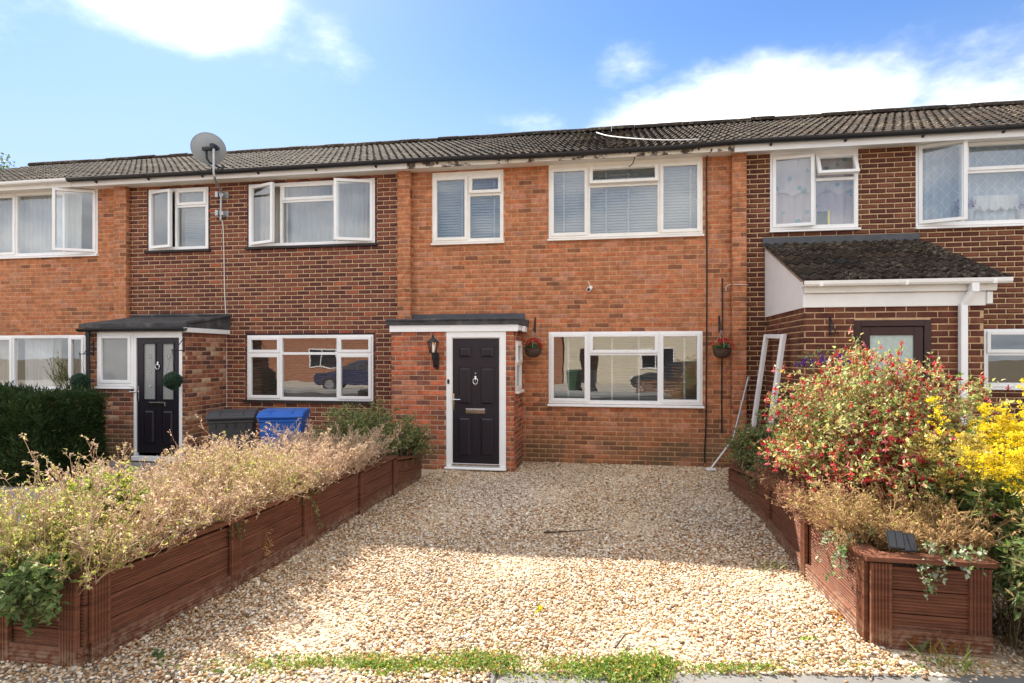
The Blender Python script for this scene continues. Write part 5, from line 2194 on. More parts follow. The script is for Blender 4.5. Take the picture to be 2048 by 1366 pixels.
straw_shrub('dried_shrub', 'tan dried shrub at the road end of the right planter', 'shrub', (1.60, 2.12), (-5.56, -4.95), 420, lambda x, y: .33 + .05 * np.sin(x * 9 + y * 8),
            [(.40, .25, .12), (.30, .17, .08), (.46, .31, .16)], [.4, .3, .3], [(.50, .34, .15), (.42, .26, .11), (.56, .41, .20), (.32, .18, .08)], [.35, .3, .2, .15], 'shrubs in the right planter', leafn=24,
            green=lambda P: np.clip(.03 + .3 * lobes(P, 6, 2.0), .0, .25))
straw_shrub('dried_shrub', 'low reddish brown dried shrub below the fuchsia along the plank edge', 'shrub', (1.52, 1.85), (-5.0, -3.3), 300, lambda x, y: .24 + .05 * np.sin(y * 8),
            [(.30, .14, .09), (.24, .11, .07), (.40, .24, .14)], [.4, .3, .3], [(.40, .20, .12), (.34, .10, .07), (.46, .30, .17), (.22, .22, .08)], [.35, .2, .25, .2], 'shrubs in the right planter', leafn=16)


def leafy_shrub(name, label, cat, centre, rad, n_st, zb, pal, w, lsize, group=None, nleaf=60, tips=None, wr=.42, stempal=((.12, .10, .05), (.18, .13, .07)), fexp=1.0, up=.5, base_r=.35):
    """bushy shrub: arching stems from the ground into an uneven crown, real leaves along the outer parts"""
    cx, cy, cz = centre
    t = thing(name, label, cat, (cx, cy, zb), group)
    n = n_st
    # target points in a lumpy ellipsoid
    u = unit(rvec(n))
    u[:, 2] = np.abs(u[:, 2]) * 1.1 - .35
    u = unit(u)
    lump = (1 + .30 * lobes(u, 2.6, cx) + .16 * lobes(u, 6.0, cy)) * np.where(rng.random(n) < .07, 1.12, 1.0)
    rr = rng.uniform(.35, 1.0, n) ** fexp * lump
    T = np.array([cx, cy, cz]) + u * rr[:, None] * np.array(rad)
    T[:, 2] = np.maximum(T[:, 2], zb + .08)
    base = np.stack([cx + rng.normal(0, rad[0] * base_r, n), cy + rng.normal(0, rad[1] * base_r, n), np.full(n, zb)], 1)
    base = np.clip(base, [cx - rad[0] * .6, cy - rad[1] * .7, zb], [cx + rad[0] * .6, cy + rad[1] * .7, zb])
    vec = T - base
    L = np.linalg.norm(vec, axis=1)
    mid_up = np.stack([np.zeros(n), np.zeros(n), L * up * .5], 1)
    pts = []
    K = 5
    for i in range(K + 1):
        s = i / K
        pts.append(base + vec * s + mid_up * (4 * s * (1 - s)) * .5)
    st, fo, fl = Fol(), Fol(), Fol()
    for i in range(K):
        r = .005 * (1 - i / 6.5)
        V, F = seg_tris(pts[i], pts[i + 1], r, r * .82)
        st.add(V, F, pick(stempal, [1] * len(stempal), n))
    for k in range(nleaf // 6):
        s = rng.uniform(.35, 1.0, n) ** .8
        A = on_stem(pts, s)
        D = unit(vec / L[:, None] * .5 + rvec(n, .65) + np.array([0, 0, .15]))
        l2 = rng.uniform(.05, .16, n) * (rad[0] + rad[2]) * .55
        B = A + D * l2[:, None]
        V, F = seg_tris(A, B, .0022, .0012)
        st.add(V, F, pick(stempal, [1] * len(stempal), n))
        for q in range(6):
            f = rng.uniform(.15, 1.0, (n, 1))
            P = A * (1 - f) + B * f
            Dl = unit(D * .5 + rvec(n, .7) + np.array([0, 0, .1]))
            V, F = leaf_tris(P, Dl, rng.uniform(*lsize, n), wr * rng.uniform(.8, 1.2, (n, 1)), .3)
            C = pick(pal, w, n)
            lb = lobes(P, 5.0, 2.0)[:, None]
            C = C * (1 + .22 * lb)
            fo.add(V, F, C)
        if tips:
            tips(fl, B, D, n)
    st.build('stem', M['stem'], t)
    fo.build('foliage', M['leaf'], t)
    fl.build('flowers', M['petal'], t)
    return t


def fuchsia_tips(fl, B, D, n):
    m = rng.random(n) < np.clip(.66 + 1.0 * lobes(B, 5.5, 2.0), .05, .97)
    P, k = B[m], int(m.sum())
    if not k:
        return
    # hanging bell: tube, four spread sepals, skirt
    top = P + rvec(k, .01)
    low = top + np.array([0, 0, -.022]) + rvec(k, .004)
    C = pick([(.56, .05, .065), (.64, .11, .10), (.68, .24, .22), (.42, .025, .045)], [.32, .28, .25, .15], k)
    V, F = seg_tris(top, low, .0035, .007)
    fl.add(V, F, C)
    for q in range(4):
        a = q * math.pi / 2 + rng.uniform(0, .6, k)
        Dd = np.stack([np.cos(a), np.sin(a), np.full(k, -.35)], 1)
        V, F = leaf_tris(low, Dd, rng.uniform(.022, .036, k), .5, .2)
        fl.add(V, F, C * .95)
    V, F = leaf_tris(low, np.tile([0, 0, -1.0], (k, 1)) + rvec(k, .2), rng.uniform(.018, .026, k), .8, .4)
    fl.add(V, F, C * np.array([.75, .5, 1.1]))


leafy_shrub('fuchsia', 'big fuchsia bush with cream green leaves and red hanging flowers', 'fuchsia', (2.17, -4.0, 1.04), (.92, 1.10, .80), 640, .42,
            [(.46, .50, .20), (.58, .57, .31), (.29, .36, .12), (.54, .40, .14), (.70, .68, .46), (.14, .22, .06)], [.30, .10, .24, .17, .05, .14], (.022, .048), 'shrubs in the right planter', 60, fuchsia_tips,
            stempal=((.26, .12, .06), (.34, .18, .09), (.20, .09, .05)), wr=.52, fexp=.6, up=.35)


def valerian_tips(fl, B, D, n):
    m = rng.random(n) < .40
    P, k = B[m], int(m.sum())
    for q in range(7):
        V, F = leaf_tris(P + rvec(k, .018), rvec(k) + np.array([0, 0, .8]), rng.uniform(.010, .02, k), .5, .3)
        fl.add(V, F, pick([(.40, .38, .16), (.46, .36, .20), (.34, .33, .12), (.45, .09, .12)], [.4, .3, .22, .08], k))


G1 = [(.16, .22, .08), (.10, .15, .06), (.26, .30, .11), (.42, .40, .16)]
leafy_shrub('leafy_shrub', 'yellow green leafy shrub growing through the dried stems at the road end', 'shrub', (-3.26, -6.22, .68), (.36, .60, .32), 200, .40, [(.34, .40, .08), (.22, .30, .06), (.48, .48, .12), (.12, .19, .05), (.52, .42, .14)], [.3, .25, .2, .15, .1], (.018, .040), 'shrubs in the left planter', 54, None, wr=.5)
leafy_shrub('valerian', 'green valerian bush with faded pink seed heads at the porch end of the left planter', 'shrub', (-3.10, -2.45, .68), (.60, .85, .50), 330, .36, G1, [.3, .25, .28, .17], (.025, .055), 'shrubs in the left planter', 48, valerian_tips, wr=.36)
leafy_shrub('valerian', 'small green leafy bush spilling over the far corner of the left planter', 'shrub', (-2.88, -1.85, .54), (.46, .50, .42), 170, .28, G1, [.35, .3, .25, .1], (.025, .05), 'shrubs in the left planter', 42, valerian_tips, wr=.36)
leafy_shrub('valerian', 'dull green leafy bush at the house end of the right planter', 'shrub', (1.74, -2.05, .58), (.46, .70, .48), 260, .30, [(.15, .20, .075), (.10, .14, .06), (.23, .25, .095), (.36, .32, .12)], [.35, .3, .25, .1], (.025, .055), 'shrubs in the right planter', 48, valerian_tips, wr=.34)
leafy_shrub('leafy_bush', 'dark green leafy bush with a few red flowers under the goldenrod', 'shrub', (2.45, -5.05, .52), (.42, .75, .46), 190, .30, [(.10, .16, .05), (.07, .12, .04), (.17, .23, .08), (.36, .40, .22)], [.35, .3, .25, .1], (.03, .065), 'shrubs in the right planter', 42,
            lambda fl, B, D, n: fuchsia_tips(fl, B[:n // 5], D[:n // 5], n // 5), wr=.40)


# goldenrod: tall leafy stems with arching yellow plumes
def goldenrod(label, cx, cy, r, n, h, pal, w, zb=.2):
    t = thing('goldenrod', label, 'goldenrod', (cx, cy, zb), 'shrubs in the right planter')
    base = np.stack([cx + rng.normal(0, r * .5, n), cy + rng.normal(0, r * .5, n), np.full(n, zb)], 1)
    d0 = unit(np.array([0, 0, 1.0]) + rvec(n, .14))
    L = h * rng.uniform(.78, 1.08, n)
    pts = stems(base, d0, L, rvec(n, .07), 6)
    st, fo, fl = Fol(), Fol(), Fol()
    for i in range(6):
        V, F = seg_tris(pts[i], pts[i + 1], .0045 - i * .0004, .0041 - i * .0004)
        st.add(V, F, pick([(.14, .17, .05), (.20, .20, .07)], [1, 1], n))
    for k in range(46):
        s = rng.uniform(.08, .80, n)
        P = on_stem(pts, s)
        a = rng.uniform(0, 6.28, n)
        D = np.stack([np.cos(a), np.sin(a), rng.uniform(-.5, .5, n)], 1)
        V, F = leaf_tris(P, D, rng.uniform(.05, .10, n), .19, .3)
        fo.add(V, F, pick([(.16, .23, .06), (.11, .17, .045), (.24, .30, .09), (.34, .38, .17)], [.35, .3, .25, .1], n))
    for k in range(16):
        s = rng.uniform(.80, 1.0, n)
        A = on_stem(pts, s)
        a = rng.uniform(0, 6.28, n)
        l2 = (1.05 - s) * .36 + .018
        B = A + np.stack([np.cos(a) * l2, np.sin(a) * l2, .35 * l2], 1)
        V, F = seg_tris(A, B, .0015, .001)
        st.add(V, F, pick([(.24, .26, .06)], [1], n))
        for q in range(22):
            f = rng.uniform(.1, 1.0, (n, 1))
            P = A * (1 - f) + B * f + np.array([0, 0, 1.0]) * (.03 * f * (1 - f)) + rvec(n, .006)
            V, F = leaf_tris(P, rvec(n) + np.array([0, 0, .9]), rng.uniform(.009, .018, n), .7, .4)
            fl.add(V, F, pick(pal, w, n))
    st.build('stem', M['stem'], t)
    fo.build('foliage', M['leaf'], t)
    fl.build('flowers', M['petal'], t)
    return t


YEL = [(.80, .62, .02), (.88, .72, .05), (.70, .50, .02), (.84, .76, .14)]
goldenrod('bright yellow goldenrod plumes at the right edge of the planter', 2.84, -5.15, .36, 90, 1.17, YEL, [.4, .3, .2, .1])
goldenrod('second bright yellow goldenrod clump below the tallest plumes', 2.60, -5.50, .22, 36, .98, YEL, [.4, .3, .2, .1])
goldenrod('paler straw yellow goldenrod fading beside the bright plumes', 2.34, -5.12, .16, 24, .93, [(.66, .54, .14), (.74, .62, .24), (.56, .44, .12)], [.4, .3, .3])
goldenrod('low fading goldenrod leaning over the planter corner', 2.52, -5.72, .12, 14, .70, [(.66, .46, .14), (.72, .56, .22), (.70, .46, .04)], [.4, .35, .25])
leafy_shrub('leafy_bush', 'tall leafy stems with dry lower leaves right of the planter corner', 'shrub', (2.54, -5.80, .50), (.40, .46, .54), 240, .02, [(.13, .19, .06), (.09, .14, .05), (.24, .28, .12), (.34, .26, .13)], [.35, .3, .2, .15], (.04, .085), 'shrubs in the right planter', 36, None, wr=.26, base_r=.5)

# clipped conifer hedge in front of the far-left house
def hedge():
    hx0, hx1, hy0, hy1, hh = -12.2, -7.45, -2.95, -1.85, 1.17
    t = thing('conifer_hedge', 'clipped dark green conifer hedge in front of the far left house', 'hedge', ((hx0 + hx1) / 2, (hy0 + hy1) / 2, 0))
    mb = MB()
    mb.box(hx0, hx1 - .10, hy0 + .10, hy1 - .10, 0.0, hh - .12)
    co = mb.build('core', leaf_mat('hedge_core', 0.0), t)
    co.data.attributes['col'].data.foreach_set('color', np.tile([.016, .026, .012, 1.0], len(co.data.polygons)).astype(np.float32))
    N = 34000
    face = rng.choice(3, N, p=[.58, .26, .16])
    P = np.zeros((N, 3))
    nr = np.zeros((N, 3))
    u, v = rng.random(N), rng.random(N)
    f = face == 0
    P[f] = np.stack([hx0 + (hx1 - hx0) * u[f], np.full(f.sum(), hy0), hh * v[f]], 1)
    nr[f] = (0, -1, 0)
    f = face == 1
    P[f] = np.stack([hx0 + (hx1 - hx0) * u[f], hy0 + (hy1 - hy0) * v[f], np.full(f.sum(), hh)], 1)
    nr[f] = (0, 0, 1)
    f = face == 2
    P[f] = np.stack([np.full(f.sum(), hx1), hy0 + (hy1 - hy0) * u[f], hh * v[f]], 1)
    nr[f] = (1, 0, 0)
    # rounded shoulders and an uneven clip
    cz = np.maximum(P[:, 2] - (hh - .22), 0)
    P[:, 1] += np.where(face == 0, cz * cz * 2.6, 0)
    P[:, 0] -= np.where(face == 2, cz * cz * 2.6, 0)
    ex = np.maximum(P[:, 0] - (hx1 - .30), 0)
    P[:, 1] += np.where(face == 0, ex * ex * 2.2, 0)
    P[:, 2] -= np.where(face == 1, ex * ex * 2.2 + np.maximum((hy0 + .15) - P[:, 1], 0) * .8, 0)
    P += nr * (.08 * lobes(P, 4.0, 1.0) + .05 * lobes(P, 13.0, 2.0) - rng.uniform(0, .09, N) + .10 * (rng.random(N) > .985))[:, None]
    fo = Fol()
    for q in range(2):
        D = unit(nr * .8 + np.array([0, 0, .75]) + rvec(N, .5))
        V, F = leaf_tris(P + rvec(N, .012), D, rng.uniform(.04, .085, N), .22, .4)
        C = pick([(.035, .065, .020), (.050, .090, .026), (.026, .048, .018), (.085, .115, .035), (.14, .085, .04)], [.36, .28, .25, .09, .02], N)
        fo.add(V, F, C * (1 + .25 * lobes(P, 9.0, 3.0)[:, None]))
    fo.build('foliage', M['leaf'], t)
    # loose shoot standing above the clip
    st, f2 = Fol(), Fol()
    b = at(128, 775, -2.4)
    n = 26
    base = np.tile(np.array(b), (n, 1)) + rvec(n, .05)
    d0 = unit(np.array([-.45, 0, 1.0]) + rvec(n, .16))
    pts = stems(base, d0, rng.uniform(.18, .42, n), rvec(n, .1))
    for i in range(4):
        V, F = seg_tris(pts[i], pts[i + 1], .003, .002)
        st.add(V, F, pick([(.08, .08, .03)], [1], n))
    for q in range(14):
        A = on_stem(pts, rng.uniform(.2, 1, n))
        V, F = leaf_tris(A, d0 + rvec(n, .5), rng.uniform(.03, .06, n), .2, .3)
        f2.add(V, F, pick([(.06, .11, .03), (.10, .14, .04)], [1, 1], n))
    st.build('stem', M['stem'], t)
    f2.build('shoot', M['leaf'], t)


hedge()

# tree beyond the roofs at the far left
def tree(label, x, y, h, r, pal, w, N=5000, ls=(.10, .22)):
    t = thing('tree', label, 'tree', (x, y, 0), 'trees beyond the terrace')
    mb = MB()
    mb.tube([(x, y, 0), (x + .1, y, h * .3), (x - .1, y + .1, h * .6), (x, y, h * .92)], [.28, .22, .14, .03], 9, c=(.09, .065, .045))
    ends = []
    for j in range(12):
        a = j * 2.4
        z0 = h * (.38 + .045 * j)
        e = (x + r * .8 * math.cos(a), y + r * .8 * math.sin(a), z0 + r * .5)
        mb.tube([(x, y, z0), (x + r * .4 * math.cos(a), y + r * .4 * math.sin(a), z0 + r * .32), e], [.09, .05, .015], 6, c=(.09, .065, .045))
        ends.append(e)
    mb.build('trunk', M['stem'], t, smooth=True)
    E_ = np.array(ends + [(x, y, h * .9)])
    c = E_[rng.integers(0, len(E_), N)]
    P = c + unit(rvec(N)) * (r * .42 * rng.random((N, 1)) ** .5)
    V, F = leaf_tris(P, rvec(N), rng.uniform(*ls, N), .5, .3)
    fo = Fol()
    fo.add(V, F, pick(pal, w, N) * (1 + .25 * lobes(P, 1.3, 1.0)[:, None]))
    fo.build('crown', M['leaf'], t)


def solve_tree():
    d = ray(-92, 338)
    tt = (16 - CAM[1]) / d.y
    return d.x * tt, 16, CAM[2] + d.z * tt


tx, ty, tz = solve_tree()
tree('dark leafy tree rising just above the roof at the far left', tx, ty, tz + 1.0, 2.2, [(.05, .08, .025), (.08, .11, .035)], [1, 1])


# ------------------------------------------------------------------ trailing ivy, weeds and grass
def trail(fo, st, p, d, L, n, ls, pal, w, drop=.5):
    P = [np.array(p, float)]
    D = np.array(d, float)
    for i in range(n):
        D = unit((D + rng.normal(0, .35, 3) + np.array([0, 0, -drop]) * (i / n))[None])[0]
        P.append(P[-1] + D * L / n)
    P = np.array(P)
    V, F = seg_tris(P[:-1], P[1:], .0022, .0018)
    st.add(V, F, pick([(.14, .13, .06)], [1], n))
    for q in range(4):
        A = P[1:] + rng.normal(0, .008, (n, 3))
        Dd = rvec(n) + np.array([0, -.3, .2])
        V, F = leaf_tris(A, Dd, rng.uniform(*ls, n), .62, .2)
        fo.add(V, F, pick(pal, w, n))


IVY = [(.12, .19, .06), (.18, .25, .09), (.26, .30, .12), (.09, .13, .05)]


def ivy(label, starts, ls=(.02, .045), pal=IVY, w=(.35, .3, .2, .15)):
    t = thing('ivy', label, 'ivy', tuple(starts[0][0]), 'ivy trailing over the planters')
    fo, st = Fol(), Fol()
    for (p, d, L, n, k, dr) in starts:
        for i in range(k):
            trail(fo, st, np.array(p) + rng.normal(0, .03, 3), np.array(d) + rng.normal(0, .25, 3), L * rng.uniform(.6, 1.1), n, ls, pal, list(w), dr)
    st.build('stem', M['stem'], t)
    fo.build('foliage', M['leaf'], t)


ivy('green ivy and five-fingered leaves hanging over the front corner of the left planter', [((-3.30, -6.83, .52), (.1, -.5, -.1),   .28, 7, 26, .8), ((-3.12, -6.83, .54), (.3, -.4, .1), .30, 7, 26, .7), ((-3.05, -6.85, .52), (.15, -.2, -.6), .42, 10, 3, 1.2), ((-3.2, -6.6, .5), (0, 0, .4), .28, 6, 34, .1)], (.028, .058))
ivy('small ivy tuft on the second post of the left planter', [((LPT[1][0] - .02, LPT[1][1] - .02, .52), (.4, 0, -.2), .20, 6, 7, 1.2)], (.012, .028), [(.16, .18, .07), (.24, .22, .10), (.10, .12, .05)], (.4, .3, .3))
ivy('pale green ivy tuft on the double post of the left planter', [((LPT[2][0] - .05, LPT[2][1] + .0, .51), (.3, 0, .1), .24, 6, 12, .8), ((LPT[2][0] + .03, LPT[2][1] + .08, .42), (.05, 0, -1), .34, 9, 2, 1.5), ((LPT[2][0] - .2, LPT[2][1] - .4, .5), (0, 0, .5), .16, 5, 10, .2)], (.015, .032), [(.30, .33, .12), (.20, .25, .09), (.12, .17, .06)], (.4, .35, .25))
ivy('variegated ivy over the cap rail of the right planter beside the solar cells', [((1.55, -5.45, .55), (-.1, -.2, .2), .26, 7, 14, .6), ((1.53, -5.3, .52), (-.4, -.1, -.1), .32, 8, 4, 1.3), ((1.78, -5.78, .53), (.1, -.3, .0), .24, 7, 6, 1.2), ((2.04, -5.76, .55), (.1, -.2, .1), .16, 5, 10, .7)], (.018, .042), [(.34, .40, .26), (.14, .21, .08), (.46, .50, .38), (.20, .28, .10)], (.3, .3, .2, .2))
ivy('thin ivy hanging down the low plank at the house end of the right planter', [((1.50, -2.9, .42), (-.3, 0, -.2), .26, 7, 5, 1.2)], (.015, .03))


def tuft(name, label, cat, x, y, n, h, pal, w, spread=.6, group=None, wide=.07, rad=.05):
    t = thing(name, label, cat, (x, y, 0), group)
    P = np.stack([x + rng.normal(0, rad, n), y + rng.normal(0, rad, n), np.full(n, .005)], 1)
    D = np.array([0, 0, 1.0]) + rvec(n, spread)
    D[:, 2] = np.abs(D[:, 2])
    V, F = leaf_tris(P, D, h * rng.uniform(.5, 1.1, n), wide, .25)
    f = Fol()
    f.add(V, F, pick(pal, w, n))
    f.build('foliage', M['leaf'], t)


GR = [(.22, .30, .06), (.15, .24, .05), (.34, .38, .10), (.46, .36, .14)]
x, y = G(912, 1236)
tuft('weed', 'small spiky grass weed alone in the sunlit gravel', 'weed', x, y, 26, .055, GR, [.4, .4, .2, 0], .5, 'weeds in the gravel')
x, y = G(1614, 1283)
tuft('weed', 'bright green seedling in the gravel beside the right planter', 'weed', x, y, 14, .05, [(.25, .36, .06)], [1], .7, 'weeds in the gravel', .45, .018)
x, y = G(1790, 1290)
tuft('weed', 'dark narrow-leaved weed at the foot of the right planter end', 'weed', x + .05, y, 24, .10, [(.08, .14, .05), (.13, .19, .07)], [1, 1], .7, 'weeds in the gravel', .14)
x, y = G(1905, 1338)
tuft('weed', 'long bladed green grass tuft at the corner of the right planter', 'weed', x, y, 40, .15, GR, [.4, .3, .3, 0], .7, 'weeds in the gravel', .06)
x, y = G(318, 1316)
tuft('weed', 'small low weed in the gravel by the left planter', 'weed', x, y, 14, .05, [(.10, .17, .06)], [1], 1.0, 'weeds in the gravel', .5, .02)
x, y = G(1080, 1222)
tuft('weed', 'tiny yellow flower weed on the gravel', 'weed', x, y, 9, .05, [(.70, .52, .03), (.2, .3, .06)], [.5, .5], .7, 'weeds in the gravel', .4, .012)
x, y = G(1117, 933)
tuft('weed', 'small dark weed at the foot of the house wall', 'weed', x, y - .05, 14, .06, [(.07, .12, .04)], [1], .7, 'weeds in the gravel', .3, .02)
x, y = G(1540, 1140)
tuft('weed', 'straggling weed by the middle of the right planter', 'weed', x, y, 20, .10, [(.12, .17, .06), (.25, .26, .10)], [1, 1], .9, 'weeds in the gravel', .2, .05)
x, y = G(1885, 1310)
tuft('dead_plant', 'dead orange brown leaves against the end of the right planter', 'dead plant', x, y + .06, 46, .13, [(.40, .18, .06), (.30, .13, .05), (.22, .11, .06), (.14, .17, .06)], [.35, .3, .2, .15], .55, None, .22, .06)
x, y = G(1680, 1235)
tuft('dead_plant', 'fallen dry orange leaves at the foot of the right planter', 'dead plant', x, y, 30, .045, [(.50, .26, .08), (.38, .19, .07)], [1, 1], 1.6, None, .5, .045)
x, y = G(440, 1215)
tuft('dead_plant', 'dried brown seedlings along the foot of the left planter', 'dead plant', x + .02, y - .1, 60, .09, [(.42, .27, .15), (.30, .18, .09)], [1, 1], .9, None, .12, .10)
x, y = G(250, 1270)
tuft('dead_plant', 'straggling dry plant growing at the front corner of the left planter', 'dead plant', x + .08, y + .12, 90, .11, [(.44, .28, .17), (.32, .19, .10)], [1, 1], .9, None, .14, .12)
p = Vector((LPT[1][0] + .24, LPT[1][1] + .38, .30))


def dead_clump(label, px, py, seg):
    a, b = Vector((*LPT[seg], 0)), Vector((*LPT[seg + 1], 0))
    d = ray(px, py)
    n = Vector(((b - a).y, -(b - a).x, 0)).normalized()
    tt = (a + n * .012 - Vector(CAM)).dot(n) / d.dot(n)
    q = Vector(CAM) + d * tt
    t = thing('dead_plant', label, 'dead plant', tuple(q))
    N = 90
    P = np.tile(np.array(q), (N, 1)) + rng.normal(0, 1, (N, 3)) * np.array([.008, .022, .055])
    D = rvec(N, .6) + np.array(n) * .5 + np.array([0, 0, -.5])
    V, F = leaf_tris(P, D, rng.uniform(.02, .05, N), .16, .4)
    f = Fol()
    f.add(V, F, pick([(.50, .30, .12), (.40, .22, .08), (.58, .40, .2)], [1, 1, 1], N))
    f.build('foliage', M['dryleaf'], t)


dead_clump('orange dried clump growing out of the plank face between the first posts', 533, 1090, 1)

# grass and clover band along the edge of the pavement
def grass():
    fo = Fol()
    N = 26000
    x = rng.uniform(-2.6, 1.9, N)
    c = np.clip(np.interp(x, [-2.6, -2.1, -1.7, -1.2, -.9, -.5, -.2, .0, .12, .30, .42, .55, .8, 1.0, 1.3, 1.9], [.05, .15, .3, .5, .6, .5, .55, .8, 1.0, 1.0, .45, .18, .26, .14, .06, .0]), 0, 1)
    yc = PAVE(x) + .025 * np.sin(x * 7.0) + np.interp(x, [-2.6, -1.5, -.9, -.5, 0, .3, .6, 1.9], [.02, .03, .05, .04, .03, .05, .06, .06])
    y = yc + rng.normal(0, .06, N) * (1 - .45 * (x > .45)) - .16 * rng.random(N) * (rng.random(N) < .5) * (np.abs(x - .16) < .17)
    P = np.stack([x, y, np.full(N, .006)], 1)
    clump = lobes(P, 9.0, 1.0) * .6 + lobes(P, 23.0, 2.0) * .5 + .05
    keep = rng.random(N) < np.clip(c * (.25 + 1.35 * clump), 0, 1)
    P, c, clump = P[keep], c[keep], clump[keep]
    n = len(P)
    hmp = 1 + 1.0 * np.exp(-((P[:, 0] - .18) / .16) ** 2) + .4 * np.exp(-((P[:, 0] + .75) / .2) ** 2)
    D = np.array([0, 0, 1.0]) + rvec(n, .6)
    D[:, 2] = np.abs(D[:, 2]) + .1
    V, F = leaf_tris(P, D, rng.uniform(.012, .042, n) * hmp, .12, .25)
    fo.add(V, F, pick(GR, [.36, .26, .22, .16], n))
    # clover-like broad leaves lower down
    m = int(n * .95)
    Q = P[:m] + rvec(m, .014)
    Q[:, 2] = rng.uniform(.006, .036, m) * hmp[:m]
    V, F = leaf_tris(Q, rvec(m) + np.array([0, 0, .3]), rng.uniform(.012, .026, m), .7, .2)
    fo.add(V, F, pick([(.17, .26, .05), (.26, .33, .07), (.11, .18, .04), (.46, .24, .09), (.50, .44, .12)], [.34, .28, .2, .1, .08], m))
    o = fo.build('grass', M['leaf'], None)
    tag(o, 'patchy green grass along the edge of the pavement', 'grass')


grass()


def twig(label, pts, r):
    mb = MB()
    mb.tube(pts, r, 6, c=(.05, .035, .025))
    tag(mb.build('twig', M['stem'], None), label, 'twig', 'twigs lying on the gravel')


a, b, c_ = G(1088, 1071), G(1140, 1070), G(1196, 1065)
twig('long thin brown twig on the shaded gravel', [(a[0], a[1], .03), (b[0], b[1], .035), (c_[0], c_[1], .03)], [.008, .005, .003])
a, b = G(1230, 1306), G(1252, 1283)
twig('short dark twig at the edge of the grass', [(a[0], a[1], .03), ((a[0] + b[0]) / 2 + .005, (a[1] + b[1]) / 2, .045), (b[0], b[1], .05)], [.006, .005, .003])


# ------------------------------------------------------------------ hanging things
def wall_bracket(label, p, rot=0.0):
    """black scroll bracket: upright bar, arm and diagonal brace; p is the foot of the bar on the wall, arm looks out (-y)"""
    t = thing('wall_bracket', label, 'bracket', tuple(p), 'hanging brackets on the walls')
    x, y, z = p
    mb = MB()
    mb.box(x - .011, x + .011, y - .014, y - .004, z - .03, z + .215)
    mb.build('back_plate', M['black'], t)
    mb = MB()
    mb.tube([(x, y - .01, z), (x, y - .25, z + .0), (x, y - .275, z + .015)], .0075, 6)
    mb.tube([(x, y - .275, z + .012), (x, y - .268, z - .025), (x, y - .25, z - .02)], .005, 6)
    mb.build('arm', M['black'], t)
    mb = MB()
    mb.tube([(x, y - .012, z + .19), (x, y - .06, z + .15), (x, y - .14, z + .07), (x, y - .20, z + .0)], .0065, 6)
    mb.build('brace', M['black'], t)
    return Vector((x, y - .262, z - .02))


hk1 = wall_bracket('black scroll bracket above the hanging basket by the porch', at(1070.5, 661, 0))
hk2 = wall_bracket('black scroll bracket above the hanging basket on the brick wall beside the cables', at(1438, 659, 0))
hk3 = wall_bracket('black scroll bracket left of the white obscured porch window', at(188, 708, YN))
hk4 = wall_bracket('black scroll bracket on the mixed brick beside the glazed front door', at(368.5, 701, YN))
hk5 = wall_bracket('empty black scroll bracket on the dark porch wall beside the brown door', at(1660, 668, YR))


def hanging_basket(label, hook, drop):
    r = .135
    c = hook + Vector((0, 0, -drop))
    t = thing('hanging_basket', label, 'hanging basket', tuple(c), 'hanging baskets of red geraniums')
    mb = MB()
    prof = [(0.012, c.z - .150)]
    for j in range(1, 10):
        a = j / 9 * math.pi / 2
        rr = r * math.sin(a) ** .75
        zz = c.z - .150 * math.cos(a) ** .9
        prof += [(rr + (.004 if j % 2 else 0), zz)]
    prof += [(r + .008, c.z + .004), (r - .01, c.z + .004), (r - .02, c.z - .03), (0, c.z - .03)]
    mb.lathe(prof, c.x, c.y, 22)
    mb.build('bowl', M['wicker'], t, smooth=True)
    mb = MB()
    for j in range(3):
        a = 2.1 * j + .6
        mb.tube([(c.x + r * math.cos(a), c.y + r * math.sin(a), c.z), (hook.x, hook.y, hook.z)], .0022, 4)
    mb.build('chain', M['steel'], t)
    fo = Fol()
    N = 150
    P = np.tile(np.array(c), (N, 1)) + unit(rvec(N)) * np.array([.11, .11, .06]) * rng.random((N, 1)) ** .4
    P[:, 2] = np.maximum(P[:, 2], c.z - .01) + .01
    V, F = leaf_tris(P, unit(P - np.array(c)) + rvec(N, .4), rng.uniform(.035, .065, N), .85, .25)
    fo.add(V, F, pick([(.10, .19, .06), (.16, .26, .09), (.07, .13, .05), (.30, .38, .22)], [.35, .3, .25, .1], N))
    fo.build('foliage', M['leaf'], t)
    for (dx, dy, dz) in [(-.13, -.04, .075), (-.05, -.10, .085), (.02, -.06, .125), (.10, -.08, .095), (.13, -.05, .03), (.05, .03, .12), (-.03, .02, .115)]:
        f = Fol()
        n = 46
        u = unit(rvec(n))
        q = np.array([c.x + dx * 1.02, c.y + dy, c.z + dz]) + u * .026
        V, F = leaf_tris(q, u + rvec(n, .5), rng.uniform(.014, .024, n), .9, .2)
        f.add(V, F, pick([(.55, .012, .018), (.68, .03, .03), (.42, .008, .015)], [.5, .3, .2], n))
        f.build('flower_head', M['petal'], t)
    return t


def drop_to(hook, py):
    """how far below the hook the picture row py lies"""
    return hook.z - WZ(*(PRJ(*hook)[0], py), hook.y)


hanging_basket('brown basket of red geraniums hanging between the porch and the white window', hk1, drop_to(hk1, 696))
hanging_basket('brown basket of red geraniums hanging in front of the black cable', hk2, drop_to(hk2, 697))


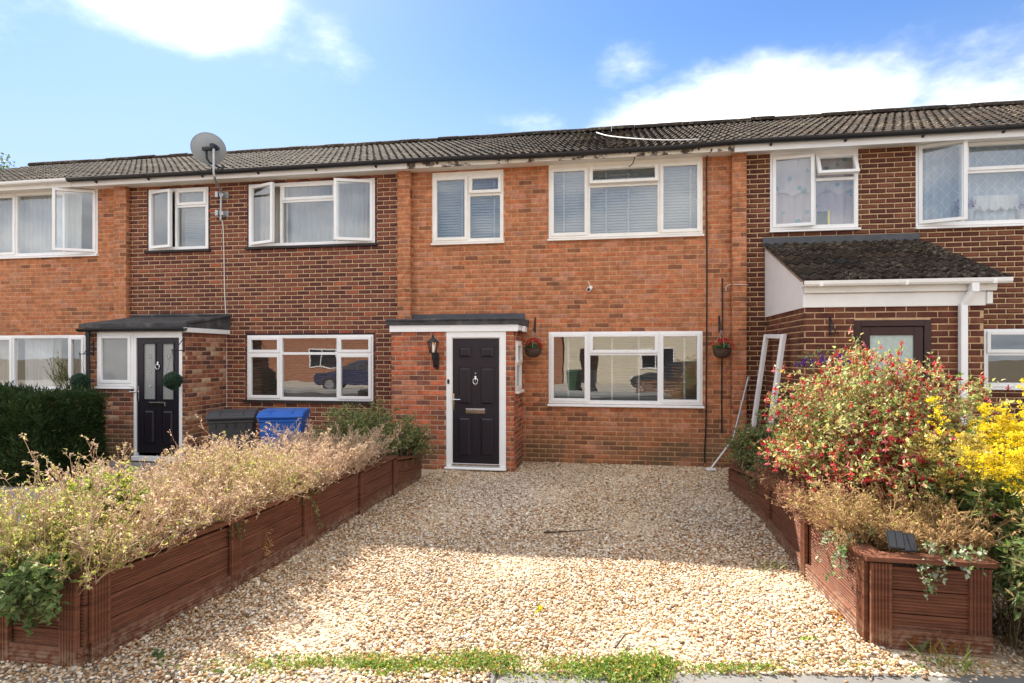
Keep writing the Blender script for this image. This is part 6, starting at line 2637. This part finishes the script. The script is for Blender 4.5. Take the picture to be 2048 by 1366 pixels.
def topiary(label, hook, py):
    r = .150
    d = drop_to(hook, py)
    c = hook + Vector((0, 0, -d))
    t = thing('topiary_ball', label, 'topiary ball', tuple(c), 'artificial box balls hanging beside the glazed door')
    mb = MB()
    vs = []
    prof = [(max(.0, (r - .02) * math.sin(math.pi * j / 12)), c.z - (r - .02) * math.cos(math.pi * j / 12)) for j in range(13)]
    mb.lathe(prof, c.x, c.y, 18, c=(.012, .022, .014))
    mb.build('core', M['stem'], t, smooth=True)
    fo = Fol()
    N = 2600
    u = unit(rvec(N))
    P = np.array(c) + u * (r - .022 - rng.uniform(0, .02, (N, 1)) + .012 * lobes(u, 4.0, c.x)[:, None])
    V, F = leaf_tris(P, u * .9 + rvec(N, .6), rng.uniform(.016, .030, N), .6, .3)
    fo.add(V, F, pick([(.045, .105, .06), (.07, .14, .08), (.10, .19, .12), (.03, .06, .04)], [.35, .3, .2, .15], N))
    fo.build('foliage', M['leaf'], t)
    mb = MB()
    for j in range(3):
        a = 2.1 * j
        mb.tube([(c.x + .09 * math.cos(a), c.y + .09 * math.sin(a), c.z + .11), (hook.x, hook.y, hook.z)], .0022, 4)
    mb.build('chain', M['black'], t)


topiary('green box ball hanging at the end of the hedge beside the black downpipe', hk3, 763)
topiary('green box ball hanging in front of the glazed black door', hk4, 762)

# solar cells lying on the corner of the right planter
for i, (px, py, lab) in enumerate([(1794, 1086, 'black folding solar panel half beside the ivy on the right planter'), (1822, 1092, 'black folding solar panel half beside the tan dried shrub on the right planter')]):
    b = at(px, py + 12, RPT[0][1] + .0)
    t = thing('solar_panel', lab, 'solar panel', tuple(b), 'small solar panels on the right planter')
    mb = MB()
    mb.box(-.045, .045, -.006, .006, 0, .11)
    Mx = Matrix.Translation(b) @ Matrix.Rotation(R(-8 + 14 * i), 4, 'Z') @ Matrix.Rotation(R(-32), 4, 'X')
    mb.xform(Mx).build('casing', M['black'], t, bevel=.003)
    for cx_ in (-.021, .021):
        mb = MB()
        mb.box(cx_ - .018, cx_ + .018, -.0085, -.0062, .008, .102)
        mb.xform(Mx).build('cell', M['solar'], t)


# purple clematis flowers behind the fuchsia
t = thing('clematis', 'purple clematis flowers showing above the fuchsia against the porch', 'clematis', (2.15, -2.6, .4))
fo, fl, st = Fol(), Fol(), Fol()
for (px, py) in [(1612, 722), (1618, 716), (1640, 716), (1655, 714), (1670, 717), (1684, 722), (1696, 719), (1628, 721), (1601, 728), (1731, 722)]:
    d = ray(px, py)
    tt = (-3.0 - CAM[1]) / d.y
    c = np.array(CAM) + np.array(d) * tt
    for q in range(3):
        cc = c + rng.normal(0, .03, 3)
        n = 6
        a = np.arange(n) * math.pi / 3
        D = np.stack([np.cos(a), np.full(n, -.4), np.sin(a)], 1) + rvec(n, .15)
        V, F = leaf_tris(np.tile(cc, (n, 1)), D, rng.uniform(.025, .04, n), .5, .2)
        fl.add(V, F, pick([(.16, .035, .34), (.22, .06, .42), (.12, .03, .28)], [1, 1, 1], n))
    V, F = seg_tris(np.array([[2.15 + .1 * (px - 1650) / 60, -2.9, .4]]), c[None], .004, .002)
    st.add(V, F, np.array([[.14, .12, .06]]))
    n = 12
    V, F = leaf_tris(c + rvec(n, .05), rvec(n), rng.uniform(.03, .05, n), .5, .2)
    fo.add(V, F, pick([(.12, .18, .06), (.2, .26, .1)], [1, 1], n))
st.build('stem', M['stem'], t)
fo.build('foliage', M['leaf'], t)
fl.build('flowers', M['petal'], t)


# a few dead leaves blown over the stones
def litter():
    n = 170
    x, y = rng.uniform(-2.85, 1.5, n), rng.uniform(-6.2, -.15, n)
    e = rng.random(n) < .55
    x[e] = np.where(rng.random(e.sum()) < .5, LPX(y[e]) + rng.exponential(.10, e.sum()) + .03, 1.48 - rng.exponential(.10, e.sum()))
    P = np.stack([x, y, np.full(n, .026)], 1)
    V, F = leaf_tris(P, rvec(n) * np.array([1, 1, .15]), rng.uniform(.02, .045, n), .5, .35)
    fo = Fol()
    fo.add(V, F, pick([(.22, .12, .06), (.12, .07, .04), (.34, .20, .08), (.30, .27, .10)], [.35, .3, .25, .1], n))
    tag(fo.build('leaves', M['leaf'], None), 'small dead leaves scattered over the gravel', 'leaves')


litter()


# ------------------------------------------------------------------ curtains and blinds behind the panes
def curtain(label, x0, x1, z0, z1, y, mat, waves=14, amp=.03, group='curtains behind the panes', name='curtain', scallop=0.0):
    n = waves * 6
    V, F = [], []
    rows = 10
    for j in range(rows + 1):
        f = j / rows
        for i in range(n + 1):
            s = i / n
            w = amp * (.55 + .45 * f) * math.sin(2 * math.pi * waves * s + 1.5 * math.sin(5 * s) + .5 * f) + .006 * math.sin(40 * s + 3 * f)
            zz = z1 - (z1 - z0) * f
            if j == rows and scallop:
                zz += scallop * abs(math.sin(math.pi * waves * .45 * s))
            V.append((x0 + (x1 - x0) * s, y + w, zz))
    for j in range(rows):
        for i in range(n):
            a = j * (n + 1) + i
            F.append((a, a + 1, a + n + 2, a + n + 1))
    o = np_mesh(name, np.array(V), np.array(F), mat, None, np.ones((len(F), 3)), smooth=True)
    return tag(o, label, 'curtain', group)


def cloth(name, col, trans=.35, pattern=None):
    m = bpy.data.materials.new(name)
    m.use_nodes = True
    k = NT(m.node_tree)
    out = k.n('ShaderNodeOutputMaterial')
    d = k.n('ShaderNodeBsdfDiffuse')
    t = k.n('ShaderNodeBsdfTranslucent')
    geo = k.n('ShaderNodeNewGeometry')
    pos = geo.outputs['Position']
    base = None
    if pattern == 'dots':
        v = k.n('ShaderNodeTexVoronoi')
        mp = k.n('ShaderNodeMapping')
        mp.inputs['Scale'].default_value = (1, .001, 1)
        k.t.links.new(pos, mp.inputs[0])
        k.t.links.new(mp.outputs[0], v.inputs['Vector'])
        v.inputs['Scale'].default_value = 6.0
        nz = k.noise(pos, 40.0, 2.0)
        f = k.math('ADD', v.outputs['Distance'], k.math('MULTIPLY', k.math('SUBTRACT', nz, .5), .18))
        base = k.mixc(k.ramp(f, .22, .27), (.22, .42, .50), col)
    elif pattern == 'lattice':
        sp = k.n('ShaderNodeSeparateXYZ')
        k.t.links.new(pos, sp.inputs[0])
        a = k.math('ADD', sp.outputs[0], k.math('MULTIPLY', sp.outputs[2], .85))
        b = k.math('SUBTRACT', sp.outputs[0], k.math('MULTIPLY', sp.outputs[2], .85))
        g = k.math('MINIMUM', k.math('PINGPONG', a, .085), k.math('PINGPONG', b, .085))
        base = k.mixc(k.ramp(g, .004, .008), (.80, .82, .84), col)
    k.put(d.inputs[0], base if base is not None else col)
    k.put(t.inputs[0], base if base is not None else col)
    mx = k.n('ShaderNodeMixShader')
    mx.inputs[0].default_value = trans
    k.t.links.new(d.outputs[0], mx.inputs[1])
    k.t.links.new(t.outputs[0], mx.inputs[2])
    k.t.links.new(mx.outputs[0], out.inputs[0])
    return m


c_white = cloth('white_net', (.74, .74, .74))
c_cream = cloth('cream_curtain', (.62, .57, .50))
c_grey = cloth('grey_curtain', (.58, .59, .60))
c_pink = cloth('pink_net', (.66, .56, .60), .4, 'dots')
c_blue = cloth('pale_blue_net', (.56, .66, .76), .4, 'lattice')


def blind(label, r, y, mat, pitch=.05, ang=35, slat=.05, tapes=(), group='blinds behind the panes', drop=1.0):
    """venetian blind: head rail, tilted slats (one joined part), ladder tapes, bottom rail"""
    x0, x1, z0, z1 = r
    t = thing('venetian_blind', label, 'blind', ((x0 + x1) / 2, y, z1), group)
    mb = MB()
    mb.box(x0, x1, y - .02, y + .025, z1 - .04, z1)
    mb.build('head_rail', mat, t)
    zb = z1 - (z1 - z0) * drop
    mb = MB()
    n = int((z1 - .05 - zb) / pitch)
    c, s = math.cos(R(ang)) * slat / 2, math.sin(R(ang)) * slat / 2
    for i in range(n):
        z = z1 - .06 - i * pitch + random.uniform(-.0015, .0015)
        mb.quad((x0 + .005, y - c, z - s), (x1 - .005, y - c, z - s), (x1 - .005, y + c, z + s), (x0 + .005, y + c, z + s))
    mb.build('slats', mat, t, kind='stuff')
    mb = MB()
    mb.box(x0 + .004, x1 - .004, y - .02, y + .02, zb, zb + .02)
    mb.build('bottom_rail', mat, t)
    for f in tapes:
        mb = MB()
        xx = x0 + (x1 - x0) * f
        mb.box(xx - .014, xx + .014, y - slat / 2 - .004, y - slat / 2 - .001, zb, z1)
        mb.build('tape', mat, t)
    return t


inset = lambda r, a=.03: (r[0] + a, r[1] - a, r[2] + a, r[3] - a)
blind('pale closed blind behind the wide upstairs window of the orange brick house', inset(r_u1), .11, M['slat_white'], .045, 62, .05, (.09, .38, .53, .94))
blind('pale blind behind the small upstairs window of the orange brick house', inset(r_u2), .11, M['slat_white'], .045, 62, .05, (.4, .88))
blind('pale half open blind behind the downstairs window of the orange brick house', inset(r_l1), .12, M['slat_white'], .048, 6, .05, (.12, .42, .6, .9))
blind('dark brown slatted blind behind the six light window', inset(r_n3), .11, M['slat_dark'], .030, 38, .028, ())
x0, x1, z0, z1 = r_n1
curtain('pale grey curtain gathered at the left of the double open window', x0 + .05, x0 + .62, z0 - .05, z1 + .05, .24, c_cream, 6, .035)
curtain('pale grey curtain gathered at the right of the double open window', x1 - .36, x1 - .04, z0 - .05, z1 + .05, .24, c_cream, 4, .035)
curtain('thin grey net across the double open window', x0 + .62, x1 - .36, z0 - .05, z1 + .05, .30, c_grey, 16, .018)
x0, x1, z0, z1 = r_n2
blind('pale grey blind behind the small open window beside the dish pole', (X_(360), x1 - .03, z0 + .03, z1 - .03), .12, M['slat_white'], .03, 55, .03)
curtain('brown curtain edge behind the small open sash', X_(340), X_(357), z0 + .02, z1 - .02, .2, cloth('brown_curtain', (.16, .11, .07), .1), 3, .03)
x0, x1, z0, z1 = r_f1
curtain('white net curtain behind the far left upstairs window', x0, X_(150), z0, z1, .16, c_white, 26, .022)
x0, x1, z0, z1 = r_f2
curtain('white net curtain behind the far left downstairs window', X_(33), X_(92), z0 - .1, z1, .16, c_white, 9, .02)
curtain('cream curtain drawn to the middle of the far left downstairs window', X_(87), X_(105), z0 - .1, z1, .2, c_cream, 3, .03)
curtain('pale net at the left of the far left downstairs window', x0, X_(21), z0 - .1, z1, .16, c_cream, 12, .02)
x0, x1, z0, z1 = r_r1
curtain('pale pink net with blue spots behind the window above the tiled porch', x0 + .03, x1 - .03, z0, z1 - .02, .15, c_pink, 9, .02)
curtain('short white scalloped net across the window above the tiled porch', x0 + .03, x1 - .03, z0 + .52, z1 - .03, .11, cloth('scallop_net', (.72, .66, .66), .5, 'dots'), 8, .012, scallop=.07)
x0, x1, z0, z1 = r_r2
curtain('pale blue lattice curtain behind the far right upstairs window', x0 + .03, x1, z0, z1 - .02, .18, c_blue, 16, .02)
# white lace doily, toy board and flowers on the sills
o = curtain('white lace edging hanging in the far right upstairs window', X_(1957), X_(2047), WZ(2000, 420), WZ(2000, 386), .12, c_white, 9, .012, name='lace', scallop=.09)
x, z = W(1645, 450, .08)
t = thing('toy_board', 'small dark board with a yellow edge on the sill above the tiled porch', 'toy board', (x, .07, r_r1[2] + .04))
mb = MB()
mb.box(WX(1634, .07), WX(1655, .07), .065, .075, r_r1[2] + .03, WZ(1645, 423, .07))
mb.build('board', pmat('dark_green_board', (.02, .035, .015), .6), t)
mb = MB()
mb.box(WX(1655, .07), WX(1659.5, .07), .06, .08, r_r1[2] + .03, WZ(1657, 421, .07))
mb.build('edge', pmat('yellow_edge', (.62, .50, .06), .5), t)
for i, (px, lab) in enumerate([(1922, 'mauve artificial flowers on the sill behind the open sash'), (1938, 'mauve artificial flowers on the sill beside the white lace'), (2044, 'mauve artificial flowers at the far end of the upstairs sill')]):
    c = at(px, 413, .12)
    t = thing('sill_flowers', lab, 'flowers', (c.x, c.y, r_r2[2] + .05), 'artificial flowers on the upstairs sill')
    f = Fol()
    n = 70
    P = np.array(c) + rvec(n, .045)
    V, F = leaf_tris(P, rvec(n), rng.uniform(.03, .055, n), .7, .3)
    f.add(V, F, pick([(.30, .25, .42), (.22, .18, .34), (.42, .36, .50)], [1, 1, 1], n))
    f.build('flowers', M['petal'], t)
    mb = MB()
    mb.lathe([(0, r_r2[2] + .05), (.045, r_r2[2] + .05), (.06, c.z - .05), (.05, c.z - .04), (0, c.z - .05)], c.x, c.y, 12)
    mb.build('pot', M['dish'], t, smooth=True)


# ------------------------------------------------------------------ the other side of the road (seen in the panes)
def opposite_house(label, x0, x1, mat, cream):
    t = thing('opposite_house', label, 'house', ((x0 + x1) / 2, -27, 0), 'houses across the road')
    mb = MB()
    mb.box(x0, x1, -34, -27, -.05, 4.9)
    mb.build('wall', mat, t)
    mb = MB()
    mb.prism([(-34.4, 4.85), (-26.6, 4.85), (-26.6, 5.0), (-30.5, 6.7), (-34.4, 5.0)], 'x', x0 - .05, x1 + .05)
    mb.build('roof', M['felt'], t)
    w = x1 - x0
    for (fx, fz, ww, hh) in [(.12, 2.9, 1.0, 1.2), (.5, 2.9, 2.0, 1.2), (.5, .9, 2.0, 1.25)]:
        q = MB()
        ring(q, x0 + w * fx, x0 + w * fx + ww, fz, fz + hh, .07, -27.0, -26.95)
        q.box(x0 + w * fx + ww / 2 - .03, x0 + w * fx + ww / 2 + .03, -27.0, -26.955, fz + .07, fz + hh - .07)
        o = q.build('window', M['upvc'], t)
        g = MB()
        g.box(x0 + w * fx + .07, x0 + w * fx + ww - .07, -26.99, -26.985, fz + .07, fz + hh - .07)
        g.build('pane', M['solar'], o)
    q = MB()
    q.box(x0 + w * .12, x0 + w * .12 + .95, -27.0, -26.95, 0, 2.05)
    q.build('door', M['brown'], t)


op_cream = pmat('cream_render', (.66, .58, .44), .9, .05, 2.0)
op_brick = pmat('far_brick', (.36, .16, .09), .9, .25, 6.0)
opposite_house('brick house across the road mirrored in the left panes', -14.6, -3.2, op_brick, False)
opposite_house('wide brick house across the road mirrored in the six light window', -25.0, -14.7, op_brick, True)
opposite_house('cream rendered house across the road mirrored in the middle panes', -3.1, 6.0, op_cream, True)
opposite_house('brick house across the road mirrored in the right panes', 6.1, 14.5, op_brick, False)
mb = MB()
mb.quad((-40, -26.9, -.015), (40, -26.9, -.015), (40, -18.2, -.015), (-40, -18.2, -.015))
mb.build('forecourt', path_mat('pale_forecourt', (.48, .43, .36)), None, kind='structure')
mb = MB()
mb.box(-40, 40, -18.2, -16.2, -.05, .10)
mb.build('far_pavement', path_mat('far_concrete', (.34, .33, .31)), None, kind='structure')


def car(label, cx, cy, rot, paint):
    t = thing('parked_car', label, 'car', (cx, cy, 0))
    Mx = Matrix.Translation((cx, cy, 0)) @ Matrix.Rotation(rot, 4, 'Z')
    prof = [(-2.1, .42), (-2.12, .62), (-2.0, .78), (-1.2, .92), (-.9, .95), (-.3, 1.36), (.1, 1.44), (.9, 1.43), (1.5, 1.18), (1.85, .98), (2.08, .92), (2.1, .5), (2.0, .3), (1.75, .28), (1.6, .55), (1.3, .66), (1.0, .55), (.88, .26), (-.9, .26), (-1.02, .55), (-1.3, .66), (-1.6, .55), (-1.75, .28), (-2.0, .3)]
    mb = MB()
    lo, hi = [], []
    for s in (-1, 1):
        for (x, z) in prof:
            wdt = .86 - max(0, z - .9) * .38
            (lo if s < 0 else hi).append((x, s * wdt, z))
    n = len(prof)
    mb.add(lo + hi, [(i, n + i, n + (i + 1) % n, (i + 1) % n) for i in range(n)])
    mb.poly(lo)
    mb.poly(hi[::-1])
    mb.xform(Mx).build('body', paint, t, bevel=.03)
    for s in (-1, 1):
        y = lambda z: s * (.868 - max(0, z - .9) * .38)
        for pts in ([(-.85, .98), (-.28, 1.31), (.05, 1.38), (.05, .97)], [(.12, .97), (.12, 1.385), (.85, 1.375), (1.35, 1.14), (1.3, 1.0)]):
            mb = MB()
            mb.poly([(x, y(z) + s * .004, z) for x, z in pts])
            mb.xform(Mx).build('side_window', M['solar'], t)
    mb = MB()
    mb.poly([(-.93, -.80, .955), (-.93, .80, .955), (-.33, .67, 1.345), (-.33, -.67, 1.345)])
    mb.xform(Mx @ Matrix.Translation((-.006, 0, .006))).build('windscreen', M['solar'], t)
    for x in (-1.3, 1.3):
        for s in (-1, 1):
            mb = MB()
            pr = [(x + .31 * math.cos(2 * math.pi * i / 20), .31 + .31 * math.sin(2 * math.pi * i / 20)) for i in range(20)]
            mb.prism(pr, 'y', s * .68, s * .87)
            o = mb.xform(Mx).build('wheel', M['rubber'], t, bevel=.02)
            mb = MB()
            pr = [(x + .2 * math.cos(2 * math.pi * i / 16), .31 + .2 * math.sin(2 * math.pi * i / 16)) for i in range(16)]
            mb.prism(pr, 'y', s * .872, s * .885)
            mb.xform(Mx).build('rim', M['steel'], o)
    for s in (-1, 1):
        mb = MB()
        mb.box(-2.10, -1.98, s * .62 - .14, s * .62 + .14, .64, .76)
        mb.xform(Mx).build('headlight', M['white_print'], t, bevel=.02)


car('dark grey parked car across the road mirrored in the downstairs panes', 2.9, -18.9, R(6), pmat('grey_car_paint', (.04, .045, .05), .25, 0, coat=.8))
car('blue parked car across the road mirrored in the six light window', -12.6, -18.9, R(-6), pmat('blue_car_paint', (.02, .03, .085), .25, 0, coat=.8))
fe = thing('slatted_fence', 'low brown slatted fence across the road mirrored in the downstairs panes', 'fence', (3.4, -16.8, 0))
fw_ = pmat('fence_wood', (.22, .11, .06), .8, .25, 8.0)
for j in range(4):
    mb = MB()
    mb.box(.9, 6.2, -16.82, -16.8, .12 + j * .15, .22 + j * .15)
    mb.build('slat', fw_, fe)
for j in range(4):
    mb = MB()
    mb.box(.9 + j * 1.73, 1.0 + j * 1.73, -16.92, -16.825, .1, .76)
    mb.build('post', fw_, fe)

wheelie_bin((-1.9, -19.2, 0), R(200), pmat('green_bin_plastic', (.03, .07, .03), .5), 'green wheelie bin across the road mirrored in the downstairs panes', group='wheelie bins across the road')
wheelie_bin((-1.15, -19.3, 0), R(188), M['bin_grey'], 'dark wheelie bin across the road mirrored in the downstairs panes', group='wheelie bins across the road')
